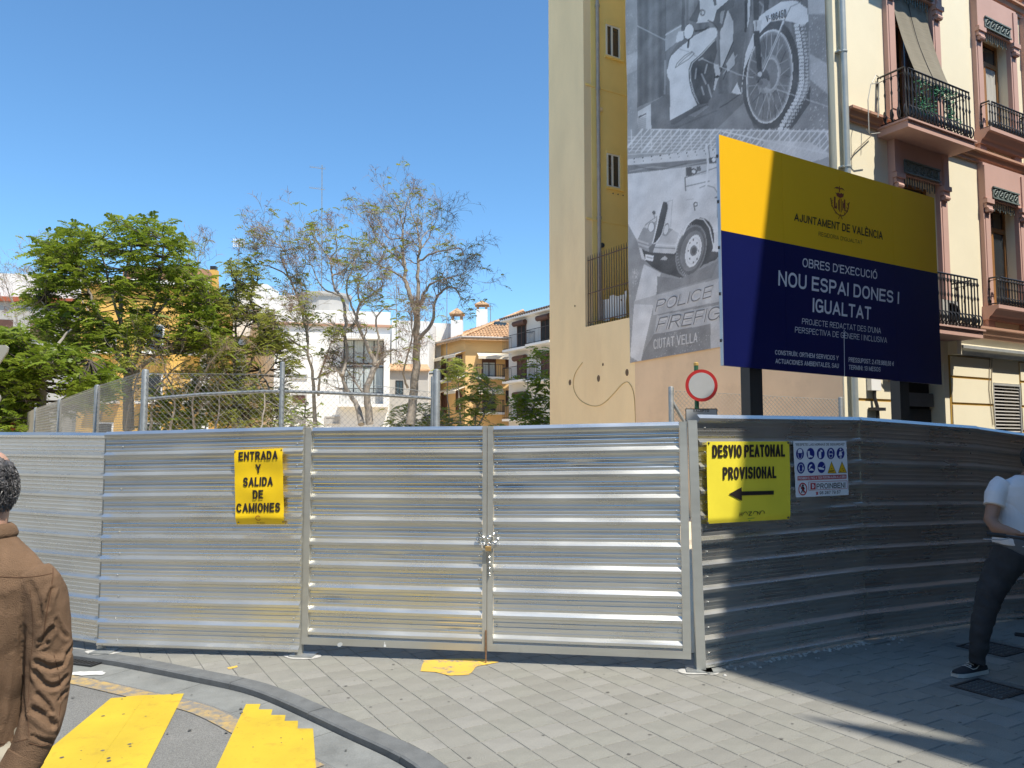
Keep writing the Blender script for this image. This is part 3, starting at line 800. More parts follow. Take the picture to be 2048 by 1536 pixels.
# a drawn sans-serif alphabet: strokes of even weight inside a unit cap height
def _arc(cx, cy, rx, ry, a0, a1, n=10, k=0.88):
    out = []
    for i in range(n+1):
        a = R(a0 + (a1-a0)*i/n); c, q = math.cos(a), math.sin(a)
        out.append((cx + rx*math.copysign(abs(c)**k, c), cy + ry*math.copysign(abs(q)**k, q)))
    return out
_C = lambda: _arc(.5, .5, .5, .5, 42, 318, 18)
GLY = {
 'A': (.92, [[(0,0),(.5,1),(1,0)], [(.2,.30),(.8,.30)]]), 'B': (.80, [[(0,0),(0,1)], [(0,1),(.55,1)] + _arc(.55,.77,.38,.23,80,-80) + [(0,.54)], [(0,.54),(.6,.54)] + _arc(.6,.27,.40,.27,80,-80) + [(0,0)]]),
 'C': (.86, [_C()]), 'D': (.84, [[(0,0),(0,1)], [(0,1),(.42,1)] + _arc(.42,.5,.58,.5,82,-82,14) + [(0,0)]]),
 'E': (.72, [[(0,0),(0,1)], [(0,1),(1,1)], [(0,.52),(.9,.52)], [(0,0),(1,0)]]), 'F': (.68, [[(0,0),(0,1)], [(0,1),(1,1)], [(0,.50),(.88,.50)]]),
 'G': (.90, [_arc(.5,.5,.5,.5,42,330,18), [(1,.10),(1,.46),(.56,.46)]]), 'H': (.80, [[(0,0),(0,1)], [(1,0),(1,1)], [(0,.52),(1,.52)]]),
 'I': (.0, [[(.5,0),(.5,1)]]), 'J': (.58, [[(1,1),(1,.30)] + _arc(.5,.28,.5,.28,0,-180)]), 'K': (.82, [[(0,0),(0,1)], [(1,1),(.02,.40)], [(.32,.56),(1,0)]]),
 'L': (.66, [[(0,1),(0,0)], [(0,0),(1,0)]]), 'M': (.98, [[(0,0),(0,1)], [(1,0),(1,1)], [(0,1),(.5,.05),(1,1)]]), 'N': (.82, [[(0,0),(0,1)], [(1,0),(1,1)], [(0,1),(1,0)]]),
 'O': (.90, [_arc(.5,.5,.5,.5,0,360,26)]), 'P': (.76, [[(0,0),(0,1)], [(0,1),(.55,1)] + _arc(.55,.73,.45,.27,80,-80) + [(0,.46)]]),
 'Q': (.90, [_arc(.5,.5,.5,.5,0,360,26), [(.6,.25),(1,-.02)]]), 'R': (.82, [[(0,0),(0,1)], [(0,1),(.55,1)] + _arc(.55,.75,.42,.25,80,-80) + [(0,.50)], [(.50,.50),(.98,0)]]),
 'S': (.78, [_arc(.5,.76,.47,.24,25,270,12) + _arc(.5,.26,.5,.26,90,-158,12)]), 'T': (.76, [[(0,1),(1,1)], [(.5,0),(.5,1)]]), 'U': (.80, [[(0,1),(0,.36)] + _arc(.5,.34,.5,.34,180,360,12) + [(1,.36),(1,1)]]),
 'V': (.88, [[(0,1),(.5,0),(1,1)]]), 'X': (.84, [[(0,0),(1,1)], [(0,1),(1,0)]]), 'Y': (.84, [[(0,1),(.5,.44),(1,1)], [(.5,.44),(.5,0)]]), 'Z': (.76, [[(0,1),(1,1),(0,0),(1,0)]]),
 '0': (.70, [_arc(.5,.5,.5,.5,0,360,24)]), '1': (.30, [[(0,.78),(1,1)], [(1,1),(1,0)]]), '2': (.70, [_arc(.5,.72,.47,.28,165,-28,12) + [(0,0),(1,0)]]),
 '3': (.70, [_arc(.48,.76,.44,.24,160,-80,10) + [(.35,.53)] + _arc(.48,.27,.5,.27,80,-165,12)]), '4': (.74, [[(.76,0),(.76,1)], [(.76,1),(0,.28)], [(0,.28),(1,.28)]]),
 '5': (.70, [[(.95,1),(.14,1),(.06,.48)] + _arc(.48,.33,.5,.33,128,-160,14)]), '6': (.70, [_arc(.5,.32,.5,.32,0,360,20), [(0,.34),(.02,.62)] + _arc(.5,.62,.48,.38,165,40,9)]),
 '7': (.68, [[(0,1),(1,1),(.32,0)]]), '8': (.70, [_arc(.5,.76,.44,.24,0,360,18), _arc(.5,.27,.5,.27,0,360,18)]), '9': (.70, [_arc(.5,.68,.5,.32,0,360,20), [(1,.66),(.98,.38)] + _arc(.5,.38,.48,.38,-15,-140,9)]),
 '-': (.26, [[(0,.40),(1,.40)]]), '.': (.0, [[(.5,0),(.5,.02)]]), ',': (.0, [[(.5,0.02),(.35,-.14)]]), ':': (.0, [[(.5,0),(.5,.02)], [(.5,.60),(.5,.62)]]), "'": (.0, [[(.5,1),(.5,.76)]]), '"': (.18, [[(0,1),(0,.78)], [(1,1),(1,.78)]]),
 '€': (.78, [_arc(.62,.5,.42,.5,50,310,16), [(0,.60),(.75,.60)], [(0,.40),(.72,.40)]]),
}
ACC = {'È': ('E', [[(.25,1.30),(.6,1.16)]]), 'Ó': ('O', [[(.42,1.14),(.68,1.30)]]), 'Ï': ('I', [[(-.9,1.2),(-.9,1.22)], [(1.9,1.2),(1.9,1.22)]])}
def _stroke_quads(P, t):
    """even-width band with mitred joints"""
    m = len(P); L_, R_ = [], []
    closed = math.hypot(P[0][0]-P[-1][0], P[0][1]-P[-1][1]) < 1e-6
    if closed: P = P[:-1]; m -= 1
    for i in range(m):
        a = P[i-1] if (i > 0 or closed) else None; b = P[(i+1) % m] if (i < m-1 or closed) else None; p = P[i]
        ds = []
        if a: d = (p[0]-a[0], p[1]-a[1]); l = math.hypot(*d) or 1; ds.append((d[0]/l, d[1]/l))
        if b: d = (b[0]-p[0], b[1]-p[1]); l = math.hypot(*d) or 1; ds.append((d[0]/l, d[1]/l))
        if len(ds) == 2:
            nx, ny = -(ds[0][1]+ds[1][1]), ds[0][0]+ds[1][0]; l = math.hypot(nx, ny) or 1e-6; nx /= l; ny /= l
            c = max(0.22, nx*-ds[0][1] + ny*ds[0][0]); h = t/2/c
        else: nx, ny = -ds[0][1], ds[0][0]; h = t/2
        q = p
        if not a: q = (p[0]-ds[0][0]*t*0.5, p[1]-ds[0][1]*t*0.5)
        if not b: q = (p[0]+ds[-1][0]*t*0.5, p[1]+ds[-1][1]*t*0.5)
        L_.append((q[0]+nx*h, q[1]+ny*h)); R_.append((q[0]-nx*h, q[1]-ny*h))
    out = []
    for i in range(m if closed else m-1): j = (i+1) % m; out.append([L_[i], L_[j], R_[j], R_[i]])
    return out
def _clip_y(poly, lo, hi):
    for (s_, lim) in ((1, lo), (-1, -hi)):
        out = []
        for i in range(len(poly)):
            a, b = poly[i], poly[(i+1) % len(poly)]; da, db = s_*a[1]-lim, s_*b[1]-lim
            if da >= 0: out.append(a)
            if (da >= 0) != (db >= 0): k = da/(da-db); out.append((a[0]+(b[0]-a[0])*k, a[1]+(b[1]-a[1])*k))
        poly = out
        if len(poly) < 3: return []
    return poly
def lettering(s, quad, tr, F, off, m, parent, offset=0.02, deform=None, name='lettering', gap=0.17):
    t = 0.105 + offset*3.0                       # stroke weight as a share of cap height
    A = [F.hit(*tr(q), off) for q in quad]
    Wd = ((A[1][0]-A[0][0]) + (A[2][0]-A[3][0]))/2; Hd = ((A[0][1]-A[3][1]) + (A[1][1]-A[2][1]))/2; asp = abs(Wd/Hd)
    nat = 0.0; fix = 0.0
    for i, ch in enumerate(s):
        if ch == ' ': nat += 0.50; continue
        g = GLY[ACC[ch][0] if ch in ACC else ch]; nat += g[0]; fix += t
        if i < len(s)-1: nat += gap
    kx = max(0.2, (asp - fix)/nat)
    mb = MB(); x = 0.0; cnt = 0
    for ch in s:
        if ch == ' ': x += 0.50*kx; continue
        acc = ACC.get(ch); w, strokes = GLY[acc[0] if acc else ch]; w *= kx
        tt = min(t, 0.30)
        def mp(p): return (x + t/2 + p[0]*w if w > 0.001 else x + t/2 + (p[0]-.5)*t*0.8, t/2 + p[1]*(1-t))
        for k, st in enumerate(strokes + (acc[1] if acc else [])):
            isacc = k >= len(strokes); P = [mp(p) for p in st]
            for q in _stroke_quads(P, tt*(0.8 if isacc or (ch in 'MN' and k == 2) else 1.0)*(0.75 if ch in 'MN' and k == 2 and t > 0.17 else 1.0)):
                q = _clip_y(q, -0.2, 1.5) if (isacc or ch == ',') else _clip_y(q, 0.0, 1.0)
                if not q: continue
                pts = []
                for (px_, py_) in q:
                    s_ = px_/asp; v = 1-py_
                    a = (A[0][0]*(1-s_)+A[1][0]*s_)*(1-v) + (A[3][0]*(1-s_)+A[2][0]*s_)*v
                    z = (A[0][1]*(1-s_)+A[1][1]*s_)*(1-v) + (A[3][1]*(1-s_)+A[2][1]*s_)*v
                    pts.append(F.pt(a, off + 0.00006*k + (deform(a, z) if deform else 0), z))
                n_ = (pts[1]-pts[0]).cross(pts[2]-pts[0])
                if n_.dot(F.n) < 0: pts = pts[::-1]
                mb.ngon(pts)
        x += w + t + gap*kx
    return mb.build(name, m, parent)
def shape(pts, tr, F, off, m, parent, name, deform=None):
    mb = MB(); P = []
    for p in pts:
        a, z = F.hit(*tr(p), off); P.append(F.pt(a, off + (deform(a, z) if deform else 0), z))
    mb.ngon(P[::-1]); return mb.build(name, m, parent)
def shapes(lst, tr, F, off, m, parent, name, deform=None):
    mb = MB()
    for k, pts in enumerate(lst):
        mb.ngon([F.pt((az := F.hit(*tr(p), off))[0], off + 0.00002*k + (deform(*az) if deform else 0), az[1]) for p in pts][::-1])
    return mb.build(name, m, parent)
def ell(cx, cy, rx, ry, n=24, a0=0, a1=2*PI): return [(cx+rx*math.cos(a0+(a1-a0)*k/n), cy+ry*math.sin(a0+(a1-a0)*k/n)) for k in range(n if a1-a0 > 6.2 else n+1)]
def ringq(cx, cy, rx, ry, w, n=28):
    return [[(cx+rx*math.cos(a), cy+ry*math.sin(a)), (cx+rx*math.cos(b), cy+ry*math.sin(b)), (cx+(rx-w)*math.cos(b), cy+(ry-w*ry/rx)*math.sin(b)), (cx+(rx-w)*math.cos(a), cy+(ry-w*ry/rx)*math.sin(a))] for a, b in [(2*PI*k/n, 2*PI*(k+1)/n) for k in range(n)]]
def lineq(pts, w):
    out = []
    for a, b in zip(pts, pts[1:]):
        d = math.hypot(b[0]-a[0], b[1]-a[1]) or 1; nx, ny = -(b[1]-a[1])/d*w/2, (b[0]-a[0])/d*w/2
        out.append([(a[0]+nx, a[1]+ny), (b[0]+nx, b[1]+ny), (b[0]-nx, b[1]-ny), (a[0]-nx, a[1]-ny)])
    return out
def cloth_sheet(name, F, corners_px, tr, off, m, parent, deform, n=40, mcur=None):
    A = [F.hit(*tr(q), off) for q in corners_px]; mb = MB()
    for j in range(n+1):
        t = j/n
        for i in range(n+1):
            s_ = i/n
            a = (A[0][0]*(1-s_)+A[1][0]*s_)*(1-t) + (A[3][0]*(1-s_)+A[2][0]*s_)*t
            z = (A[0][1]*(1-s_)+A[1][1]*s_)*(1-t) + (A[3][1]*(1-s_)+A[2][1]*s_)*t
            mb.v.append(tuple(F.pt(a, off - 0.0025 + deform(a, z), z)))
    for j in range(n):
        for i in range(n):
            k = j*(n+1)+i; mb.f.append((k, k+n+1, k+n+2, k+1))
    return mb.build(name, m, parent, smooth=180)
m_yb = mat('yellow_vinyl', (0.80, 0.53, 0.012), rough=0.42, var=0.05, scale=4, spec=0.4)
m_yd = mat('yellow_plastic', (0.80, 0.66, 0.05), rough=0.45, var=0.04, scale=4, spec=0.4)
m_ink = mat('black_ink', (0.022, 0.016, 0.014), rough=0.5, var=0.0)
m_red = mat('red_ink', (0.42, 0.02, 0.025), rough=0.5)
m_blue = mat('blue_ink', (0.012, 0.02, 0.20), rough=0.4)
m_whiteink = mat('white_ink', (0.72, 0.73, 0.76), rough=0.4, var=0.02)
m_green = mat('green_ink', (0.12, 0.30, 0.05), rough=0.5)
# ENTRADA banner
trE = T((450, 880, 8.536)); offE = 0.052
aE = FB.hit(517, 970, offE)
zbotE = FB.hit(520, 1036, offE)[1]
def defE(a, z):
    x = a-aE[0]; w_ = 0.006*math.sin(x*14+z*5)*math.sin(z*7) + 0.004*noise.noise(Vector((a*6, z*7, 2)))
    w_ += 0.004*math.cos(z*23)
    if z < zbotE: w_ -= (zbotE - z)*0.55
    return w_
pe = thing('banner', 'narrow yellow vinyl banner reading ENTRADA Y SALIDA DE CAMIONES tied left of the gate', 'banner', FB.pt(aE[0], offE, aE[1]))
cloth_sheet('vinyl_sheet', FB, ((160,172),(985,140),(1005,1440),(175,1450)), trE, offE, m_yb, pe, defE)
for s_, q in (('ENTRADA', ((235,205),(905,180),(905,328),(235,355))), ('Y', ((515,415),(607,412),(605,565),(515,565))), ('SALIDA', ((310,640),(815,628),(815,780),(310,795))),
              ('DE', ((475,855),(655,852),(652,1003),(475,1008))), ('CAMIONES', ((190,1085),(942,1068),(940,1225),(190,1238))), ('Orthem', ((522,1410),(660,1410),(660,1432),(522,1432)))):
    (lettering if s_ != 'Orthem' else lettering_curve)(s_, q, trE, FB, offE+0.003, m_ink, pe, offset=0.03 if s_ != 'Orthem' else 0.01, deform=defE)
shapes(ringq(560,1335,46,48,11)[2:26], trE, FB, offE, mat('brown_logo', (0.35, 0.12, 0.02)), pe, 'ring_logo', defE)
for q in ((175,200),(965,170),(985,1400),(215,1410)):
    a, z = FB.hit(*trE(q), offE); mb = MB(); mb.lathe(FB.pt(a, offE+defE(a, z), z), [(0.006,0.001),(0.006,-0.002),(0.003,-0.003)], 8, axis='y'); mb.build('eyelet', M['dark_post'], pe)
# DESVIO banner
trD = T((1360, 820, 5.12)); offD = 0.055
aD = FR1.hit(1500, 960, offD); zbotD = FR1.hit(1500, 1034, offD)[1]
def defD(a, z):
    w_ = 0.005*noise.noise(Vector((a*3, z*3, 7))) + 0.002*math.sin(a*16+z*7)
    if z < zbotD: w_ -= (zbotD - z)*0.35
    return w_
pd = thing('banner', 'large bright yellow banner reading DESVIO PEATONAL PROVISIONAL with a left arrow', 'banner', FR1.pt(aD[0], offD, aD[1]))
cloth_sheet('vinyl_sheet', FR1, ((275,322),(1120,320),(1140,1120),(290,1168)), trD, offD, m_yd, pd, defD)
lettering('DESVIO PEATONAL', ((330,358),(1075,352),(1076,478),(332,488)), trD, FR1, offD+0.0035, m_ink, pd, 0.03, defD)
lettering('PROVISIONAL', ((437,585),(990,577),(990,698),(437,714)), trD, FR1, offD+0.0035, m_ink, pd, 0.03, defD)
shapes([[(495,862),(541,838),(542,884)],[(541,838),(587,813),(589,908),(542,884)],[(587,813),(632,790),(636,930),(589,908)], *[[(633+33*k,834-0.8*k),(666.2+33*k,833.2-0.8*k),(666.2+33*k,875-k),(633+33*k,876-k)] for k in range(10)]], trD, FR1, offD+0.0035, m_ink, pd, 'arrow', defD)
hz = ringq(0,0,1,1,0.2)
hq = []
hq += lineq([(616,1050),(616,1088)], 6) + lineq([(636,1048),(636,1086)], 6) + lineq([(616,1068),(636,1066)], 5)
for cx, cy in ((672,1064), (776,1057), (846,1052)):
    hq += lineq([(cx+20*math.cos(q), cy-20*math.sin(q)) for q in [-0.3+k*(PI+0.6)/12 for k in range(13)]], 6)
hq += lineq([(702,1045),(738,1042),(704,1080),(740,1077)], 6)
hq += lineq([(796,1074),(796,1040),(820,1072),(820,1038)], 5)
shapes(hq, trD, FR1, offD+0.0035, m_ink, pd, 'maker_name', defD)
shapes([[(700,1108),(768,1104),(768,1110),(700,1114)], [(715,1130),(735,1128),(730,1138),(716,1140)]], trD, FR1, offD, m_green, pd, 'small_print', defD)
for q in ((292,340),(1106,336),(1120,1102),(292,1160)):
    a, z = FR1.hit(*trD(q), offD); mb = MB(); mb.lathe(FR1.pt(a, offD+defD(a, z), z), [(0.009,0.001),(0.009,-0.002),(0.005,-0.003)], 8, axis='y'); mb.build('eyelet', M['dark_post'], pd)
# safety rules sign
trP = T((1580, 870, 11.815)); offP = 0.045
aP = FR1.hit(1642, 935, offP)
ps = thing('safety_sign', 'white site safety sign with blue round pictograms, red bar and phone number', 'sign', FR1.pt(aP[0], offP, aP[1]))
pq = [(80,140),(1330,143),(1390,1415),(145,1475)]
mb = MB(); A = [FR1.hit(*trP(p), offP) for p in pq]
mb.hexa([FR1.pt(A[3][0],offP,A[3][1]),FR1.pt(A[2][0],offP,A[2][1]),FR1.pt(A[2][0],offP-.004,A[2][1]),FR1.pt(A[3][0],offP-.004,A[3][1]),FR1.pt(A[0][0],offP,A[0][1]),FR1.pt(A[1][0],offP,A[1][1]),FR1.pt(A[1][0],offP-.004,A[1][1]),FR1.pt(A[0][0],offP-.004,A[0][1])])
mb.build('board', m_whiteink, ps)
oP = offP + 0.0015; oP2 = offP + 0.003
lettering('"RESPETE LAS NORMAS DE SEGURIDAD"', ((130,198),(1290,192),(1290,245),(130,258)), trP, FR1, oP, m_ink, ps, 0.015)
discs = [(237,445),(485,440),(728,440),(965,437),(1195,433),(258,778),(502,770),(745,765)]
for cx, cy in discs: shape(ell(cx, cy, 94, 136), trP, FR1, oP, m_blue, ps, 'pictogram_disc')
pics = []
pics.append([ell(237,378,50,50,12,PI,2*PI)+[(287,425),(187,425)]] + lineq(ell(237,440,48,125,12,0,PI), 10))
pics.append([[(415,378),(465,378),(470,470),(535,500),(530,525),(500,530),(490,520),(465,535),(430,535)]])
pics.append([[(680,395),(735,380),(740,545),(690,550),(678,500)], [(700,350),(760,350),(770,400),(740,400)]])
pics.append(lineq(ell(965,440,45,105), 10) + [[(915,440),(1012,440),(1005,462),(925,462)], ell(965,355,25,20,8)])
pics.append([ell(1193,340,20,24,10), [(1170,390),(1215,385),(1235,480),(1150,490)], [(1178,490),(1192,490),(1192,560),(1178,560)], [(1200,490),(1214,490),(1214,560),(1200,560)]] + lineq([(1215,395),(1265,370)], 12))
pics.append(lineq(ell(258,780,52,92), 12) + [ell(212,790,16,40,8), ell(305,790,16,40,8)])
pics.append([[(440,790),(465,710),(505,690),(530,710),(490,740),(455,810)], [(440,838),(500,785),(540,800),(570,840)]])
pics.append([[(655,770),(720,755),(815,795),(800,825),(700,815)]] + lineq([(770,765),(820,700)], 10))
for pc_ in pics: shapes(pc_, trP, FR1, oP2, m_whiteink, ps, 'pictogram')
m_ytri = mat('warning_yellow', (0.72, 0.42, 0.01), rough=0.5)
for k, tri in enumerate((((980,620),(1098,905),(888,905)), ((1228,620),(1348,893),(1138,895)))):
    shape(tri, trP, FR1, oP, m_ink, ps, 'warning_triangle_edge'); cx = sum(p[0] for p in tri)/3; cy = sum(p[1] for p in tri)/3
    shape([(cx+(p[0]-cx)*0.88, cy+(p[1]-cy)*0.88) for p in tri], trP, FR1, oP2, m_ytri, ps, 'warning_triangle')
shapes([[(930,848),(1045,836),(1045,856),(925,868)], [(970,790),(995,786),(995,800),(972,804)], [(1180,850),(1212,848),(1212,864),(1182,866)], [(1250,838),(1285,840),(1280,856),(1250,852)], [(1230,790),(1262,796),(1260,806),(1228,800)]], trP, FR1, oP2+0.0012, m_ink, ps, 'warning_mark')
shape([(178,975),(1335,932),(1335,1030),(180,1075)], trP, FR1, oP, m_red, ps, 'red_bar')
lettering('PROHIBIDO EL PASO A TODA PERSONA AJENA A LA OBRA', ((200,994),(1318,950),(1318,1012),(200,1056)), trP, FR1, oP2, m_whiteink, ps, 0.01)
shapes(ringq(302,1278,104,152,20), trP, FR1, oP, m_red, ps, 'prohibition_ring')
shapes([ell(305,1195,26,30,10), [(285,1225),(330,1225),(335,1290),(350,1350),(325,1372),(305,1310),(285,1372),(262,1360),(285,1290),(250,1260)], [(330,1230),(352,1260),(345,1290),(328,1262)]], trP, FR1, oP, m_ink, ps, 'walking_figure')
shapes(lineq([(232,1180),(375,1375)], 20), trP, FR1, oP2, m_red, ps, 'prohibition_bar')
shapes(lineq([(440,1112),(1350,1080),(1352,1265),(445,1306),(440,1112)], 9), trP, FR1, oP, m_red, ps, 'logo_frame')
shape([(485,1138),(606,1134),(606,1282),(485,1288)], trP, FR1, oP2, m_red, ps, 'logo_block')
shapes([[(520,1160),(560,1165),(580,1210),(560,1255),(520,1262)]], trP, FR1, oP2+0.001, m_whiteink, ps, 'logo_letter'); shapes([[(538,1182),(552,1195),(552,1230),(538,1240)]], trP, FR1, oP2+0.002, m_red, ps, 'logo_letter_core')
lettering('PROINBENI', ((628,1150),(1308,1118),(1308,1248),(628,1274)), trP, FR1, oP, m_ink, ps, 0.02)
lettering('96 287 79 57', ((700,1332),(1195,1306),(1195,1382),(700,1404)), trP, FR1, oP, m_ink, ps, 0.02)
shapes([[(610,1345),(672,1341),(668,1365),(655,1360),(628,1362),(612,1370)], [(628,1364),(655,1362),(668,1410),(615,1412)]], trP, FR1, oP, m_red, ps, 'phone_symbol')

# ------------------------------------------------------------------ big site board on posts
b0 = W(1442, 882, 7.6)
FBd = Frame(b0, (0.862, 0.506)); trB = T((1420, 260, 2.954))
c_ = [FBd.hit(*trB(p)) for p in ((65,30),(1328,402),(1370,1505),(68,1390))]
zT = (c_[0][1]+c_[1][1])/2; zB = (c_[2][1]+c_[3][1])/2
sp = [FBd.hit(*trB(p)) for p in ((65,592),(1345,848))]
print('BOARD corners', c_, 'split', sp)
board = thing('site_board', 'big yellow and navy works board on two dark posts behind the hoarding', 'sign board', FBd.pt(1.7, 0, 0))
seam = [c_[0][0]+(c_[3][0]-c_[0][0])*0.5] + [FBd.hit(u, 600)[0] for u in (1571, 1687, 1791)] + [(c_[1][0]+c_[2][0])/2]
m_by = mat('board_yellow', (0.88, 0.49, 0.010), rough=0.38, var=0.02, scale=1.5, spec=0.5)
m_bn = mat('board_navy', (0.006, 0.009, 0.072), rough=0.35, var=0.05, scale=1.5, spec=0.25)
m_bw = mat('board_white_print', (0.68, 0.68, 0.72), rough=0.4, var=0.02)
m_edge = mat('board_alu_edge', (0.50, 0.52, 0.56), rough=0.4, metal=0.5)
def lerpz(p, q, a): return p[1] + (q[1]-p[1])*(a-p[0])/(q[0]-p[0])
for k in range(4):
    a0, a1 = seam[k], seam[k+1]-0.003
    pn = MB()
    def slab(zb0, zb1, zt0, zt1, mb, o0=-0.03, o1=0.0):
        mb.hexa([FBd.pt(a0,o1,zb0),FBd.pt(a1,o1,zb1),FBd.pt(a1,o0,zb1),FBd.pt(a0,o0,zb0),FBd.pt(a0,o1,zt0),FBd.pt(a1,o1,zt1),FBd.pt(a1,o0,zt1),FBd.pt(a0,o0,zt0)])
    zt = [lerpz(c_[0], c_[1], a) for a in (a0, a1)]; zs = [lerpz(sp[0], sp[1], a) for a in (a0, a1)]; zb = [lerpz(c_[3], c_[2], a) for a in (a0, a1)]
    slab(zb[0], zb[1], zs[0]-0.0005, zs[1]-0.0005, pn)
    p1_ = pn.build('board_panel', m_bn, board)
    py = MB(); slab(zs[0]+0.0005, zs[1]+0.0005, zt[0], zt[1], py); py.build('yellow_field', m_by, p1_)
a0 = seam[0]; mb = MB(); mb.fb(FBd, a0-0.006, a0-0.0005, -0.035, 0.002, c_[3][1], c_[0][1]); mb.build('side_edge', m_edge, board)
rng = random.Random(2)
mb = MB()
for k in range(5):
    z = c_[3][1] + (c_[0][1]-c_[3][1])*(0.1+0.2*k); mb.fb(FBd, a0-0.016, a0-0.006, -0.03, -0.015, z, z+0.03)
mb.build('clip', M['dark_post'], board)
mb = MB()   # frame of square tube behind
za, zb_ = zB+0.25, zT-0.25
for z in (za, zb_): mb.fb(FBd, seam[0]+0.1, seam[-1]-0.1, -0.075, -0.0315, z-0.03, z+0.03)
mb.build('back_rail', M['dark_post'], board)
for (u0, u1) in ((1497, 1522), (1797, 1815)):
    aa = FBd.hit(u0, 800, -0.1)[0]; ab = FBd.hit(u1, 800, -0.1)[0]
    mb = MB(); mb.fb(FBd, aa, ab, -0.20, -0.076, 0, zT-0.2); mb.build('post', M['dark_post'], board)
ob = 0.0025
for s_, q, m_, of in (
    ('AJUNTAMENT DE VALÈNCIA', ((500,490),(1020,600),(1020,648),(498,535)), m_ink, 0.02),
    ("REGIDORIA D'IGUALTAT", ((642,600),(900,655),(900,676),(641,625)), m_ink, 0.0),
    ("OBRES D'EXECUCIÓ", ((548,755),(988,835),(988,882),(546,808)), m_bw, 0.012),
    ('NOU ESPAI DONES I', ((405,828),(1118,957),(1116,1028),(403,918)), m_bw, 0.02),
    ('IGUALTAT', ((608,992),(952,1046),(950,1122),(606,1075)), m_bw, 0.02),
    ("PROJECTE REDACTAT DES D'UNA", ((545,1112),(1010,1170),(1010,1203),(543,1146)), m_bw, 0.0),
    ('PERSPECTIVA DE GÈNERE I INCLUSIVA', ((503,1162),(1046,1226),(1046,1259),(502,1196)), m_bw, 0.0),
    ('CONSTRUÏX: ORTHEM SERVICIOS Y', ((385,1299),(760,1334),(758,1361),(385,1326)), m_bw, 0.012),
    ('ACTUACIONES AMBIENTALES, SAU', ((387,1350),(762,1380),(760,1407),(387,1378)), m_bw, 0.012),
    ('PRESSUPOST: 2.478.968,56 €', ((820,1342),(1088,1368),(1086,1395),(819,1370)), m_bw, 0.012),
    ('TERMINI: 13 MESOS', ((820,1387),(1008,1402),(1007,1428),(820,1414)), m_bw, 0.012)):
    lettering(s_, q, trB, FBd, ob, m_, board, of)
shapes(lineq([(792,1180),(795,1452)], 3.5), trB, FBd, ob, m_bw, board, 'divider_line')
# city emblem: winged top, crown, barred lozenge between two L letters, laurel branches
trX = T((1620, 360, 13.967))
m_em = mat('emblem_red', (0.20, 0.035, 0.02), rough=0.5)
em = []
em += [[(810,175),(835,175),(835,340),(810,340)], [(810,215),(760,185),(720,195),(665,235),(720,230),(760,245),(790,240),(812,260)], [(835,235),(880,215),(925,240),(970,300),(930,280),(895,260),(860,255),(835,275)]]
em += [[(705,330),(745,370),(790,350),(835,385),(880,360),(905,395),(948,375),(930,470),(845,505),(760,455)]]
em += [[(668,460),(715,470),(712,740),(755,700),(755,800),(675,790)], [(945,540),(985,550),(990,850),(1040,850),(1040,885),(960,870)]]
for x, z0_, z1_ in ((735,640,800), (785,560,830), (815,520,880), (862,530,900), (905,590,850), (928,650,790)):
    em.append([(x,z0_),(x+20,z0_-8),(x+20,z1_+8),(x,z1_)])
em += lineq([(585,500),(595,620),(620,720),(680,840),(760,940),(850,1000),(940,1000)], 22) + lineq([(1075,640),(1080,760),(1040,880),(960,980),(860,1010)], 22)
for (x, y, dx, dy) in ((590,560,-25,-60),(595,620,40,-70),(605,680,35,-70),(640,760,-45,-50),(690,850,-30,-50),(1080,700,25,-80),(1078,740,-50,-90),(1060,830,-40,-80),(1010,920,45,-40),(960,970,10,-70),(760,940,-70,-25),(830,990,40,-40)):
    em += lineq([(x, y), (x+dx, y+dy)], 16)
em += lineq([(830,1010),(790,1090)], 16) + lineq([(860,1010),(905,1100)], 16)
shapes(em, trX, FBd, ob, m_em, board, 'city_emblem')

# ------------------------------------------------------------------ the tall corner building (tan side wall, cream and pink street front)
C0 = W(1692, 882, 14.5); C0.z = 0
FC = Frame(C0, T3)                       # street front: a to the right, o towards the street
SWL = 10.13
FW = Frame(C0 + W3*SWL, -W3)             # side wall, seen from far end (a=0) to the street corner (a=10.13)
bld = thing('apartment_building', 'tall corner building with bare tan side wall and cream front with pink bays', 'building', C0)
TOPZ = 27.0
def loc(x, s): p = C0 + T3*x + W3*s; return (p.x, p.y)
D = 0.35
def blk(x0, x1, s0, s1, z0, z1, m, name='wall', parent=None, mb=None):
    q = mb or MB(); q.prism([loc(x0, s0), loc(x1, s0), loc(x1, s1), loc(x0, s1)], z0, z1)
    if mb is None: return q.build(name, m, parent or bld)
WS0, WS1 = 5.4, 8.28
side = MB()
blk(0, 13, D, WS0, 0, TOPZ, None, mb=side)
blk(3.6, 13, WS0, WS1, 0, TOPZ, None, mb=side); blk(0, 3.6, WS0, WS1, 0, 5.0, None, mb=side)
blk(0, 13, WS1, SWL, 0, TOPZ, None, mb=side)
side.build('side_wall', M['tan'], bld)
blk(-0.006, 0.3, 0.03, 6.12, 0, 3.87, M['tan_low'], 'plaster_patch')
# recess (light well) lining
mb = MB(); blk(0.26, 3.55, WS1-0.012, WS1-0.0005, 5.005, TOPZ-0.01, None, mb=mb); blk(3.55, 3.599, WS0+.01, WS1-0.0005, 5.005, TOPZ-0.01, None, mb=mb); mb.build('recess_wall', M['yellow_render'], bld)
FJ = Frame(C0 + W3*(WS1-0.012), T3)
for v in (176, 441):
    z = FJ.hit(1200, v)[1]; mb = MB(); mb.fb(FJ, 0.05, 3.5, 0, 0.02, z-0.03, z+0.03); mb.build('floor_band', M['yellow_render'], bld)
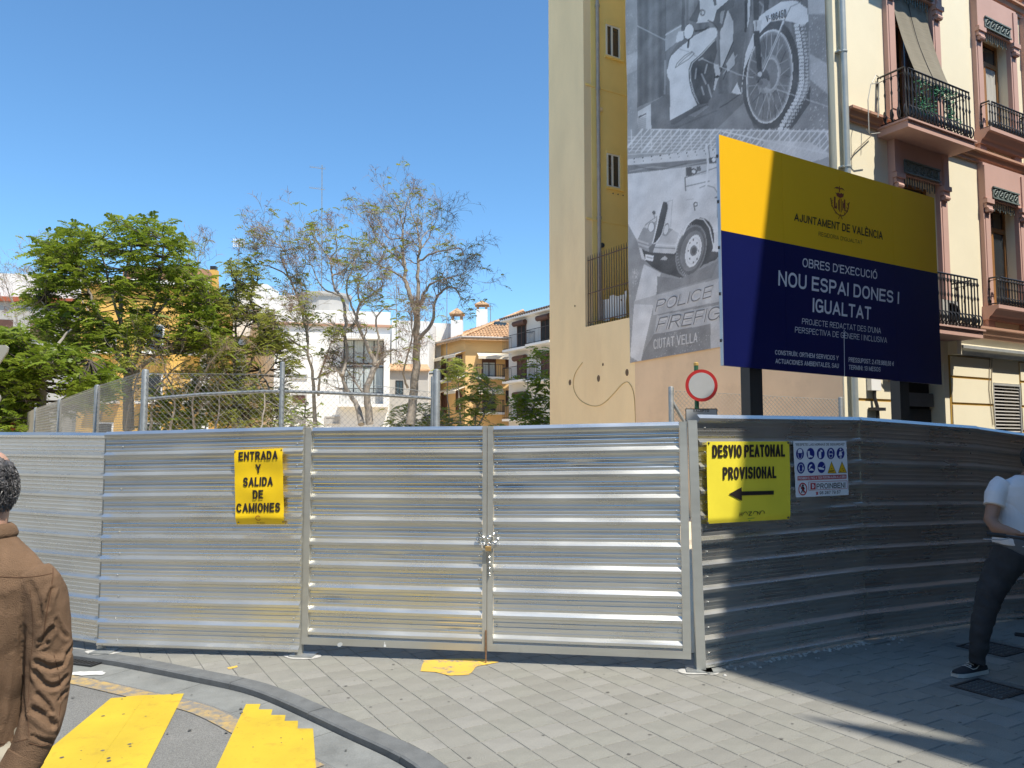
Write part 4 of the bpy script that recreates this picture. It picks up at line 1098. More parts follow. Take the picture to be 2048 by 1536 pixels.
# front wall: boxes around the openings
openings = []   # (a0,a1,z0,z1)
BAYS = [(1.6, 3.5), (4.9, 6.66), (7.05, 8.9), (10.0, 11.8)]
def opn(b): return (b[0] + 0.27, b[1] - 0.27)
for bi, b in enumerate(BAYS):
    a0, a1 = opn(b)
    for zf in (4.06, 8.06, 12.06):
        openings.append((a0, a1, zf + (0.03 if bi == 0 else 0.72), zf + 3.15))
openings += [(1.5, 3.28, 0.0, 3.42), (5.1, 6.26, 1.2, 3.08), (8.0, 9.2, 0.6, 3.1)]
cutA = sorted(set([0.0, 13.0] + [o[0] for o in openings] + [o[1] for o in openings]))
cutZ = sorted(set([0.0, TOPZ] + [o[2] for o in openings] + [o[3] for o in openings]))
mb = MB()
for a0, a1 in zip(cutA, cutA[1:]):
    zs_ = None
    for z0, z1 in zip(cutZ, cutZ[1:]):
        ca, cz = (a0+a1)/2, (z0+z1)/2
        hole = any(o[0] < ca < o[1] and o[2] < cz < o[3] for o in openings)
        if hole:
            if zs_ is not None: mb.fb(FC, a0, a1, -D, 0, zs_, z0); zs_ = None
        elif zs_ is None: zs_ = z0
    if zs_ is not None: mb.fb(FC, a0, a1, -D, 0, zs_, TOPZ)
mb.build('front_wall', M['cream'], bld)
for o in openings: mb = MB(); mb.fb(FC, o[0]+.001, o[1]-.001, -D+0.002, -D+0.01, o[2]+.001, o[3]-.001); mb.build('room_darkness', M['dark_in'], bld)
# mouldings
def string_course(z, a0, a1, k=1.0):
    mb = MB(); mb.extr(FC, [(0.001, z-0.24*k), (0.05, z-0.24*k), (0.06, z-0.17*k), (0.10, z-0.15*k), (0.13, z-0.06*k), (0.19, z-0.05*k), (0.19, z), (0.001, z)], a0, a1)
    return mb.build('string_course', M['string'], bld)
for z in (4.28, 8.28, 12.28): string_course(z, 0.27, 12.9)
FLZ = (4.06, 8.06, 12.06)
pil = None
for bi, b in enumerate(BAYS):
    a0, a1 = opn(b)
    for zf in FLZ:
        zt = zf + 3.15
        for (p0, p1) in ((b[0], a0-0.001), (a1+0.001, b[1])):
            mb = MB(); mb.fb(FC, p0, p1, 0.0005, 0.10, zf+0.225, zt); mb.fb(FC, p0+0.05, p1-0.05, 0.1005, 0.115, zf+0.5, zt-0.45)
            mb.build('pilaster', M['pink'], bld)
            mb = MB(); c = (p0+p1)/2; mb.fb(FC, c-0.15, c+0.15, 0.101, 0.20, zt-0.12, zt-0.02); mb.fb(FC, c-0.12, c+0.12, 0.101, 0.17, zt-0.22, zt-0.121)
            mb.tube([FC.pt(c-0.09, 0.15, zt-0.27), FC.pt(c+0.09, 0.15, zt-0.27)], 0.055, 10)
            mb.build('corbel', M['pink'], bld)
        mb = MB(); mb.fb(FC, b[0], b[1], 0.0005, 0.13, zt+0.001, zf+3.97 if zf < 12 else zf+3.9)
        mb.fb(FC, b[0]+0.0, b[0]+0.18, 0.1305, 0.16, zt+0.001, zf+3.9); mb.fb(FC, b[1]-0.18, b[1], 0.1305, 0.16, zt+0.001, zf+3.9)
        mb.build('bay_header', M['pink'], bld)
        # cast iron fret panel hung in the header
        gz0, gz1 = zt+0.04, zt+0.30
        fr = MB(); fr.fb(FC, a0+0.06, a1-0.06, 0.135, 0.15, gz0, gz1); fret = fr.build('fret_panel', M['grille'], bld)
        n_ = 5; w_ = (a1-a0-0.16)/n_
        mb = MB()
        for k in range(n_):
            c = a0+0.08+w_*(k+.5); zc = (gz0+gz1)/2
            mb.tube([FC.pt(c+0.085*math.cos(q), 0.155, zc+0.085*math.sin(q)) for q in [j*PI/5 for j in range(10)]], 0.014, 4, closed=True)
            mb.tube([FC.pt(c-0.05, 0.158, zc-0.05), FC.pt(c+0.05, 0.158, zc+0.05)], 0.012, 4); mb.tube([FC.pt(c-0.05, 0.158, zc+0.05), FC.pt(c+0.05, 0.158, zc-0.05)], 0.012, 4)
        mb.fb(FC, a0+0.05, a1-0.05, 0.15, 0.175, gz1-0.02, gz1+0.01); mb.fb(FC, a0+0.05, a1-0.05, 0.15, 0.175, gz0-0.01, gz0+0.02)
        for k in range(14): mb.fb(FC, a0+0.08+k*(a1-a0-0.18)/13.5, a0+0.10+k*(a1-a0-0.18)/13.5, 0.06, 0.075, gz0-0.20-0.03*(k%3), gz0-0.03)
        mb.build('scrollwork', M['grille'], fret)
        # window joinery
        z0 = zf + (0.03 if bi == 0 else 0.72)
        win = MB(); o0, o1 = -0.26, -0.20; fw = 0.07
        zb = z0+0.001; zt2 = zt-0.001; tz = zt-0.52
        win.fb(FC, a0+.001, a0+fw, o0, o1, zb, zt2); win.fb(FC, a1-fw, a1-.001, o0, o1, zb, zt2)
        win.fb(FC, a0+fw, a1-fw, o0, o1, zt2-fw, zt2); win.fb(FC, a0+fw, a1-fw, o0, o1, tz-0.05, tz+0.05); win.fb(FC, a0+fw, a1-fw, o0, o1, zb, zb+fw)
        c = (a0+a1)/2; win.fb(FC, c-0.05, c+0.05, o0+0.005, o1+0.01, zb+fw, tz-0.05)
        wo_ = win.build('window', M['wood'], bld)
        for (p0, p1, q0, q1) in ((a0+fw, c-.05, zb+fw, tz-.05), (c+.05, a1-fw, zb+fw, tz-.05), (a0+fw, a1-fw, tz+.05, zt2-fw)):
            pn = MB(); pn.fb(FC, p0, p1, o0+0.02, o0+0.026, q0, q1); pn.build('pane', M['glass'] if not (bi == 1 and zf == 8.06 and q1 < tz) else M['curtain'], wo_)
        if bi > 0:
            sl = MB(); sl.extr(FC, [(0.001, zf+0.40), (0.14, zf+0.40), (0.17, zf+0.47), (0.22, zf+0.50), (0.30, zf+0.60), (0.36, zf+0.62), (0.36, zf+0.70), (0.001, zf+0.70)], b[0]-0.06, b[1]+0.06)
            sl.build('sill', M['pink'], bld)
# balustrade pieces
def baluster_mesh(h):
    mb = MB(); mb.lathe((0, 0, 0), [(0.013,0),(0.028,0.03*h),(0.015,0.08*h),(0.036,0.16*h),(0.015,0.24*h),(0.013,0.55*h),(0.025,0.60*h),(0.013,0.65*h),(0.013,0.84*h),(0.030,0.88*h),(0.013,0.93*h),(0.013,h)], 6)
    mb.tube([(0, -0.01-0.055*math.sin(q), 0.16*h+0.11*h*math.cos(q)) for q in [0.2+k*(2.74)/6 for k in range(7)]], 0.014, 5)
    return mb
def railing(F, runs, z0, h, parent, root_name='railing'):
    """runs: list of (P,Q) world points; balusters spaced on each run"""
    bm_ = None
    tr_ = MB()
    for P, Q, n in runs:
        tr_.tube([P + Vector((0,0,z0+h)), Q + Vector((0,0,z0+h))], 0.020, 6); tr_.tube([P + Vector((0,0,z0+0.04)), Q + Vector((0,0,z0+0.04))], 0.014, 4)
        tr_.tube([P + Vector((0,0,z0+h*0.91)), Q + Vector((0,0,z0+h*0.91))], 0.008, 4)
    rl = tr_.build(root_name, M['black_metal'], parent)
    for P, Q, n in runs:
        ang = math.atan2((Q-P).y, (Q-P).x)
        for k in range(n):
            p = P.lerp(Q, k/(n-1) if n > 1 else 0.5); w = Vector((p.x, p.y, z0))
            if bm_ is None:
                o = baluster_mesh(h).build('baluster', M['black_metal'], rl, smooth=50, off=(0,0,0)); o.location = w - parent_origin(rl); o.rotation_euler = (0,0,ang); bm_ = o.data
            else: link('baluster', bm_, rl, w, ang)
    return rl
for zf in FLZ:
    sl = MB(); a0, a1, oo = 1.28, 3.60, 0.66
    sl.fb(FC, a0, a1, 0.001, oo, zf-0.17, zf-0.03); sl.fb(FC, a0-0.04, a1+0.04, 0.001, oo+0.04, zf-0.029, zf+0.005)
    bal = sl.build('balcony_slab', M['pink'], bld)
    c1, c2, c3, c4 = FC.pt(a0+0.04, 0.03, 0), FC.pt(a0+0.04, oo-0.05, 0), FC.pt(a1-0.04, oo-0.05, 0), FC.pt(a1-0.04, 0.03, 0)
    railing(FC, [(c1, c2, 5), (c2+FC.d*0.11, c3, 19), (c3+FC.n*-0.12, c4, 4)], zf+0.02, 1.04, bld)
    for bi in (1, 2):
        b = BAYS[bi]; a0, a1 = b[0]+0.06, b[1]-0.06
        railing(FC, [(FC.pt(a0, 0.12, 0), FC.pt(a0, 0.30, 0), 2), (FC.pt(a0, 0.30, 0)+FC.d*0.1, FC.pt(a1, 0.30, 0), 14), (FC.pt(a1, 0.22, 0), FC.pt(a1, 0.12, 0), 1)], zf+0.71, 0.62, bld)
# ground floor: rusticated courses, door, louvred vent, flashing
mb = MB()
m_must = mat('mustard_joint', (0.42, 0.25, 0.045), rough=0.9)
for (a0, a1) in ((0.27, 1.49), (3.45, 5.09), (6.27, 7.99)): mb = MB(); mb.fb(FC, a0, a1, 0.0005, 0.012, 0.0, 3.60); mb.build('joint_band', m_must, bld)
for (a0, a1) in ((0.28, 1.48), (3.5, 5.08), (6.28, 7.98)):
    for z in (0.30, 0.87, 1.44, 2.01, 2.58, 3.15):
        mb = MB(); mb.fb(FC, a0, a1, 0.0125, 0.035, z-0.0+0.02, z+0.545-0.01 if z < 3 else 3.58)
        mb.build('rusticated_course', M['cream'], bld)
mb = MB(); mb.extr(FC, [(0.001, 3.62), (0.09, 3.62), (0.14, 3.70), (0.24, 3.74), (0.24, 3.80), (0.001, 3.86)], 3.62, 12.5); mb.build('flashing', mat('zinc_flashing', (0.5, 0.5, 0.47), rough=0.4, metal=0.4, var=0.2), bld)
mb = MB(); mb.fb(FC, 3.45, 3.62, 0.0005, 0.20, 3.60, 3.9); mb.build('corbel', M['cream'], bld)
m_dg = mat('dark_door', (0.045, 0.045, 0.045), rough=0.6, var=0.3)
dr = MB(); dr.fb(FC, 1.52, 3.26, -0.33, -0.30, 0.02, 2.45); door = dr.build('door', m_dg, bld)
mb = MB(); mb.fb(FC, 1.75, 3.2, -0.295, -0.20, 2.50, 2.78); mb.build('lintel_box', mat('grey_box', (0.12, 0.12, 0.12), rough=0.5), door)
for k in range(9):
    mb = MB(); c = 1.7+0.18*k; mb.tube([FC.pt(c+0.06*math.cos(q), -0.27, 3.08+0.10*math.sin(q)) for q in [j*PI/4 for j in range(8)]], 0.012, 4, closed=True); mb.build('fanlight_scroll', M['dark_post'], door)
mb = MB(); mb.fb(FC, 5.10, 6.25, -0.06, 0.03, 3.02, 3.07); mb.fb(FC, 5.10, 5.14, -0.06, 0.03, 1.2, 3.02); mb.fb(FC, 6.21, 6.25, -0.06, 0.03, 1.2, 3.02)
vent = mb.build('louvred_vent', mat('vent_frame', (0.40, 0.39, 0.36), rough=0.5), bld)
slm = None; m_sl = mat('vent_slat', (0.34, 0.32, 0.29), rough=0.5)
for k in range(24):
    z = 2.98 - 0.075*k
    if slm is None:
        sb = MB(); sb.hexa([FC.pt(5.145, 0.015, z-0.03), FC.pt(6.205, 0.015, z-0.03), FC.pt(6.205, -0.03, z+0.012), FC.pt(5.145, -0.03, z+0.012), FC.pt(5.145, 0.018, z-0.024), FC.pt(6.205, 0.018, z-0.024), FC.pt(6.205, -0.027, z+0.018), FC.pt(5.145, -0.027, z+0.018)])
        slo = sb.build('slat', m_sl, vent); slm = slo.data
    else: o = link('slat', slm, vent); o.location = (0, 0, -0.075*k)
# pipes, lamp bracket, wires
mb = MB(); mb.tube([FC.pt(0.165, 0.10, 0.0), FC.pt(0.165, 0.10, 7.05), FC.pt(0.165, 0.10, 18)], 0.062, 12); pp = mb.build('downpipe', M['zinc'], bld, smooth=40)
for z in (3.4, 7.05, 9.35, 12.5): mb = MB(); mb.lathe(FC.pt(0.165, 0.10, z), [(0.070,-0.02),(0.073,0),(0.070,0.02)], 12); mb.fb(FC, 0.03, 0.16, 0.0, 0.1, z-0.012, z+0.012); mb.build('pipe_clamp', M['zinc'], pp)
mb = MB(); mb.fb(FC, 0.62, 0.92, 0.04, 0.14, 2.75, 5.2); mb.build('duct', M['white'], bld)
mb = MB(); mb.tube([FC.pt(0.77, 0.09, 2.75), FC.pt(0.77, 0.09, 2.62), FC.pt(0.80, 0.12, 2.45), FC.pt(0.83, 0.12, 1.9)], 0.035, 8); mb.fb(FC, 0.62, 0.95, 0.05, 0.2, 2.36, 2.42); mb.build('duct_elbow', M['dark_post'], bld)
mb = MB(); mb.tube([FC.pt(1.12, 0.05, 3.6), FC.pt(1.05, 0.1, 3.35), FC.pt(1.08, 0.12, 3.05), FC.pt(1.2, 0.12, 2.95), FC.pt(1.3, 0.12, 3.08), FC.pt(1.32, 0.10, 3.4)], 0.016, 6); mb.tube([FC.pt(1.22, 0.05, 3.5), FC.pt(1.22, 0.16, 3.5), FC.pt(1.22, 0.16, 3.2)], 0.05, 8); mb.build('lamp_bracket', mat('brass_fitting', (0.30, 0.20, 0.08), rough=0.5, var=0.3), bld)
for (pts, r) in (([(1692,330),(1712,300),(1742,272)], 0.010), ([(1980,700),(1978,780),(1986,850)], 0.008), ([(1984,700),(1983,780),(1990,850)], 0.008)):
    P = []
    for u, v in pts: a, z = FC.hit(u, v, 0.05); P.append(FC.pt(a, 0.05, z))
    mb = MB(); mb.tube(P, r, 5); mb.build('cable', mat('cable_grey', (0.25, 0.20, 0.14)), bld)
# clothes drying frame at the left of the upper balcony
mb = MB(); A_ = lambda u, v, o=0.35: FC.pt(*(lambda h: (h[0], o, h[1]))(FC.hit(u, v, o)))
for seg in ([(1738,265),(1736,200),(1742,168),(1758,166)], [(1733,258),(1742,268),(1760,266)], [(1744,166),(1752,150),(1762,158)], [(1758,166),(1756,235)]): mb.tube([A_(*p) for p in seg], 0.010, 5)
mb.build('drying_frame', mat('drying_frame', (0.42, 0.40, 0.34), rough=0.5), bld)
# well windows
for (tl, br) in (((1211,48),(1239,117)), ((1213,306),(1239,379))):
    a0, z1 = FJ.hit(*tl); a1, z0 = FJ.hit(*br)
    z0 = FJ.hit(tl[0], br[1]-6)[1]
    mb = MB(); fw = 0.045; c = a0+(a1-a0)*0.42
    for q in ((a0,a0+fw,z0,z1),(a1-fw,a1,z0,z1),(a0+fw,a1-fw,z1-fw,z1),(a0+fw,a1-fw,z0,z0+fw),(c-.03,c+.03,z0+fw,z1-fw)): mb.fb(FJ, q[0], q[1], 0.001, 0.03, q[2], q[3])
    wn = mb.build('window', M['white_pvc'], bld)
    for (p0, p1) in ((a0+fw, c-.03), (c+.03, a1-fw)): mb = MB(); mb.fb(FJ, p0, p1, 0.001, 0.008, z0+fw, z1-fw); mb.build('pane', M['glass'], wn)
    mb = MB(); mb.fb(FJ, a0-0.04, a1+0.12, 0.0005, 0.07, z0-0.06, z0-0.002); mb.fb(FJ, a1+0.001, a1+0.12, 0.0005, 0.05, z0, z1+0.1); mb.fb(FJ, a0-0.02, a1, 0.0005, 0.05, z1+.001, z1+0.1); mb.build('window_reveal', M['yellow_render'], bld)
a, z = FJ.hit(1201, 220); mb = MB(); mb.lathe(FJ.pt(a, 0.0, z), [(0.07,0.0),(0.075,-0.04),(0.05,-0.07),(0.045,-0.06)], 12, axis='y'); mb.build('round_vent', M['tan'], bld)
a, z = FJ.hit(1204, 491); mb = MB(); mb.lathe(FJ.pt(a, 0.0, z), [(0.07,0.0),(0.075,-0.04),(0.06,-0.05)], 12, axis='y'); mb.build('round_vent', M['dark_post'], bld)
for u in (1226, 1236, 1246): a, z = FJ.hit(u, 387+(u-1226)*0.2); mb = MB(); mb.lathe(FJ.pt(a, 0, z), [(0.02,0),(0.018,-0.02)], 6, axis='y'); mb.build('vent_stub', M['dark_post'], bld)
ap = FJ.hit(1193, 300)[0]
mb = MB(); mb.tube([FJ.pt(ap, 0.10, 5.2), FJ.pt(ap, 0.10, 12), FJ.pt(ap, 0.10, 18.5)], 0.055, 8); pp2 = mb.build('downpipe', M['greypipe'], bld, smooth=40)
for v in (15, 180, 437): z = FJ.hit(1192, v)[1]; mb = MB(); mb.lathe(FJ.pt(ap, 0.10, z), [(0.07,-0.04),(0.07,0.04)], 8); mb.build('pipe_collar', M['greypipe'], pp2)
# barred screen in the recess opening, wall holes, old cable line
a0 = SWL-8.24; a1 = SWL-5.5; n_ = 26
g = MB()
for z in (5.12, 5.95, 6.9): g.fb(FW, a0, a1, -0.075, -0.055, z-0.012, z+0.012)
scr = g.build('barred_screen', M['brown_metal'], bld); brm = None
for k in range(n_):
    a = a0 + 0.02 + (a1-a0-0.04)*k/(n_-1)
    q = FW.pt(a, -0.065, 5.02)
    if brm is None:
        mb = MB(); mb.lathe((0,0,0), [(0.012,0),(0.012,1.95),(0.003,2.03)], 5); o = mb.build('bar', M['brown_metal'], scr, off=(0,0,0)); o.location = q - parent_origin(scr); brm = o.data
    else: link('bar', brm, scr, q)
for (u, v, r) in ((1140,765,0.055), (1197,757,0.06), (1254,745,0.06), (1206,729,0.028), (1243,600,0.02), (1150,612,0.02)):
    a, z = FW.hit(u, v); c = FW.pt(a, 0, z)
    mb = MB(); P = [FW.pt(a+r*0.8*math.cos(q), 0.001, z+r*1.2*math.sin(q)) for q in [k*PI/5 for k in range(10)]]; Q = [FW.pt(a+r*0.95*math.cos(q), 0.012, z+r*1.4*math.sin(q)) for q in [k*PI/5 for k in range(10)]]; O = [FW.pt(a+r*1.15*math.cos(q), 0.0, z+r*1.6*math.sin(q)) for q in [k*PI/5 for k in range(10)]]
    for k in range(10): mb.quad(Q[k], Q[(k+1)%10], P[(k+1)%10], P[k]); mb.quad(O[k], O[(k+1)%10], Q[(k+1)%10], Q[k])
    mb.ngon(P); mb.build('wall_socket_hole', mat('hole_brown', (0.16, 0.11, 0.07), rough=0.95) if 'hole_brown' not in bpy.data.materials else bpy.data.materials['hole_brown'], bld)
P = []
for u, v in catmull([(1165,725),(1150,748),(1147,775),(1160,800),(1185,812),(1205,808),(1225,790),(1245,768),(1258,766),(1268,790),(1271,845)], 4): a, z = FW.hit(u, v, 0.006); P.append(FW.pt(a, 0.008, z))
mb = MB(); mb.tube(P, 0.011, 5); mb.build('old_cable', mat('old_cable_paint', (0.50, 0.36, 0.17), rough=0.9), bld)
P = []
for u, v in ((1160,0),(1280,62),(1370,104),(1480,150),(1600,190),(1690,222)):
    pass
# laundry behind the bars
mb = MB(); FL = Frame(FW.pt(0, -0.55, 0), -W3); n1, n2 = 24, 12
a0l = FL.hit(1198, 600)[0]; a1l = a0l + 1.3; zt_ = FL.hit(1220, 590)[1]; zb_l = zt_-0.62
for i in range(n1+1):
    for j in range(n2+1):
        a = a0l + (a1l-a0l)*i/n1; z = zt_ - 0.10*math.sin(PI*((i/n1*2) % 1)) - (zt_-zb_l)*j/n2
        mb.v.append(tuple(FL.pt(a, 0.05*math.sin(i*1.4)+0.03*math.sin(i*3.1+j*0.3), z)))
for i in range(n1):
    for j in range(n2): k = i*(n2+1)+j; mb.f.append((k, k+1, k+n2+2, k+n2+1))
tag(mb.build('laundry', M['white'], None, smooth=180, off=FL.pt(a0l, 0, zt_)), 'white sheets hanging behind the brown barred screen in the tan wall', 'laundry')
# reed blind over the upper balcony door
mb = MB(); a0b, a1b = 1.92, 3.12
prof = [(0.0, 11.15), (0.02, 10.95), (0.08, 10.6), (0.19, 10.1), (0.34, 9.6), (0.46, 9.25), (0.53, 9.05), (0.55, 8.95)]
pr = catmull(prof, 4); n1 = 20
for i in range(n1+1):
    for o, z in pr: mb.v.append(tuple(FC.pt(a0b+(a1b-a0b)*i/n1 + 0.0*(11.15-z)/2, o + 0.012*math.sin(i*0.9+z*2), z)))
m_ = len(pr)
for i in range(n1):
    for j in range(m_-1): k = i*m_+j; mb.f.append((k, k+1, k+m_+1, k+m_))
bl = tag(mb.build('reed_blind', M['blind'], None, smooth=180, off=FC.pt(2.5, 0, 11)), 'reed blind hanging out over the railing of the upper balcony', 'blind')
mb = MB(); mb.tube([FC.pt(2.5, o+0.015, z) for o, z in pr], 0.008, 4); mb.build('cord', M['dark_post'], bl)
mb = MB(); mb.tube([FC.pt(a0b, -0.02, 11.16), FC.pt(a1b, -0.02, 11.16)], 0.03, 6); mb.build('blind_roll', M['blind'], bl)

# ------------------------------------------------------------------ printed banner on the side wall
class Art:
    def __init__(s, U, V): s.U, s.V = U, V; s.t = np.full(U.shape, 128.0)
    def set(s, m, tone, al=1.0):
        s.t = np.where(m, s.t*(1-al) + tone*al, s.t)
    def poly(s, pts, tone, al=1.0, tr=None):
        if tr: pts = [tr(p) for p in pts]
        xs = [p[0] for p in pts]; ys = [p[1] for p in pts]
        idx = np.nonzero((s.U >= min(xs)) & (s.U <= max(xs)) & (s.V >= min(ys)) & (s.V <= max(ys)))
        if len(idx[0]) == 0: return
        x = s.U[idx]; y = s.V[idx]; ins = np.zeros(x.shape, bool)
        for (x1, y1), (x2, y2) in zip(pts, pts[1:] + pts[:1]):
            if y1 == y2: continue
            ins ^= ((y1 > y) != (y2 > y)) & (x < (x2-x1)*(y-y1)/(y2-y1)+x1)
        v = s.t[idx]; tn = tone if not callable(tone) else tone(x, y)
        s.t[idx] = np.where(ins, v*(1-al) + tn*al, v)
    def ell(s, c, rx, ry, rot, tone, al=1.0, tr=None, k=1.0, inner=0.0, a0=None):
        if tr: c = tr(c); rx /= k; ry /= k
        ca, sa = math.cos(R(rot)), math.sin(R(rot)); dx = s.U-c[0]; dy = s.V-c[1]
        e = ((dx*ca+dy*sa)/rx)**2 + ((-dx*sa+dy*ca)/ry)**2
        m = (e <= 1) & (e >= inner*inner)
        s.set(m, tone, al)
    def line(s, pts, w, tone, al=1.0, tr=None, k=1.0):
        if tr: pts = [tr(p) for p in pts]; w = w/k
        w = max(w, 1.15)
        for (x1, y1), (x2, y2) in zip(pts, pts[1:]):
            idx = np.nonzero((s.U >= min(x1,x2)-w) & (s.U <= max(x1,x2)+w) & (s.V >= min(y1,y2)-w) & (s.V <= max(y1,y2)+w))
            if len(idx[0]) == 0: continue
            x = s.U[idx]; y = s.V[idx]; dx, dy = x2-x1, y2-y1; L2 = dx*dx+dy*dy or 1e-9
            t = np.clip(((x-x1)*dx+(y-y1)*dy)/L2, 0, 1); d = np.hypot(x-x1-t*dx, y-y1-t*dy)
            c = np.clip((w/2 + 0.6 - d)/1.0, 0, 1)*al
            s.t[idx] = s.t[idx]*(1-c) + tone*c
NI, NJ = 300, 600
aL_, aR_ = SWL-6.27, SWL-0.13; zB0, zB1, zTp = 3.80, 3.96, 14.4
OB = 0.05
A_g, Z_g = np.meshgrid(np.linspace(aL_, aR_, NI+1), np.linspace(0, 1, NJ+1), indexing='ij')
ft = (A_g-aL_)/(aR_-aL_); Zb = zB0+(zB1-zB0)*ft; Zw = Zb + (zTp-Zb)*Z_g
OO = OB + 0.012*np.sin(A_g*2.1+Zw*0.9) + 0.008*np.sin(A_g*5.3-Zw*2.0) + 0.004*np.sin(Zw*9)*np.exp(-(Zw-3.8)*1.5)
Xw = FW.p.x + FW.d.x*A_g + FW.n.x*OO; Yw = FW.p.y + FW.d.y*A_g + FW.n.y*OO
f_ = Yw*CP + (Zw-CAMH)*SP; up_ = -Yw*SP + (Zw-CAMH)*CP
art = Art(1024 + FPX*Xw/f_, 768 - FPX*up_/f_)
ta = T((1240, 0, 4.6545)); ka = 4.6545; tb = T((1240, 250, 3.1364)); kb = 3.1364
P_ = lambda pts, tn, al=1.0: art.poly(pts, tn, al, ta)
L_ = lambda pts, w, tn, al=1.0: art.line(pts, w, tn, al, ta, ka)
E_ = lambda c, rx, ry, rot, tn, al=1.0, inner=0.0: art.ell(c, rx, ry, rot, tn, al, ta, ka, inner)
Pb = lambda pts, tn, al=1.0: art.poly(pts, tn, al, tb)
Lb = lambda pts, w, tn, al=1.0: art.line(pts, w, tn, al, tb, kb)
Eb = lambda c, rx, ry, rot, tn, al=1.0, inner=0.0: art.ell(c, rx, ry, rot, tn, al, tb, kb, inner)
# -- upper picture: motorcycle with sidecar
art.t[:] = 132 + 14*np.sin(art.U*0.02)
P_([(160,-2500),(1760,-2500),(1760,1210),(160,1210)], lambda x, y: 104+8*np.sin(x*0.16)+5*np.sin(x*0.47)+4*np.sin(y*0.02))
P_([(430,-900),(620,-900),(620,900),(430,890)], 112); P_([(575,-900),(620,-900),(600,300),(575,300)], 92)
P_([(410,560),(430,560),(428,880),(408,880)], 150, 0.6); P_([(640,-800),(690,-800),(690,110),(640,160)], 124, 0.7)
P_([(1760,-2500),(1940,-2500),(1930,120),(1750,130)], 158); P_([(1760,135),(1935,135),(1940,600),(1770,500)], 124); P_([(1770,500),(1940,600),(1940,900),(1770,760)], 152)
P_([(160,1000),(430,880),(1140,870),(1770,740),(1960,900),(1960,1205),(160,1205)], 122); P_([(290,960),(290,1200),(900,1200),(1180,930),(1130,870),(430,880)], 104)
P_([(1500,1200),(1600,1100),(1770,800),(1770,960),(1600,1200)], 84); P_([(60,520),(160,480),(160,650),(60,700)], 160, 0.6)
# wall boxes at left
P_([(165,1040),(285,965),(292,1200),(240,1232),(160,1270)], 166); P_([(170,1085),(245,1050),(245,1065),(170,1100)], 92)
for k in range(7): L_([(172+k*11,1100),(166+k*11,1260)], 5, 128, 0.8)
for k in range(9): L_([(166,1110+k*18),(240,1085+k*18)], 5, 128, 0.8)
P_([(425,310),(568,226),(572,300),(520,400),(420,480)], 142); L_([(425,325),(570,240)], 9, 172)
# rider's coat and handlebars
P_([(740,-400),(1060,-400),(1010,0),(900,95),(870,200),(710,215),(748,100),(735,0)], 172)
E_((768,118), 26, 34, 0, 120, 1, 0.62); P_([(860,-20),(880,60),(900,40),(890,-20)], 96)
P_([(690,205),(720,205),(745,60),(740,0),(700,90),(640,190)], 92)
P_([(930,300),(1000,80),(1058,210),(1052,400),(990,560),(935,640)], 158); P_([(1000,80),(1058,210),(1060,60),(1010,20)], 96)
P_([(900,95),(1010,0),(1070,0),(1062,60),(1000,100),(960,240),(925,300),(868,215)], 88); P_([(935,110),(975,95),(950,230),(930,210)], 150, 0.7)
P_([(1062,60),(1150,-300),(1230,-300),(1225,120),(1170,300),(1140,520),(1000,700),(955,640),(1050,420)], 98)
P_([(1165,-300),(1195,-300),(1180,300),(1160,300)], 70); P_([(1195,-300),(1225,-300),(1205,180),(1185,260)], 168)
L_([(1055,390),(940,660)], 9, 66); L_([(1090,510),(960,690)], 6, 150); L_([(880,640),(1010,620),(960,740)], 7, 70)
P_([(990,590),(1060,480),(1070,600),(1000,670)], 152)
# sidecar nose
P_([(652,650),(670,590),(760,510),(892,370),(905,480),(870,600),(900,700),(880,830),(820,960),(730,975),(680,860),(655,760)], 80)
for (x0, y0, x1, y1) in ((710,640,700,730),(760,690,800,780),(810,600,790,680),(820,790,850,900),(760,810,780,880),(735,560,770,540)): L_([(x0,y0),(x1,y1)], 14, 150, 0.8)
P_([(870,600),(915,600),(935,680),(905,760),(880,850),(870,830),(890,700)], 158); E_((900,715), 24, 12, -20, 60)
P_([(465,530),(560,440),(640,378),(700,328),(840,258),(892,258),(908,300),(880,380),(760,512),(668,592),(648,650),(655,760),(680,862),(726,972),(600,1050),(465,1118),(465,760),(440,705),(434,640),(450,575)], 180)
L_([(885,360),(760,500),(664,585),(642,650),(648,760),(672,862),(722,975)], 6, 60); L_([(905,330),(770,500),(676,585),(655,650),(660,750),(690,870),(735,968)], 4, 165)
L_([(600,370),(500,460),(455,560),(440,640)], 5, 84)
P_([(480,520),(560,430),(640,370),(600,360),(540,400),(490,470)], 100)
E_((640,296), 48, 78, 12, 84); E_((640,294), 42, 70, 12, 184); P_([(545,290),(595,290),(590,370),(520,400),(525,340)], 170)
L_([(640,370),(632,440)], 16, 72); L_([(648,390),(650,430)], 5, 150)
L_([(820,190),(870,215),(905,265)], 9, 70); P_([(690,280),(780,270),(840,240),(780,285),(700,300)], 72)
L_([(515,630),(530,590),(600,520),(670,480),(690,500),(640,550),(560,600),(515,630)], 4, 110); L_([(545,600),(600,545),(670,490)], 4, 118); L_([(560,460),(640,480)], 3, 140); L_([(690,515),(730,530)], 3, 140)
P_([(470,1120),(600,1052),(820,965),(820,985),(640,1080),(500,1160),(475,1155)], 92); P_([(640,1075),(800,985),(830,990),(700,1090)], 140, 0.5)
L_([(1140,860),(1000,960),(930,1000)], 10, 80); L_([(520,1190),(900,1030)], 14, 88, 0.6)
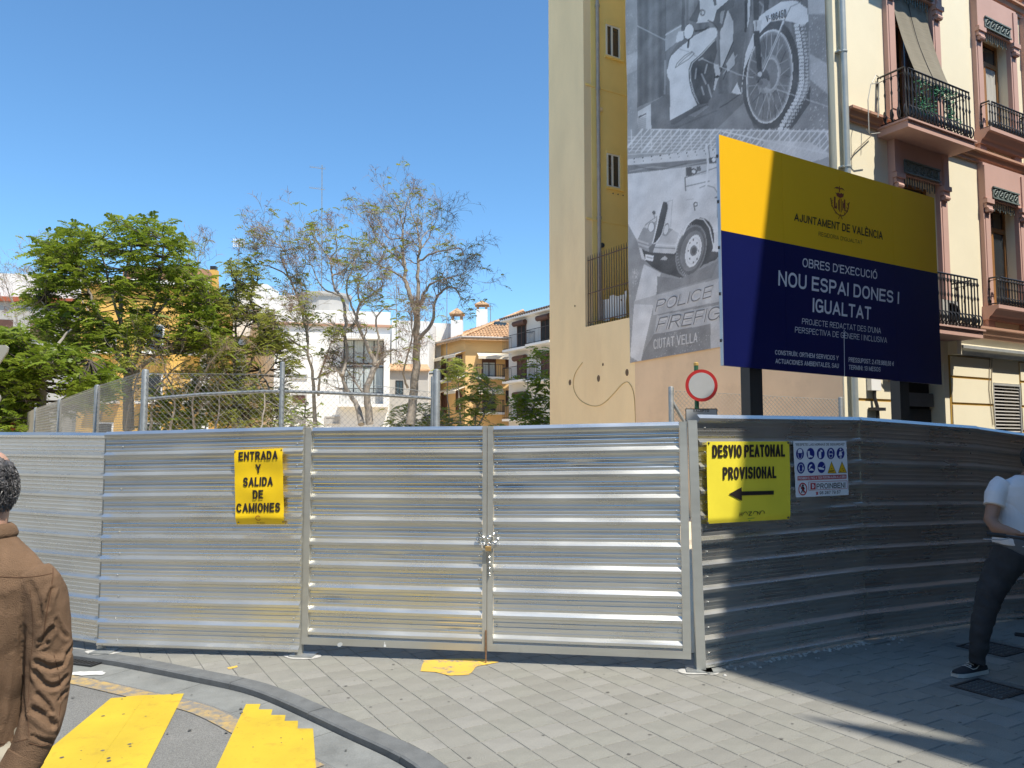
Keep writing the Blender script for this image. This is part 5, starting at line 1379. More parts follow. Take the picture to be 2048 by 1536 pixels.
# wheel, mudguard, forks
P_([(1340,880),(1500,1200),(1250,1200),(1150,900)], 96)
E_((1400,700), 262, 512, 5, 82)
E_((1392,712), 212, 436, 6, 150); E_((1388,714), 198, 418, 6, 118); E_((1384,718), 185, 398, 6, 102)
P_([(1310,560),(1500,330),(1560,500),(1590,700),(1480,1000),(1330,1120),(1230,900)], 112, 0.7)
for k in range(30):
    a = 2*PI*k/30; b = a + (0.5 if k % 2 else -0.5)
    L_([(1385+60*math.cos(b), 715+110*math.sin(b)), (1388+192*math.cos(a)-0.0*math.sin(a), 716+408*math.sin(a))], 4, 158 if k % 3 else 76, 0.75)
E_((1400,690), 92, 180, 5, 140); E_((1402,690), 78, 158, 5, 158); E_((1402,690), 66, 138, 5, 118); E_((1330,730), 60, 90, 0, 92); E_((1300,690), 22, 26, 0, 165); E_((1305,770), 26, 24, 0, 62); E_((1340,800), 60, 70, 0, 160, 0.5)
E_((1392,712), 214, 440, 6, 176, 1, 0.975)
P_([(1128,870),(1150,640),(1170,490),(1240,310),(1250,420),(1160,640),(1140,760),(1135,870),(1100,880),(1035,862),(1090,770)], 176)
P_([(1245,320),(1300,150),(1360,105),(1500,15),(1640,5),(1742,80),(1757,200),(1705,238),(1600,212),(1500,195),(1400,208),(1330,280),(1290,330)], 180)
L_([(1290,330),(1340,270),(1405,205),(1500,190),(1605,212),(1705,240)], 8, 70, 0.7)
L_([(1525,200),(1590,60),(1690,20),(1720,40)], 5, 110); L_([(1600,60),(1680,20)], 7, 150)
P_([(1235,-300),(1310,-300),(1290,190),(1325,660),(1280,680),(1245,300)], 78); P_([(1240,190),(1318,190),(1312,285),(1250,290)], 164); P_([(1262,195),(1275,195),(1272,285),(1262,285)], 120)
L_([(1520,200),(1470,340),(1330,660)], 17, 178); L_([(1514,235),(1462,360),(1322,668)], 5, 96)
L_([(1300,20),(1340,60),(1320,130)], 18, 150, 0.6); P_([(1330,-100),(1400,-100),(1380,90),(1340,100)], 84)
# tyre tread blocks
for k in range(30):
    t = k/29; y = 225 + 960*t
    xo = 1640 + 50*math.sin(PI*min(t*1.15, 1)*0.95) - (150*(t-0.55)**1.6/0.45**1.6*1.05 if t > 0.55 else 0)
    P_([(xo-22,y),(xo+24,y-6),(xo+26,y+22),(xo-20,y+27)], 176); P_([(xo+34,y+6),(xo+62,y),(xo+66,y+20),(xo+38,y+27)], 160); P_([(xo+70,y+2),(xo+84,y),(xo+86,y+18),(xo+72,y+22)], 140)
L_([(160,240),(420,372)], 3, 172); L_([(760,545),(880,598),(1110,695),(1240,722)], 3, 168); L_([(1440,825),(1600,880),(1960,1000)], 3, 172)
P_([(860,500),(868,500),(872,1205),(864,1205)], 92, 0.5)
# -- lower picture: trusses and old fire engine
Pb([(40,25),(700,25),(1400,60),(1400,400),(40,400)], 138)
for k in range(34):
    x = 20 + k*38; Lb([(x, 170), (x+120, 28)], 6 if k % 3 else 11, 184, 0.85)
for k in range(20):
    x = 40+k*62; Lb([(x+30, 30), (x+36, 150)], 5, 178, 0.8)
for k in range(6): Lb([(50, 75+k*22), (620, 62+k*18)], 4, 182, 0.75)
Lb([(200,28),(1350,40)], 6, 180); Lb([(640,40),(1300,180)], 8, 185); Lb([(1290,40),(1340,160),(1360,190)], 9, 180)
Pb([(900,90),(1200,110),(1340,190),(1180,240),(900,200)], 172, 0.8)
Pb([(50,215),(560,148),(620,140),(620,205),(50,252)], 174)
for k in range(10): Eb((88+k*55, 211-k*6.2), 4.5, 4.5, 0, 70); Eb((90+k*56, 232-k*6.4), 3.5, 3.5, 0, 90)
Pb([(50,254),(620,206),(620,236),(50,308)], 112); Lb([(60,290),(200,262),(320,272),(560,225)], 6, 150, 0.7); Lb([(100,262),(240,285),(420,240)], 5, 84, 0.7)
Pb([(46,308),(630,236),(1300,300),(1300,1000),(46,1000)], lambda x, y: 176+3*np.sin(x*0.1)+2*np.sin(y*0.07))
Pb([(408,262),(560,240),(560,300),(470,320),(408,330)], 150, 0.7); Pb([(412,268),(450,262),(450,318),(414,322)], 84)
Eb((462,292), 22, 20, 0, 80); Eb((462,292), 13, 12, 0, 176); Pb([(480,262),(505,258),(508,288),(482,292)], 96); Lb([(410,330),(620,262)], 4, 96); Lb([(415,385),(560,352)], 5, 110); Lb([(408,330),(412,412)], 6, 90)
Lb([(500,395),(540,378),(590,392),(615,430)], 4, 110); Pb([(560,205),(600,200),(600,235),(560,240)], 78); Eb((588,218), 12, 14, 0, 182)
Lb([(540,120),(552,240),(540,400)], 12, 180); Lb([(555,130),(566,240)], 3, 96)
Eb((475,497), 13, 15, 0, 90, 1, 0.6); Lb([(462,495),(470,535)], 6, 96); Lb([(612,410),(612,580)], 4, 96); Pb([(588,455),(614,446),(614,462)], 110)
Lb([(300,480),(330,470),(322,560),(318,640)], 3, 150); Lb([(415,470),(460,464)], 3, 150)
# fenders, grille, lamps, bumper
Pb([(50,620),(110,730),(135,840),(380,960),(520,870),(640,800),(640,1500),(50,1520)], 128)
Pb([(135,770),(160,850),(200,890),(260,925),(370,958),(440,958),(520,880),(600,845),(640,800),(560,790),(345,800),(250,790)], 76)
Pb([(108,722),(128,680),(160,620),(232,570),(232,660),(212,745),(200,800),(160,790),(115,762)], 134); Pb([(150,640),(225,580),(225,600),(170,650)], 168)
Pb([(232,745),(262,690),(300,640),(370,680),(352,740),(300,760)], 156); Pb([(262,690),(300,640),(330,655),(290,700)], 132)
Eb((197,640), 22, 34, 8, 110); Eb((196,640), 17, 29, 8, 186); Eb((288,655), 18, 40, 15, 120); Eb((290,655), 13, 33, 15, 178)
Pb([(262,478),(296,486),(300,520),(278,620),(258,690),(222,738),(206,744),(232,640),(250,540)], 76); Pb([(262,474),(272,478),(250,560),(232,650),(208,745),(200,742),(225,640),(244,540)], 178)
Lb([(264,474),(300,482),(303,522),(282,622),(262,692)], 4, 165)
Eb((213,550), 10, 13, 0, 92); Lb([(213,560),(218,585)], 4, 110)
Pb([(108,716),(180,740),(182,775),(112,752)], 160); Lb([(112,735),(182,757)], 4, 110); Pb([(232,736),(346,742),(344,808),(208,800),(195,780)], 166); Lb([(210,768),(344,775)], 5, 108); Lb([(225,750),(344,757)], 3, 190)
Pb([(180,770),(200,750),(225,745),(205,800),(185,800)], 100); Pb([(250,845),(280,822),(298,835),(290,848)], 150)
Pb([(160,810),(212,820),(206,856),(158,846)], 196); Lb([(170,828),(202,836)], 6, 120)
Eb((490,735), 98, 155, 10, 72); Pb([(392,680),(420,620),(470,588),(520,590),(560,640),(580,720),(588,780),(640,790),(640,1000),(560,840),(400,950),(360,900)], 76, 0.0)
Eb((446,790), 92, 168, 14, 92); Eb((446,790), 92, 168, 14, 128, 0.6, 0.93); Eb((452,790), 70, 130, 14, 112)
Eb((460,790), 48, 104, 12, 186); Eb((460,790), 40, 88, 12, 172, 1, 0.9); Eb((462,788), 22, 34, 12, 110); Eb((464,788), 14, 22, 12, 84)
for k in range(8): a = 2*PI*k/8; Eb((460+32*math.cos(a), 790+70*math.sin(a)), 4, 6, 0, 90)
for k in range(26):
    a = PI*0.55 + PI*0.95*k/25; Lb([(446+84*math.cos(a), 790+158*math.sin(a)), (446+92*math.cos(a), 790+170*math.sin(a))], 3, 150, 0.8)
Lb([(395,690),(425,620),(475,585),(525,592),(562,645),(578,720),(590,780),(625,785)], 6, 186)
# road, stripe and lettering slabs
Pb([(150,872),(256,928),(222,1080),(128,1492),(64,1452),(88,1130),(118,1000)], 170)
Pb([(88,1105),(216,1070),(620,962),(620,1110),(210,1192),(205,1128),(88,1124)], 150); Pb([(232,1195),(620,1125),(620,1245),(212,1312)], 148)
Pb([(210,1192),(620,1108),(620,1128),(215,1198)], 120); Pb([(212,1314),(568,1248),(568,1425),(128,1492),(160,1400)], 112); Pb([(568,1240),(640,1230),(640,1430),(568,1430)], 150)
Pb([(235,950),(380,965),(620,850),(575,960),(230,1060)], 116)
rs = np.random.RandomState(5)
Lw = [(80,900,110,1000,40),(230,1300,560,1480,110),(70,1340,140,1480,25),(60,900,120,1400,30)]
for x0, y0, x1, y1, n_ in Lw:
    for q in range(n_): Eb((rs.uniform(x0, x1), rs.uniform(y0, y1)), 2.2, 3.5, 0, 165, 0.7)
for q in range(130): E_((rs.uniform(1770, 1935), rs.uniform(150, 1400)), 4.5, 7, 0, 172, 0.6)
for q in range(60): E_((rs.uniform(60, 160), rs.uniform(100, 1100)), 3.5, 6, 0, 166, 0.5)
Pb([(60,1490),(640,1400),(640,1440),(60,1516)], 100, 0.45)
# film grain and soft blotches so the tones are not flat
gr = rs.normal(0, 3.0, art.t.shape)
k5 = np.ones(9)/9
bl_ = rs.normal(0, 1, art.t.shape)
for ax_ in (0, 1):
    for _ in range(3): bl_ = np.apply_along_axis(lambda r: np.convolve(r, k5, 'same'), ax_, bl_)
art.t += gr + bl_/max(bl_.std(), 1e-6)*4.0
tone = np.clip(art.t, 30, 215)/255.0
lin = np.where(tone <= 0.04045, tone/12.92, ((tone+0.055)/1.055)**2.4)
PK = 1.75
lin = np.clip(lin*PK, 0.02, 0.85)
Vb = np.stack([Xw - bld.location.x, Yw - bld.location.y, Zw], -1).reshape(-1, 3)
ii, jj = np.meshgrid(np.arange(NI), np.arange(NJ), indexing='ij'); k0 = (ii*(NJ+1)+jj).reshape(-1)
Fb_ = np.stack([k0, k0+NJ+1, k0+NJ+2, k0+1], -1)
me = bpy.data.meshes.new('wall_banner'); me.from_pydata(Vb.tolist(), [], Fb_.tolist()); me.update()
at = me.attributes.new('tone', 'FLOAT', 'POINT'); at.data.foreach_set('value', lin.reshape(-1).astype(np.float32))
me.shade_smooth()
mm, N, Lk, bs = new_mat('printed_banner')
an = N.new('ShaderNodeAttribute'); an.attribute_name = 'tone'
vm = N.new('ShaderNodeVectorMath'); vm.operation = 'SCALE'; vm.inputs[0].default_value = (1.0, 0.985, 1.0); Lk.new(an.outputs['Fac'], vm.inputs['Scale'])
Lk.new(vm.outputs[0], bs.inputs['Base Color']); bs.inputs['Roughness'].default_value = 0.7; bs.inputs['Specular IOR Level'].default_value = 0.3
me.materials.append(mm)
wb = bpy.data.objects.new('wall_banner', me); COL.objects.link(wb); wb.location = bld.location
tag(wb, 'huge grey photo-print banner of a motorcycle and an old fire engine on the tan wall', 'banner')
defW = lambda a, z: 0.014*math.sin(a*2.1+z*0.9)*0.9 + 0.008*math.sin(a*5.3-z*2.0) + 0.006
m_lt = mat('banner_print_light', (0.62, 0.60, 0.60), rough=0.7); m_dk = mat('banner_print_dark', (0.20, 0.195, 0.20), rough=0.7)
lettering('CIUTAT VELLA', ((212,1345),(485,1300),(485,1362),(212,1408)), tb, FW, OB, m_lt, wb, 0.01, defW)
for mz, wz, oz in ((m_lt, 0.065, 0.0), (m_dk, -0.005, 0.003)): lettering('POLICE', ((238,1098),(588,1003),(572,1078),(222,1172)), tb, FW, OB+oz, mz, wb, wz, defW)
for mz, wz, oz in ((m_lt, 0.065, 0.0), (m_dk, -0.005, 0.003)): lettering('FIREFIG', ((250,1208),(640,1132),(625,1218),(225,1296)), tb, FW, OB+oz, mz, wb, wz, defW)
lettering('V-186450', ((1358,150),(1548,82),(1552,165),(1362,208)), ta, FW, OB, m_dk, wb, 0.01, defW)
lettering('C', ((752,95),(782,90),(782,142),(754,146)), ta, FW, OB, m_dk, wb, 0.0, defW)

# air conditioner and greenery on the balconies
ac_a, ac_z = 2.95, 4.10
ac = thing('air_conditioner', 'grey air conditioning unit standing behind the lower balcony railing', 'air conditioner', FC.pt(ac_a, 0.3, ac_z))
mb = MB(); mb.fb(FC, ac_a-0.35, ac_a+0.25, 0.12, 0.42, ac_z, ac_z+0.55); mb.build('casing', mat('ac_casing', (0.45, 0.44, 0.41), rough=0.5), ac)
mb = MB(); mb.lathe(FC.pt(ac_a-0.1, 0.42, ac_z+0.28), [(0.22,0.0),(0.22,-0.015),(0.20,-0.015),(0.19,0.0)], 16, axis='y'); mb.build('fan_guard', M['dark_post'], ac)
rng = random.Random(8)
iv = []
mb = MB()
for k in range(2200):
    a = rng.uniform(1.75, 3.2); 
    dens = noise.noise(Vector((a*3, 3, 1)))
    z = rng.uniform(8.28, 9.0) if (a < 2.35 or a > 2.75) else rng.uniform(8.75, 9.0)
    if noise.noise(Vector((a*9, z*2, 4))) < -0.1: continue
    c = FC.pt(a, 0.56+rng.uniform(-0.06, 0.07), z); r = rng.uniform(0.02, 0.045)
    d1 = Vector((rng.gauss(0,1), rng.gauss(0,1), rng.gauss(0,1))).normalized()*r; d2 = d1.orthogonal().normalized()*r*0.6
    mb.quad(c-d1, c+d2, c+d1, c-d2)
o = mb.build('ivy', mat('artificial_ivy', (0.02, 0.15, 0.07), rough=0.5, var=0.4, scale=40), None, off=FC.pt(2.4, 0.56, 8.6)); tag(o, 'dark green artificial ivy woven through the upper balcony railing', 'ivy')

# ------------------------------------------------------------------ buildings across the cleared plot
m_och = mat('ochre_render', (0.74, 0.48, 0.21), rough=0.9, var=0.05, scale=0.4)
m_bwall = mat('white_render', (0.74, 0.72, 0.68), rough=0.9, var=0.05, scale=0.5, dirt=((0.55, 0.52, 0.47), 0.5, 0.6, 0.9))
m_ywall = mat('bright_yellow_render', (0.66, 0.40, 0.10), rough=0.9, var=0.05, scale=0.4)
m_tile = mat('clay_tile', (0.50, 0.31, 0.17), rough=0.9, var=0.35, scale=3.5)
m_greyw = mat('grey_render', (0.42, 0.40, 0.37), rough=0.9, var=0.08, scale=0.6)
m_brown = mat('brown_shutter', (0.10, 0.045, 0.03), rough=0.7, var=0.2)
m_awn = mat('cream_awning', (0.70, 0.63, 0.50), rough=0.8, var=0.06)
m_drap = mat('pale_curtain', (0.42, 0.46, 0.45), rough=0.8, var=0.25, scale=4, stretch=(6, 6, 0.3))
D2 = Vector((0.98, 0.19, 0)).normalized(); DW = Vector((0.52, -0.86, 0)).normalized()
def prism_building(root, pts, z1, m, z0=0.0, name='wall'):
    mb = MB(); mb.prism([(p[0], p[1]) for p in pts], z0, z1); return mb.build(name, m, root)
def far_window(F, q0, q1, tr, parent, fm, gm, name='window', dep=0.06, fwd=0.0, mull=1):
    (u0, v0), (u1, v1) = tr(q0), tr(q1); um = (u0+u1)/2
    a0 = F.hit(u0, v0)[0]; a1 = F.hit(u1, v0)[0]; z1 = F.hit(um, v0)[1]; z0 = F.hit(um, v1)[1]
    if a1 < a0: a0, a1 = a1, a0
    fw = min(0.08, (a1-a0)*0.12); mb = MB()
    for q in ((a0, a0+fw, z0, z1), (a1-fw, a1, z0, z1), (a0+fw, a1-fw, z1-fw, z1), (a0+fw, a1-fw, z0, z0+fw)): mb.fb(F, q[0], q[1], 0.001, dep, q[2], q[3])
    for k in range(mull): c = a0 + (a1-a0)*(k+1)/(mull+1); mb.fb(F, c-fw*.4, c+fw*.4, 0.001, dep*0.8, z0+fw, z1-fw)
    w = mb.build(name, fm, parent)
    mb = MB(); mb.fb(F, a0+fw, a1-fw, 0.001, dep*0.4, z0+fw, z1-fw); mb.build('pane', gm, w)
    return a0, a1, z0, z1
def far_balcony(F, a0, a1, z, parent, slab_m, rail_m, out=0.7, h=1.0, n=12):
    mb = MB(); mb.fb(F, a0, a1, 0.001, out, z-0.16, z); mb.build('balcony_slab', slab_m, parent)
    mb = MB()
    P = [F.pt(a0+.03, 0.03, 0), F.pt(a0+.03, out-.04, 0), F.pt(a1-.03, out-.04, 0), F.pt(a1-.03, 0.03, 0)]
    for A, B in zip(P, P[1:]):
        mb.tube([A+Vector((0,0,z+h)), B+Vector((0,0,z+h))], 0.022, 4); mb.tube([A+Vector((0,0,z+0.08)), B+Vector((0,0,z+0.08))], 0.015, 4)
        nn = max(2, int((B-A).length/0.16))
        for k in range(nn+1): q = A.lerp(B, k/nn); mb.tube([q+Vector((0,0,z)), q+Vector((0,0,z+h))], 0.010, 3, caps=False)
    mb.build('railing', rail_m, parent)
def awning(F, a0, a1, z, parent, out=0.9, drop=0.35):
    mb = MB(); mb.hexa([F.pt(a0, out, z-drop-0.02), F.pt(a1, out, z-drop-0.02), F.pt(a1, 0.01, z-0.03), F.pt(a0, 0.01, z-0.03), F.pt(a0, out, z-drop+0.02), F.pt(a1, out, z-drop+0.02), F.pt(a1, 0.01, z+0.02), F.pt(a0, 0.01, z+0.02)])
    mb.fb(F, a0, a1, out-0.02, out+0.0, z-drop-0.2, z-drop-0.021); mb.build('awning', m_awn, parent)
def tiled_roof(e0, e1, ap, parent, step=0.42, w=0.26, name='roof_tiles'):
    """triangular slope from eave e0-e1 to apex ap, covered in rows of half-round tiles"""
    e0, e1, ap = Vector(e0), Vector(e1), Vector(ap); ed = (e1-e0).normalized(); L = (e1-e0).length
    nrm = ed.cross(ap-e0).normalized()
    if nrm.z < 0: nrm = -nrm
    up = nrm.cross(ed).normalized()
    if up.z < 0: up = -up
    sa = (ap-e0).dot(ed); ha = (ap-e0).dot(up)
    base = MB(); base.ngon([e0, e1, ap]); base.ngon([e0-Vector((0,0,.18)), e1-Vector((0,0,.18)), e1, e0]); base.build('roof_slope', m_tile, parent)
    mb = MB(); n = int(L/w)
    for k in range(n):
        s = (k+0.5)*w; hmax = ha*(s/sa if s < sa else (L-s)/(L-sa)) if 0 < sa < L else ha*((1-s/L) if sa <= 0 else s/L)
        hmax = max(0, hmax); t = 0
        while t < hmax - 0.1:
            t1 = min(t+step*1.05, hmax); c0 = e0 + ed*s + up*t; c1 = e0 + ed*s + up*t1
            r0 = w*0.40*rng.uniform(0.9, 1.1); r1 = w*0.30; i0 = len(mb.v)
            for c, r, lift in ((c0, r0, 0.035), (c1, r1, 0.0)):
                for q in (0, PI/3, 2*PI/3, PI): mb.v.append(tuple(c + ed*(-math.cos(q)*r) + nrm*(math.sin(q)*r*0.8+lift)))
            for j in range(3): mb.f.append((i0+j, i0+j+1, i0+5+j, i0+4+j))
            mb.f.append((i0, i0+3, i0+2, i0+1)); t += step
    o = mb.build(name, m_tile, parent); o['kind'] = 'stuff'
    return o
def chimney(c, w, h, parent, m, capm, nm='chimney'):
    mb = MB(); mb.box(c.x-w/2, c.y-w/2, c.z-1.2, c.x+w/2, c.y+w/2, c.z+h*0.6); ch = mb.build(nm, m, parent)
    mb = MB()
    for sx in (-1, 1):
        for sy in (-1, 1): mb.box(c.x+sx*w*0.38-w*.1, c.y+sy*w*0.38-w*.1, c.z+h*0.6, c.x+sx*w*0.38+w*.1, c.y+sy*w*0.38+w*.1, c.z+h*0.82)
    z = c.z+h*0.82; mb.box(c.x-w*.65, c.y-w*.65, z, c.x+w*.65, c.y+w*.65, z+h*0.06)
    i0 = len(mb.v); mb.v += [(c.x-w*.6, c.y-w*.6, z+h*.06), (c.x+w*.6, c.y-w*.6, z+h*.06), (c.x+w*.6, c.y+w*.6, z+h*.06), (c.x-w*.6, c.y+w*.6, z+h*.06), (c.x, c.y, z+h*.3)]
    for j in range(4): mb.f.append((i0+j, i0+(j+1) % 4, i0+4))
    mb.build('chimney_cap', capm, ch)
rng = random.Random(21)
# ochre house with tiled hip roof
tz = T((830, 600, 5.907))
P1 = W(930, 882, 60); P1.z = 0; P0 = P1 + Vector((-0.52, 0.86, 0)).normalized()*6.6; P2 = P1 + D2*13
ez = W(930, 677, 60).z
och = thing('house', 'ochre house with terracotta hip roof, cream awnings and balconies beyond the plot', 'house', P1)
prism_building(och, [P1, P2, P2 + Vector((0, 9, 0)), P0 + Vector((3, 8, 0)), P0], ez, m_och)
FO1 = Frame(P0, P1-P0); FO2 = Frame(P1, D2)
def Z3(p, z): return Vector((p.x, p.y, z))
E0 = Z3(FO1.pt(-0.7, 0.6, 0), ez); E1 = Z3(P1 + (FO1.n+FO2.n)*0.42, ez); E2 = Z3(FO2.pt(13, 0.5, 0), ez); AP = W(1046, 623, 67)
tiled_roof(E0, E1, AP, och); tiled_roof(E1, E2, AP, och)
mb = MB(); mb.tube([E0+Vector((0,0,0.05)), E1+Vector((0,0,0.05))], 0.09, 6); mb.tube([E1+Vector((0,0,0.05)), E2+Vector((0,0,0.05))], 0.09, 6); mb.tube([Z3(FO1.pt(0.1, 0.1, 0), ez-0.3), Z3(FO1.pt(0.1, 0.1, 0), 0)], 0.06, 6); mb.build('gutter', M['greypipe'], och)
mb = MB(); mb.tube([E1+Vector((0,0,0.08)), AP+Vector((0,0,0.1))], 0.12, 6); mb.build('hip_tiles', m_tile, och)
chimney(W(914, 672, 63), 0.95, 2.1, och, M['white'], m_tile); chimney(W(964, 642, 66), 0.95, 1.6, och, M['white'], m_tile)
mb = MB(); c = W(1001, 650, 63.2); mb.box(c.x-0.5, c.y-0.35, c.z-0.35, c.x+0.5, c.y+0.1, c.z+0.25); mb.build('skylight', M['glass'], och)
for (q0, q1, F, bal_, aw, gm) in (((790,665),(955,915), FO2, True, True, m_drap), ((1068,672),(1110,800), FO2, False, True, m_brown), ((795,1075),(950,1330), FO2, True, True, M['glass']), ((1070,1068),(1108,1222), FO2, False, False, M['glass']),
                     ((318,690),(392,960), FO1, True, True, m_brown), ((488,650),(560,905), FO1, True, True, M['glass']), ((222,795),(250,850), FO1, False, False, M['glass']), ((315,1095),(382,1340), FO1, False, True, m_brown), ((488,1070),(560,1300), FO1, False, True, m_brown)):
    a0, a1, z0, z1 = far_window(F, q0, q1, tz, och, m_brown, gm)
    if bal_: far_balcony(F, a0-0.5, a1+0.6, z0, och, M['white'], M['black_metal'], 0.8, 0.95)
    if aw: awning(F, a0-0.4, a1+0.5, z1+0.25, och)
    if F is FO2 and bal_: mb = MB(); mb.fb(F, a0+0.02, a1-0.02, 0.031, 0.05, z1-0.5, z1-0.08); mb.build('roller_shutter', m_brown, och)
# white house at the right
WL = W(1017.5, 882, 58); WL.z = 0
FWh = Frame(WL, DW); lw = 22
wh = thing('house', 'white house with brown doors, roller blinds and iron balconies beside the ochre house', 'house', WL)
zW = W(1017.5, 643, 58).z
prism_building(wh, [WL, FWh.pt(lw, 0, 0), FWh.pt(lw, -8, 0), WL + Vector((8, 3, 0))], zW, mat('off_white_render', (0.60, 0.58, 0.54), rough=0.9, var=0.06, scale=0.5))
mb = MB(); mb.fb(FWh, -0.6, lw, -0.3, 0.45, zW, zW+0.14); mb.build('eaves', M['white'], wh)
mb = MB()
for k in range(70): a = -0.5+k*0.32; mb.tube([FWh.pt(a, 0.5, zW+0.18), FWh.pt(a, -2.0, zW+0.75)], 0.10, 5)
o = mb.build('roof_tiles', mat('dark_tile', (0.10, 0.075, 0.06), rough=0.9, var=0.3), wh); o['kind'] = 'stuff'
for (q0, q1, bal_) in (((1212,292),(1316,575), True), ((1492,225),(1600,505), True), ((1212,705),(1320,950), True), ((1495,665),(1602,940), True), ((1210,1135),(1320,1400), True)):
    a0, a1, z0, z1 = far_window(FWh, q0, q1, tz, wh, m_brown, m_brown if q0[1] > 600 else M['dark_in'])
    mb = MB(); mb.tube([FWh.pt(a0-0.25, 0.18, z1+0.12), FWh.pt(a1+0.1, 0.18, z1+0.12)], 0.20, 8); mb.build('roller_blind', m_brown, wh)
    if bal_: far_balcony(FWh, a0-0.9, a1+1.0, z0-0.02, wh, M['white'], M['black_metal'], 0.8, 1.0)
# modern white building
tm = T((560, 540, 4.8))
MC = W(545, 882, 50); MC.z = 0; FM = Frame(MC, D2); FMs = Frame(MC + Vector((-0.52, 0.86, 0)).normalized()*24, DW)
mw = thing('building', 'modern white building with a tall curtained window behind the bare trees', 'building', MC)
aM = FM.hit(779, 800)[0]; zM = FM.hit(640, 620)[1]
prism_building(mw, [MC, FM.pt(aM, 0, 0), FM.pt(aM, -12, 0), FMs.pt(0, 0, 0)], zM, m_bwall)
mb = MB(); zc = FM.hit(640, 647)[1]; mb.fb(FM, -0.1, aM+0.1, 0.001, 0.22, zc-0.14, zc); mb.build('cornice', M['string'], mw)
for (q0, q1, gm, mu) in (((612,668),(1000,905), m_drap, 3), ((612,925),(1000,1190), m_drap, 3), ((108,1000),(262,1050), m_greyw, 0), ((108,1190),(258,1290), m_brown, 0), ((430,1405),(575,1480), m_greyw, 0)):
    a0, a1, z0, z1 = far_window(FM, q0, q1, tm, mw, M['black_metal'] if mu else m_greyw, gm, mull=mu, dep=0.08)
a0, a1 = FM.hit(*tm((560, 1290)))[0], FM.hit(*tm((1040, 1290)))[0]; z0 = FM.hit(*tm((800, 1290)))[1]
mb = MB(); mb.fb(FM, a0, a1, 0.001, 0.9, z0-0.2, z0); mb.fb(FM, a1-0.35, a1, 0.001, 0.9, z0, FM.hit(*tm((1020, 640)))[1]); mb.fb(FM, a0, a1-.36, 0.001, 0.9, FM.hit(*tm((800, 640)))[1]-0.25, FM.hit(*tm((800, 640)))[1]); mb.build('window_surround', m_bwall, mw)
mb = MB()
for k in range(30): a = a0+0.1+k*(a1-a0-0.6)/29; mb.tube([FM.pt(a, 0.85, z0), FM.pt(a, 0.85, z0+1.0)], 0.012, 3, caps=False)
mb.tube([FM.pt(a0+.1, 0.85, z0+1.0), FM.pt(a1-.4, 0.85, z0+1.0)], 0.025, 4); mb.build('railing', M['black_metal'], mw)
for k in range(3): z = 2.9+2.7*k; mb = MB(); mb.fb(FMs, 3+k, 5+k, 0.001, 0.05, z, z+1.2); mb.build('window', m_greyw, mw)
c = W(650, 600, 54); mb = MB(); mb.lathe(Vector((c.x, c.y, zM)), [(1.7, 0), (1.7, W(640, 600, 54).z-zM), (1.9, W(640, 597, 54).z-zM), (1.9, W(640, 592, 54).z-zM), (0.5, W(640, 588, 54).z-zM)], 16); mb.build('rooftop_room', m_greyw, mw)
mb = MB(); p = W(528, 575, 56); mb.box(p.x-2.2, p.y, zM-1, p.x+0.2, p.y+3, W(520, 568, 56).z); mb.box(p.x+0.21, p.y, zM-1, p.x+3, p.y+3, W(560, 590, 56).z); mb.build('rooftop_parapet', m_bwall, mw)
# white party wall further right and the low grey annex
q = W(781, 882, 60); q.z = 0; F2 = Frame(q, D2); a2 = F2.hit(858, 700)[0]
w2 = thing('building', 'plain white party-wall building between the modern building and the ochre house', 'building', q)
prism_building(w2, [q, F2.pt(a2, 0, 0), F2.pt(a2+4, -14, 0), F2.pt(0, -14, 0)], F2.hit(800, 641)[1], m_bwall)
mb = MB(); h1 = F2.hit(857, 664)[1]; mb.fb(F2, a2+0.01, a2+2.5, -12, -3, 0, h1+1.2); mb.build('rear_wing', m_bwall, w2)
q = W(778, 882, 54); q.z = 0; F3 = Frame(q, D2); a3 = F3.hit(857, 700)[0]
an_ = thing('house', 'low grey outbuilding with tiled edge left of the ochre house', 'house', q)
zA_ = F3.hit(815, 742)[1]; prism_building(an_, [q, F3.pt(a3, 0, 0), F3.pt(a3, -4, 0), F3.pt(0, -4, 0)], zA_, m_greyw)
mb = MB(); mb.extr(F3, [(0.3, zA_), (0.3, zA_+0.1), (-2.0, zA_+0.7), (-2.0, zA_)], -0.2, a3+0.1); mb.build('roof', m_tile, an_)
far_window(F3, (1110,1060), (1185,1200), tm, an_, M['dark_post'], M['glass'])
# yellow building behind the leafy trees
q = W(150, 882, 46); q.z = 0; F4 = Frame(q, D2); a4 = F4.hit(414, 700)[0]
yb = thing('building', 'yellow apartment building mostly hidden behind the leafy tree', 'building', q)
z4 = F4.hit(380, 565)[1]
prism_building(yb, [q, F4.pt(a4, 0, 0), F4.pt(a4, -10, 0), F4.pt(0, -10, 0)], z4, m_ywall)
mb = MB(); mb.fb(F4, 2, 7.0, -5, -1, z4, F4.hit(320, 528)[1]); mb.build('rooftop_room', mat('terracotta_render', (0.36, 0.20, 0.12), rough=0.9), yb)
mb = MB(); mb.fb(F4, a4-0.35, a4+0.02, 0.001, 0.12, 0, z4); mb.build('white_pilaster', m_bwall, yb)
mb = MB(); mb.fb(F4, -0.3, a4+0.1, 0.001, 0.5, z4-0.3, z4); mb.build('cornice', m_bwall, yb)
for i in range(3):
    for j in range(3):
        a = 1.0+2.7*i; z = 1.2+3.0*j; mb = MB(); mb.fb(F4, a, a+1.1, 0.001, 0.07, z, z+1.7); wn = mb.build('window', M['white'], yb)
        mb = MB(); mb.fb(F4, a+0.1, a+1.0, 0.0705, 0.08, z+0.1, z+1.6); mb.build('pane', M['glass'], wn); far_balcony(F4, a-0.3, a+1.4, z-0.02, yb, m_bwall, M['black_metal'], 0.7, 0.95)
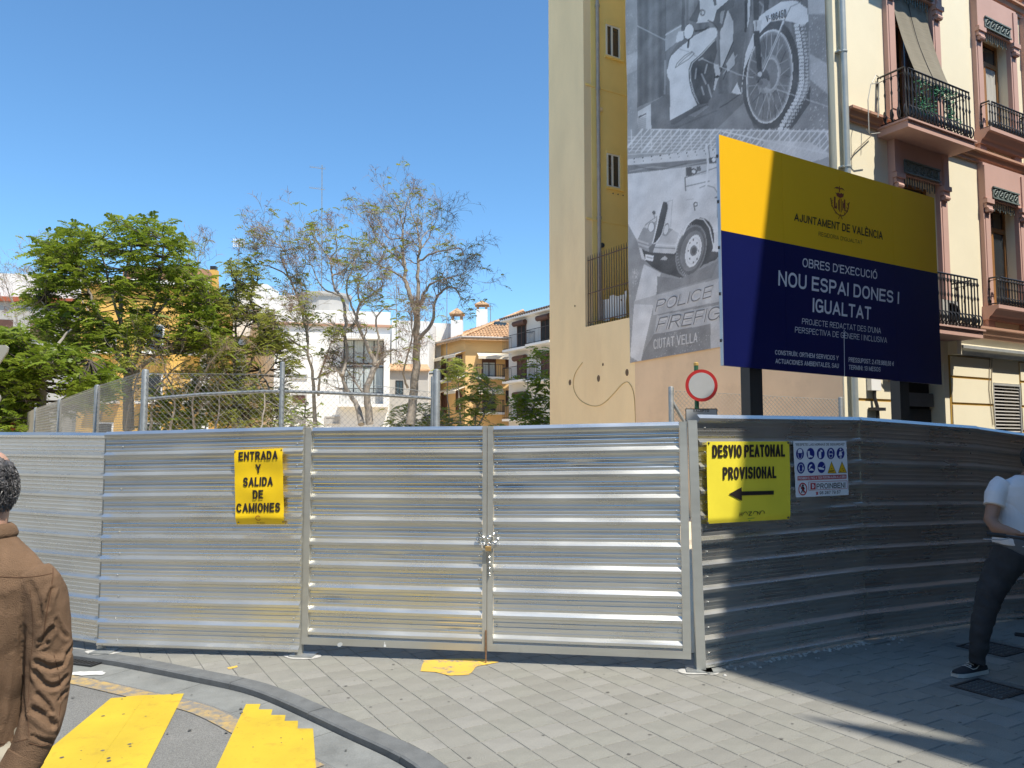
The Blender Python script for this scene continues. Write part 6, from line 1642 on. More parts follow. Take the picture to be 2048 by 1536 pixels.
c = W(427, 560, 50); mb = MB(); mb.box(c.x-0.25, c.y-0.25, z4-2, c.x+0.25, c.y+0.25, W(427, 541, 50).z); chm = mb.build('chimney', m_ywall, yb); mb = MB(); mb.box(c.x-0.18, c.y-0.18, W(427, 541, 50).z, c.x+0.18, c.y+0.18, W(427, 533, 50).z); mb.build('chimney_pot', M['black_metal'], chm)
# far left pale building with red roof line
q = W(-120, 882, 62); q.z = 0; F5 = Frame(q, D2); a5 = F5.hit(150, 700)[0]
lb_ = thing('building', 'pale building with a red parapet line at the far left edge', 'building', q)
prism_building(lb_, [q, F5.pt(a5, 0, 0), F5.pt(a5, -10, 0), F5.pt(0, -10, 0)], F5.hit(40, 598)[1], m_greyw)
mb = MB(); mb.fb(F5, 0.0, a5, -6, -1.0, F5.hit(40, 598)[1], F5.hit(40, 543)[1]); mb.build('upper_floor', m_bwall, lb_)
mb = MB(); mb.fb(F5, 0.0, a5, -0.9, 0.35, F5.hit(40, 604)[1], F5.hit(40, 595)[1]); mb.build('red_parapet', mat('red_tile', (0.34, 0.09, 0.04), rough=0.9), lb_)
for k in range(5): mb = MB(); z = F5.hit(40, 640)[1]; mb.fb(F5, 1+2.6*k, 2.3+2.6*k, 0.001, 0.06, z-1.6, z); mb.build('window', m_brown, lb_)
# antennas
def antenna(u, v0, v1, Y, kind, lab):
    a = W(u, v1, Y); b = W(u, v0, Y); t = thing('antenna', lab, 'antenna', a)
    mb = MB(); mb.tube([a - Vector((0, 0, 2.5)), b], 0.035, 5); mb.build('mast', M['galv_post'], t)
    mb = MB()
    if kind == 'yagi':
        for dz in (0.15, 1.7):
            mb.tube([b+Vector((-0.9, 0, -dz)), b+Vector((0.25, 0, -dz-0.15))], 0.02, 4)
            for k in range(8): x = -0.85+k*0.15; mb.tube([b+Vector((x, -0.2, -dz-0.01*k)), b+Vector((x, 0.2, -dz-0.01*k+0.1))], 0.012, 3)
    elif kind == 'panel':
        for k in range(5): mb.tube([b+Vector((-0.4, 0, -0.1-0.13*k)), b+Vector((0.4, 0, -0.1-0.13*k))], 0.02, 4)
        for k in range(6): mb.tube([b+Vector((-0.4+0.16*k, -0.03, -0.05)), b+Vector((-0.4+0.16*k, -0.03, -0.68))], 0.018, 4)
    else:
        mb.tube([b+Vector((-0.25, 0, -0.15)), b+Vector((0.25, 0, -0.1))], 0.02, 4); mb.tube([b+Vector((-0.2, 0, -0.4)), b+Vector((0.15, 0, -0.42))], 0.02, 4)
    mb.build('aerial', M['white_pvc'] if kind == 'panel' else M['galv_post'], t)
antenna(644, 330, 600, 55, 'yagi', 'tall thin television mast with two small aerials left of the bare tree')
antenna(478, 476, 560, 55, 'panel', 'short mast with white grid aerial above the sparse yellow-green tree')
antenna(894, 478, 672, 62, 'whip', 'thin dark mast rising behind the right side of the tall bare tree')
antenna(793, 560, 640, 56, 'whip', 'short dark mast between the two bare trees')
antenna(981, 610, 650, 68, 'whip', 'small aerial on the ridge of the ochre house')

# ------------------------------------------------------------------ chain-link fences
def chainlink(root, P, Q, z0, ztp, ztq, name='mesh', sp=0.058, r=0.0013):
    P = Vector((P.x, P.y, 0)); Q = Vector((Q.x, Q.y, 0)); L = (Q-P).length; d = (Q-P)/L; mb = MB()
    def top(a): return ztp + (ztq-ztp)*a/L
    hmax = max(ztp, ztq) - z0; k = -int(hmax/sp)-1
    n = Vector((d.y, -d.x, 0))
    while k*sp < L + hmax:
        for sgn in (1, -1):
            a0 = k*sp; b0 = a0 + hmax
            pts = []
            for q in (0.0, 1.0):
                a = a0 + hmax*q; z = z0 + hmax*(q if sgn == 1 else 1-q); pts.append((a, z))
            (x0, y0), (x1, y1) = pts
            t0, t1 = 0.0, 1.0
            if x0 < 0: t0 = (0-x0)/(x1-x0)
            if x1 > L: t1 = (L-x0)/(x1-x0)
            if t1 <= t0: continue
            # clip with the sloping top
            f = lambda t: (y0+(y1-y0)*t) - top(x0+(x1-x0)*t)
            f0, f1 = f(t0), f(t1)
            if f0 > 0 and f1 > 0: continue
            if f0 > 0: t0 = t0 + (t1-t0)*f0/(f0-f1)
            elif f1 > 0: t1 = t0 + (t1-t0)*f0/(f0-f1)
            A_ = P + d*(x0+(x1-x0)*t0) + Vector((0,0,y0+(y1-y0)*t0)) + n*0.003*sgn; B_ = P + d*(x0+(x1-x0)*t1) + Vector((0,0,y0+(y1-y0)*t1)) + n*0.003*sgn
            wob = Vector((0, 0, 0.006*noise.noise(Vector((k*0.7, sgn, 2)))))
            mb.tube([A_, (A_+B_)/2 + wob*2, B_], r, 3, caps=False)
        k += 1
    mb.tube([P+Vector((0,0,ztp)), Q+Vector((0,0,ztq))], 0.0025, 4)
    return mb.build(name, M['wire'], root)
def round_post(root, p, z, r=0.03, cap=True, name='post'):
    mb = MB(); mb.lathe(Vector((p.x, p.y, 0)), [(r, 0), (r, z), (r*0.9, z+0.01), (r*0.3, z+0.02)], 10); return mb.build(name, M['galv_post'], root, smooth=40)
cl = thing('chain_link_fence', 'grey chain-link fence inside the plot running back from the tall corner post at left', 'fence', W(291, 882, 7.9) - Vector((0,0,CAMH)))
posts = [W(291, 740, 7.9), W(195, 772, 10.1), W(120, 800, 13.6), W(72, 817, 17.2), W(45, 830, 22)]
zt_ = [2.5, 2.50, 2.50, 2.51, 2.52]
for p, z in zip(posts, zt_): round_post(cl, p, z, 0.035)
for i in range(4): chainlink(cl, posts[i+1], posts[i], 1.2, zt_[i+1], zt_[i], sp=0.058 if i < 2 else 0.11, r=0.002 if i < 2 else 0.004)
mb = MB(); a, b = posts[0], posts[0] + Vector((-0.55, 0.9, 0)); mb.tube([Z3(a, 2.35), Z3(b, 0.9)], 0.02, 6); mb.build('brace', M['galv_post'], cl)
pm = W(565, 735, 7.9); pe_ = W(873, 742, 7.9)
gt = thing('mesh_gate', 'chain-link double gate with bent top rail between the corner post and the right end post', 'gate', Vector((pm.x, 7.9, 0)))
round_post(gt, pm, W(565, 727, 7.9).z, 0.026); round_post(gt, pe_, 2.5, 0.037)
round_post(gt, W(866, 760, 7.9)+Vector((0.0, 0.0, 0)), 2.43, 0.022, name='leaf_stile')
mb = MB(); mb.tube([W(297, 798, 7.88), W(400, 789, 7.9), W(520, 783, 7.9), W(562, 783, 7.9)], 0.017, 8); mb.build('rail', M['galv_post'], gt, smooth=40)
mb = MB(); mb.tube([W(570, 783, 7.9), W(640, 785, 7.9), W(760, 790, 7.9), W(864, 797, 7.9)], 0.017, 8); mb.build('rail', M['galv_post'], gt, smooth=40)
mb = MB(); mb.tube([W(858, 746, 7.9), W(872, 745, 7.9)], 0.018, 8); mb.build('hinge_arm', M['galv_post'], gt)
chainlink(gt, W(295, 700, 7.86), W(562, 700, 7.86), 1.3, 2.47, 2.46); chainlink(gt, W(568, 700, 7.86), W(862, 700, 7.86), 1.3, 2.46, 2.28)
pr0, pr1 = W(1342, 775, 12.6), W(1681, 796, 13.4)
cr = thing('chain_link_fence', 'short chain-link fence in front of the tan wall behind the round sign', 'fence', Vector((pr0.x, pr0.y, 0)))
round_post(cr, pr0, pr0.z, 0.045); round_post(cr, pr1, pr1.z, 0.04); chainlink(cr, pr0, pr1, 1.3, pr0.z-0.05, pr1.z-0.03, sp=0.075, r=0.0028)
mb = MB(); mb.tube([Z3(pr0, pr0.z-0.2), W(1372, 850, 12.6)], 0.03, 6); mb.build('brace', M['galv_post'], cr)

# ------------------------------------------------------------------ traffic signs
sc_ = W(1403, 771, 11.3); rr = 32.5/1544*11.3
rs_ = thing('road_sign', 'round white prohibition sign with red border on a green post', 'road sign', Vector((sc_.x, sc_.y, 0)))
mb = MB(); mb.tube([Vector((sc_.x-0.06, sc_.y+0.06, 0)), Vector((sc_.x-0.06, sc_.y+0.06, sc_.z+0.30))], 0.032, 10); ps_ = mb.build('post', mat('green_post', (0.03, 0.12, 0.06), rough=0.5), rs_, smooth=40)
mb = MB(); mb.lathe(Vector((sc_.x-0.06, sc_.y+0.06, sc_.z+0.30)), [(0.036, 0), (0.036, 0.04), (0.02, 0.05)], 10); mb.build('post_cap', mat('cap_wood', (0.5, 0.33, 0.1)), ps_)
m_sred = mat('sign_red', (0.42, 0.025, 0.025), rough=0.4); m_swhite = mat('sign_white', (0.42, 0.43, 0.43), rough=0.4, var=0.04, scale=6)
mb = MB(); mb.lathe(sc_, [(rr*0.98, 0.012), (rr, 0.004), (rr, -0.004)], 40, axis='y'); mb.build('plate', m_sred, rs_, smooth=30)
mb = MB(); mb.lathe(sc_ + Vector((0, -0.0045, 0)), [(rr*0.80, 0.0), (rr*0.80, -0.0015)], 40, axis='y'); mb.build('white_field', m_swhite, rs_)
Fs = Frame(Vector((sc_.x-0.5, sc_.y-0.003, 0)), (1, 0))
Xl, Xr = Fs.hit(1371, 830)[0], Fs.hit(1435, 830)[0]; zt1 = Fs.hit(1403, 817)[1]
mb = MB(); mb.fb(Fs, Xl, Xr, -0.004, 0, zt1-0.22, zt1); mb.build('plate', m_ink, rs_); mb = MB(); mb.fb(Fs, Xl+0.012, Xr-0.012, 0.0003, 0.0015, zt1-0.21, zt1-0.012); mb.build('white_field', m_swhite, rs_)
lettering('EXCEPTO', ((1387,818),(1418,818),(1418,824),(1387,824)), lambda p: p, Fs, 0.0025, m_ink, rs_, 0.02)
mb = MB()
for z in (sc_.z+0.14, sc_.z-0.14, zt1-0.05): mb.box(sc_.x-0.12, sc_.y+0.014, z-0.015, sc_.x+0.0, sc_.y+0.05, z+0.015)
mb.build('bracket', M['galv_post'], rs_)
ne = W(30, 853, 20); t = thing('road_sign', 'small red no-entry sign with white bar at the far left beyond the mesh fence', 'road sign', Vector((ne.x, ne.y, 0)))
r2 = 0.13
mb = MB(); mb.lathe(ne, [(r2, 0.01), (r2, -0.01)], 24, axis='y'); mb.build('plate', m_sred, t)
mb = MB(); mb.box(ne.x-0.07, ne.y-0.016, ne.z-0.03, ne.x+0.09, ne.y-0.011, ne.z+0.03); mb.build('white_bar', m_swhite, t)
mb = MB(); mb.tube([Vector((ne.x+0.10, ne.y+0.03, 0)), Vector((ne.x+0.10, ne.y+0.03, W(37, 832, 20).z))], 0.03, 6); mb.build('post', mat('cream_post', (0.55, 0.42, 0.22)), t)
yc = W(-8, 690, 7.6); t = thing('road_sign', 'back of a triangular give-way sign cut off by the left edge', 'road sign', Vector((yc.x, yc.y, 0)))
tri = [W(-60, 690, 7.6), W(10, 690, 7.6), W(16, 695, 7.6), W(14, 704, 7.6), W(-16, 748, 7.6), W(-26, 750, 7.6), W(-66, 700, 7.6)]
mb = MB(); i0 = 0; mb.v = [tuple(p) for p in tri] + [tuple(p+Vector((0, 0.02, 0))) for p in tri]; n_ = len(tri)
mb.f = [tuple(range(n_))[::-1], tuple(range(n_, 2*n_))] + [(k, (k+1) % n_, n_+(k+1) % n_, n_+k) for k in range(n_)]
mb.build('plate', mat('sign_back', (0.36, 0.34, 0.28), rough=0.6), t); mb = MB(); mb.tube([Vector((W(-24, 700, 7.62).x, 7.65, 0)), Vector((W(-24, 700, 7.62).x, 7.65, W(0, 680, 7.6).z))], 0.03, 8); mb.build('post', M['galv_post'], t)
mb = MB(); c = W(-12, 797, 7.6); mb.lathe(c, [(0.06, 0.02), (0.065, -0.005)], 20, axis='y'); mb.build('small_plate', bpy.data.materials['sign_back'], t)

# ------------------------------------------------------------------ trees
m_bark = mat('bark', (0.29, 0.255, 0.215), rough=0.9, var=0.3, scale=6, bump=0.4, bscale=40)
m_barkd = mat('bark_dark', (0.085, 0.068, 0.055), rough=0.9, var=0.3, scale=6)
m_twig = mat('dry_seed_twigs', (0.19, 0.125, 0.09), rough=0.9, var=0.25, scale=3)
m_leaf = leaf_mat('ailanthus_leaf', (0.11, 0.18, 0.015), (0.34, 0.40, 0.045), 0.48)
m_leafy = leaf_mat('young_leaf', (0.15, 0.21, 0.025), (0.42, 0.42, 0.09), 0.48)
class Leaves:
    def __init__(s): s.v = []; s.f = []; s.t = []
    def quad(s, a, b, c, d, t):
        i = len(s.v); s.v += [a, b, c, d]; s.f.append((i, i+1, i+2, i+3)); s.t += [t]*4
    def build(s, name, m, parent):
        o0 = np.array(parent_origin(parent)); me = bpy.data.meshes.new(name)
        me.from_pydata((np.array([tuple(p) for p in s.v]) - o0).tolist(), [], s.f); me.update()
        at = me.attributes.new('tint', 'FLOAT', 'POINT'); at.data.foreach_set('value', s.t)
        me.materials.append(m); o = link(name, me, parent); o['kind'] = 'stuff'; return o
def compound(Lv, p, d, L, n, w, rg, droop=0.5, tint=0.5):
    """pinnate leaf: leaflets in pairs along a drooping midrib"""
    d = d.normalized(); side = d.cross(Vector((0, 0, 1)))
    if side.length < 0.1: side = Vector((1, 0, 0))
    side.normalize(); side = (side + Vector((rg.gauss(0, .2), rg.gauss(0, .2), rg.gauss(0, .25)))).normalized()
    for k in range(1, n+1):
        t = k/n; q = p + d*(L*t) + Vector((0, 0, -droop*L*t*t))
        ll = L*0.34*(1-0.45*abs(t-0.45)*1.6)
        for s_ in (-1, 1):
            ax = (side*s_ + d*0.45 + Vector((0, 0, -0.35-0.3*rg.random()))).normalized()
            wv = d*w*0.5
            tip = q + ax*ll; mid = q + ax*ll*0.45
            tt = min(1, max(0, tint + rg.gauss(0, 0.12)))
            Lv.quad(q, mid + wv, tip, mid - wv, tt)
def limb(mb, px, Y, r0, r1, rg, dY=0.0, n=6, wob=0.06):
    pts = []; P = catmull([(u, v) for u, v in px], 4); m = len(P)
    ph = rg.uniform(0, 6)
    for i, (u, v) in enumerate(P):
        t = i/(m-1); y = Y + dY*t + 0.25*math.sin(ph+t*4)*t
        p = W(u, v, y); p += Vector((rg.gauss(0, wob*0.3), 0, rg.gauss(0, wob*0.3)))*(0 if i == 0 else 1); pts.append(p)
    rad = [r0+(r1-r0)*(i/(m-1))**0.8 for i in range(m)]
    mb.tube(pts, rad, n); return pts, rad
def branch(mb, p, d, r, L, lvl, rg, tips, up=0.25, gnarl=0.35, nseg=5, kids=3, minr=0.006):
    pts = [p]; q = p; dd = d.normalized()
    for k in range(nseg):
        dd = (dd + Vector((rg.gauss(0, gnarl), rg.gauss(0, gnarl), rg.gauss(0, gnarl)+up*0.3))*0.5).normalized(); q = q + dd*(L/nseg); pts.append(q)
    mb.tube(pts, [max(minr, r*(1-0.6*k/nseg)) for k in range(nseg+1)], 5 if r > 0.02 else 3, caps=False)
    if lvl == 0: tips.append((pts[-1], dd)); return
    for k in range(kids):
        i = rg.randrange(max(1, nseg//2), nseg+1); s_ = Vector((rg.gauss(0, 1), rg.gauss(0, 1), rg.gauss(0, 1)))
        nd = (dd*0.9 + s_.normalized()*0.75 + Vector((0, 0, up))).normalized()
        branch(mb, pts[i], nd, max(minr, r*0.55), L*rg.uniform(0.5, 0.8), lvl-1, rg, tips, up, gnarl, nseg-1 if nseg > 3 else 3, kids, minr)
def in_poly(x, y, P):
    ins = False
    for (x1, y1), (x2, y2) in zip(P, P[1:]+P[:1]):
        if (y1 > y) != (y2 > y) and x < (x2-x1)*(y-y1)/(y2-y1)+x1: ins = not ins
    return ins
def leafy_tree(lab, base, Y, limbs, env, n_cl, seed, dep=1.6, leafL=0.42, r0=0.12, m=None, tint=0.45, nl=7, cl_r=0.45, keep=0.0, barkm=None, nleaf=6, name='broadleaf_tree', twigs=True):
    rg = random.Random(seed); b = W(base, 882, Y); b.z = 0
    t = thing(name, lab, 'tree', b)
    tm_ = MB(); anchors = []
    for L in limbs:
        pts, rad = limb(tm_, L[0], Y, L[1], L[2], rg, rg.uniform(-dep*0.6, dep*0.6) if L[1] < r0 else 0)
        anchors += pts[len(pts)//3:]
    tm_.build('trunk', barkm or m_bark, t, smooth=60)
    tw = MB(); Lv = Leaves(); xs = [p[0] for p in env]; ys = [p[1] for p in env]; n = 0; tries = 0
    while n < n_cl and tries < n_cl*30:
        tries += 1
        u = rg.uniform(min(xs), max(xs)); v = rg.uniform(min(ys), max(ys))+0.0
        if not in_poly(u, v, env): continue
        if noise.noise(Vector((u*0.017+seed, v*0.02, seed*1.7))) < keep: continue
        y = Y + rg.uniform(-dep, dep); c = W(u, v + (12 if n_cl > 150 else 0), y)
        a = min(anchors, key=lambda q: (q-c).length + max(0, q.z-c.z)*1.5)
        if (a-c).length > 3.2: continue
        mid = a.lerp(c, 0.5) + Vector((rg.gauss(0, .1), rg.gauss(0, .1), -0.05*(a-c).length))
        tw.tube([a, mid, c], [0.022, 0.014, 0.006], 4, caps=False)
        tc_ = tint + 0.28*noise.noise(Vector((u*0.02, v*0.02, 3+seed)))
        for k in range(nl):
            d = Vector((rg.gauss(0, 1), rg.gauss(0, 1), rg.uniform(0.0, 1.0)))
            s0 = c + Vector((rg.gauss(0, 1), rg.gauss(0, 1), rg.gauss(0, 0.6)))*cl_r*0.3
            if twigs: tw.tube([c, s0 + d.normalized()*0.05], [0.006, 0.003], 3, caps=False)
            compound(Lv, s0, d, leafL*rg.uniform(0.7, 1.15), nleaf, 0.075*leafL/0.42, rg, droop=rg.uniform(0.35, 0.8), tint=tc_)
        n += 1
    tw.build('branches', barkm or m_barkd, t); Lv.build('crown', m or m_leaf, t)
    return t
# big leafy tree, upper crown
leafy_tree('large dense green tree whose rounded crown stands highest at the left', 255, 24,
    [([(258,860),(256,790),(256,750)], 0.17, 0.14), ([(256,752),(252,690),(240,640),(250,560),(262,490)], 0.11, 0.03), ([(256,752),(230,700),(205,650),(180,590),(150,520)], 0.10, 0.03), ([(258,752),(280,700),(300,640),(320,560),(330,480)], 0.09, 0.025),
     ([(262,755),(300,720),(345,690),(390,650),(420,610)], 0.08, 0.02), ([(205,650),(160,640),(110,630),(80,600)], 0.06, 0.02), ([(240,640),(215,560),(200,480)], 0.05, 0.02), ([(300,640),(350,590),(400,560)], 0.05, 0.02)],
    [(55,640),(50,565),(66,500),(100,462),(140,450),(158,432),(200,436),(250,428),(300,422),(358,434),(372,470),(366,505),(398,540),(425,555),(445,600),(448,650),(425,690),(380,700),(330,696),(280,690),(240,700),(190,690),(150,700),(100,690)], 560, 3, dep=2.0, keep=-0.13)
leafy_tree('lower dark green tree left of the big crown, partly in shade, behind the mesh fence', 80, 21,
    [([(90,870),(85,800),(80,740)], 0.13, 0.10), ([(80,742),(50,700),(20,660)], 0.07, 0.03), ([(82,742),(110,700),(140,660)], 0.07, 0.03), ([(84,760),(130,740),(180,720)], 0.06, 0.02), ([(80,780),(40,770),(0,760)], 0.05, 0.02)],
    [(-40,850),(-40,650),(10,645),(40,655),(70,680),(120,690),(170,700),(215,715),(226,740),(215,775),(180,800),(120,815),(70,835),(30,850)], 420, 5, dep=1.8, keep=-0.22, tint=0.35)
leafy_tree('sparse yellow-green tree with many fine twigs between the big crown and the white building', 475, 25,
    [([(470,860),(470,800),(468,760)], 0.10, 0.08), ([(470,770),(472,690),(470,640),(475,570)], 0.06, 0.02), ([(470,790),(440,720),(430,650),(440,590)], 0.05, 0.02), ([(470,780),(505,720),(520,660),(500,600),(515,560)], 0.05, 0.02), ([(470,800),(540,740),(560,700)], 0.04, 0.015), ([(472,690),(500,640),(530,610)], 0.035, 0.01), ([(560,850),(545,790),(520,740)], 0.05, 0.02)],
    [(408,700),(425,600),(430,545),(455,515),(490,508),(520,520),(545,560),(555,640),(590,690),(585,760),(560,850),(440,860),(410,800)], 560, 8, dep=1.6, leafL=0.30, m=m_leafy, tint=0.6, nl=6, keep=-0.16, nleaf=5)
# bare-branched trees, traced limbs with fine twig work
def bare_tree(lab, base, Y, limbs, seed, spread=1.0, green=0.12, tw_n=3, name='bare_tree', dens=1.0):
    rg = random.Random(seed); b = W(base, 882, Y); b.z = 0
    t = thing(name, lab, 'tree', b); tm_ = MB(); tw = MB(); tips = []
    for L in limbs:
        px, ra, rb = L[:3]; px = [(base + (u-base)*((0.80 if base == 823 else 0.90) if v < 620 else 1.0), v if v > 600 else 600-(600-v)*0.78) for u, v in px]; pts, rad = limb(tm_, px, Y, ra, rb, rg, rg.uniform(-1.2, 1.2) if ra < 0.12 else 0, n=7, wob=0.05)
        m = len(pts)
        start = L[3] if len(L) > 3 else 0.35
        for i in range(int(m*start), m):
            for _ in range(2 if i > m*0.6 else 1):
                if rg.random() > 0.8*dens: continue
                t_ = (pts[min(i+1, m-1)]-pts[max(i-1, 0)]).normalized(); s_ = Vector((rg.gauss(0, 1), rg.gauss(0, 1), rg.gauss(0, 0.7))).normalized()
                d = (t_*0.7 + s_*0.9 + Vector((0, 0, 0.3))).normalized()
                branch(tw, pts[i], d, max(0.009, rad[i]*0.45), rg.uniform(0.5, 1.25)*spread, 2, rg, tips, up=0.22, gnarl=0.42, kids=tw_n, minr=0.0045)
        branch(tw, pts[-1], (pts[-1]-pts[-3]).normalized(), rb, 0.55*spread, 2, rg, tips, up=0.25, gnarl=0.4, kids=tw_n+1, minr=0.0045)
    tm_.build('trunk', m_bark, t, smooth=60); tw.build('branches', m_bark, t)
    sd = MB(); Lv = Leaves()
    for p, d in tips:
        dens_ = noise.noise(p*0.55 + Vector((seed, 0, 0)))
        if dens_ > -0.1:      # dry flower stalks: fans of hair-thin strands
            for k in range(rg.randrange(3, 8)):
                e = (d*0.6 + Vector((rg.gauss(0, 1), rg.gauss(0, 1), rg.gauss(0, 0.7)))*0.75); e.normalize(); L_l = rg.uniform(0.14, 0.34)
                q = p + e*L_l*0.6; q2 = p + e*L_l + Vector((0, 0, -0.10))
                sx = e.orthogonal().normalized()*0.0045
                i0 = len(sd.v); sd.v += [tuple(p-sx), tuple(p+sx), tuple(q+sx), tuple(q-sx), tuple(q2+sx*0.5), tuple(q2-sx*0.5)]; sd.f += [(i0, i0+1, i0+2, i0+3), (i0+3, i0+2, i0+4, i0+5)]
        if rg.random() < green*(1.8 if dens_ < 0 else 0.7):
            for k in range(rg.randrange(2, 5)): compound(Lv, p, Vector((rg.gauss(0, 1), rg.gauss(0, 1), rg.uniform(0, .8))), rg.uniform(0.16, 0.34), 4, 0.06, rg, 0.5, rg.uniform(0.2, 0.7))
    o = sd.build('seed_stalks', m_twig, t); o['kind'] = 'stuff'
    Lv.build('young_leaves', m_leafy, t)
    return t
Z7 = T((480, 320, 2.742))
z7 = lambda L: [Z7(p) for p in L]
bare_tree('tall slender bare tree with dry brown seed stalks, highest of the bare trees', 823, 26, [
    (z7([(935,1450),(950,1300),(965,1130),(970,980),(970,850)]), 0.17, 0.11, 0.9),
    (z7([(970,860),(930,730),(897,620),(900,540),(880,430),(878,330),(880,220),(835,100)]), 0.095, 0.02),
    (z7([(972,840),(985,650),(985,480),(1000,400),(985,290),(940,160)]), 0.08, 0.018),
    (z7([(968,990),(1050,900),(1100,780),(1160,700),(1230,680),(1280,760)]), 0.075, 0.015),
    (z7([(980,830),(1020,740),(1070,660),(1160,620),(1290,590)]), 0.06, 0.012),
    (z7([(986,500),(1060,450),(1150,420),(1270,400),(1300,450)]), 0.045, 0.01), (z7([(985,430),(1060,330),(1090,210)]), 0.035, 0.01), (z7([(1000,410),(1030,300),(1150,250)]), 0.03, 0.01),
    (z7([(878,480),(780,420),(700,330),(645,190)]), 0.045, 0.012), (z7([(897,620),(800,560),(740,530),(640,500)]), 0.04, 0.01), (z7([(875,330),(780,330),(710,200)]), 0.03, 0.01), (z7([(1120,740),(1130,640),(1180,550)]), 0.025, 0.01),
    (z7([(880,250),(900,170),(900,100)]), 0.03, 0.01), (z7([(920,1250),(900,1170),(940,980),(940,870)]), 0.045, 0.02, 0.6)], 31, spread=0.72, green=0.07, dens=0.8)
bare_tree('wide spreading bare tree with several crooked dark stems in front of the white building', 735, 24, [
    (z7([(665,1450),(645,1350),(585,1260),(560,1180)]), 0.11, 0.05, 0.6), (z7([(712,1450),(700,1330),(700,1240),(745,1130)]), 0.13, 0.09, 0.9), (z7([(690,1300),(640,1230),(570,1130)]), 0.05, 0.02),
    (z7([(745,1130),(720,1060),(690,1010),(640,880),(650,800),(690,760),(770,690)]), 0.085, 0.02), (z7([(570,960),(578,900),(560,810),(530,730),(500,690),(480,590),(470,480),(420,400),(370,320)]), 0.065, 0.014),
    (z7([(560,1180),(590,1060),(572,950)]), 0.06, 0.05, 0.7), (z7([(530,735),(430,690),(370,560),(330,480)]), 0.035, 0.01), (z7([(645,870),(600,800),(570,680),(600,560),(620,500)]), 0.045, 0.012), (z7([(655,800),(640,700),(660,620),(720,560)]), 0.035, 0.01),
    (z7([(480,600),(560,560),(600,490)]), 0.03, 0.01), (z7([(745,1120),(760,1000),(750,880),(800,820),(900,830)]), 0.05, 0.012), (z7([(470,480),(510,400),(505,320)]), 0.025, 0.009), (z7([(745,1130),(830,1040),(860,1050)]), 0.03, 0.01), (z7([(560,940),(480,900),(380,900),(330,880)]), 0.03, 0.01)], 37, spread=0.70, green=0.11, dens=0.7)
bare_tree('thin pale-barked tree left of the crooked stems, its crown brown and wispy', 630, 25, [
    (z7([(418,1460),(405,1300),(400,1190),(372,1060),(370,900)]), 0.075, 0.03, 0.5), (z7([(430,1290),(440,1180),(480,1060),(500,1000)]), 0.05, 0.015), (z7([(372,1000),(345,850),(290,700),(235,560),(205,470),(205,390),(100,330)]), 0.05, 0.012),
    (z7([(250,600),(160,540),(60,510),(50,470)]), 0.03, 0.01), (z7([(370,900),(330,780),(300,720)]), 0.03, 0.01), (z7([(405,1200),(480,1170),(560,1150)]), 0.03, 0.01), (z7([(340,850),(360,760),(340,640),(290,560)]), 0.03, 0.01), (z7([(370,1050),(250,960),(150,850),(80,850)]), 0.035, 0.01), (z7([(205,400),(130,380),(60,400)]), 0.02, 0.008)], 41, spread=0.62, green=0.2, dens=0.7)
bare_tree('small leaning bare tree at the far left above the dark green tree', 40, 34, [([(60,860),(50,760),(40,680),(30,620),(10,570)], 0.08, 0.02), ([(40,680),(70,620),(90,590)], 0.04, 0.012), ([(30,620),(60,570),(55,545)], 0.03, 0.01), ([(230,700),(150,560),(90,500),(60,480)], 0.04, 0.01)], 43, spread=0.8, green=0.03)
bare_tree('bare upright saplings sticking out above the right shoulder of the big crown', 380, 27, [([(350,700),(365,600),(375,530),(378,470)], 0.03, 0.012), ([(365,700),(380,600),(395,520),(405,465)], 0.03, 0.012), ([(372,640),(388,560),(392,480)], 0.02, 0.01)], 47, spread=0.6, green=0.05, tw_n=2)
bare_tree('thicket of pale bare stems under the right side of the big crown', 330, 23, [([(250,860),(262,800),(280,740),(300,700)], 0.04, 0.012, 0.2), ([(300,860),(310,790),(345,740),(380,720)], 0.045, 0.012, 0.2), ([(340,860),(350,800),(330,740),(320,690)], 0.04, 0.012, 0.2), ([(390,860),(385,800),(405,750),(430,710)], 0.04, 0.012, 0.2), ([(200,840),(215,790),(240,750)], 0.03, 0.012, 0.2), ([(430,860),(440,800),(425,740)], 0.03, 0.012, 0.2), ([(520,860),(530,800),(515,750),(540,720)], 0.03, 0.012, 0.2)], 61, spread=0.9, green=0.45, dens=0.6)
# young ailanthus saplings against the far houses
def sapling(lab, stems, env, Y, seed, n=40, leafL=0.5, m=None, tint=0.6):
    return leafy_tree(lab, stems[0][0][0], Y, [(s_, 0.045, 0.015) for s_ in stems], env, n, seed, dep=0.8, leafL=leafL, m=m or m_leafy, tint=tint, nl=5, cl_r=0.5, keep=-0.5, barkm=m_bark, name='sapling')
sapling('thin-stemmed sapling with drooping leaves in front of the ochre house corner', [[(898,860),(896,800),(893,740)]], [(880,760),(885,722),(905,722),(925,740),(905,770)], 36, 51, n=9, leafL=0.55)
sapling('second thin-stemmed sapling right of the first, leaves at first-floor height', [[(922,860),(918,800),(916,735)]], [(900,760),(905,715),(935,720),(950,750),(925,775)], 36, 52, n=9, leafL=0.55)
sapling('forked sapling in front of the ochre facade balconies', [[(950,860),(952,820),(970,790)], [(952,825),(962,790),(955,740)], [(958,850),(985,790),(975,770)]], [(925,800),(930,760),(950,735),(985,760),(1000,780),(1000,860),(930,860)], 35, 53, n=44)
sapling('tall leafy sapling between the ochre and the white house', [[(1050,860),(1052,800),(1060,740)], [(1060,860),(1072,780),(1074,700)]], [(1028,800),(1040,760),(1060,740),(1064,700),(1078,680),(1104,700),(1108,860),(1025,860)], 33, 54, n=75, tint=0.4, m=m_leaf)
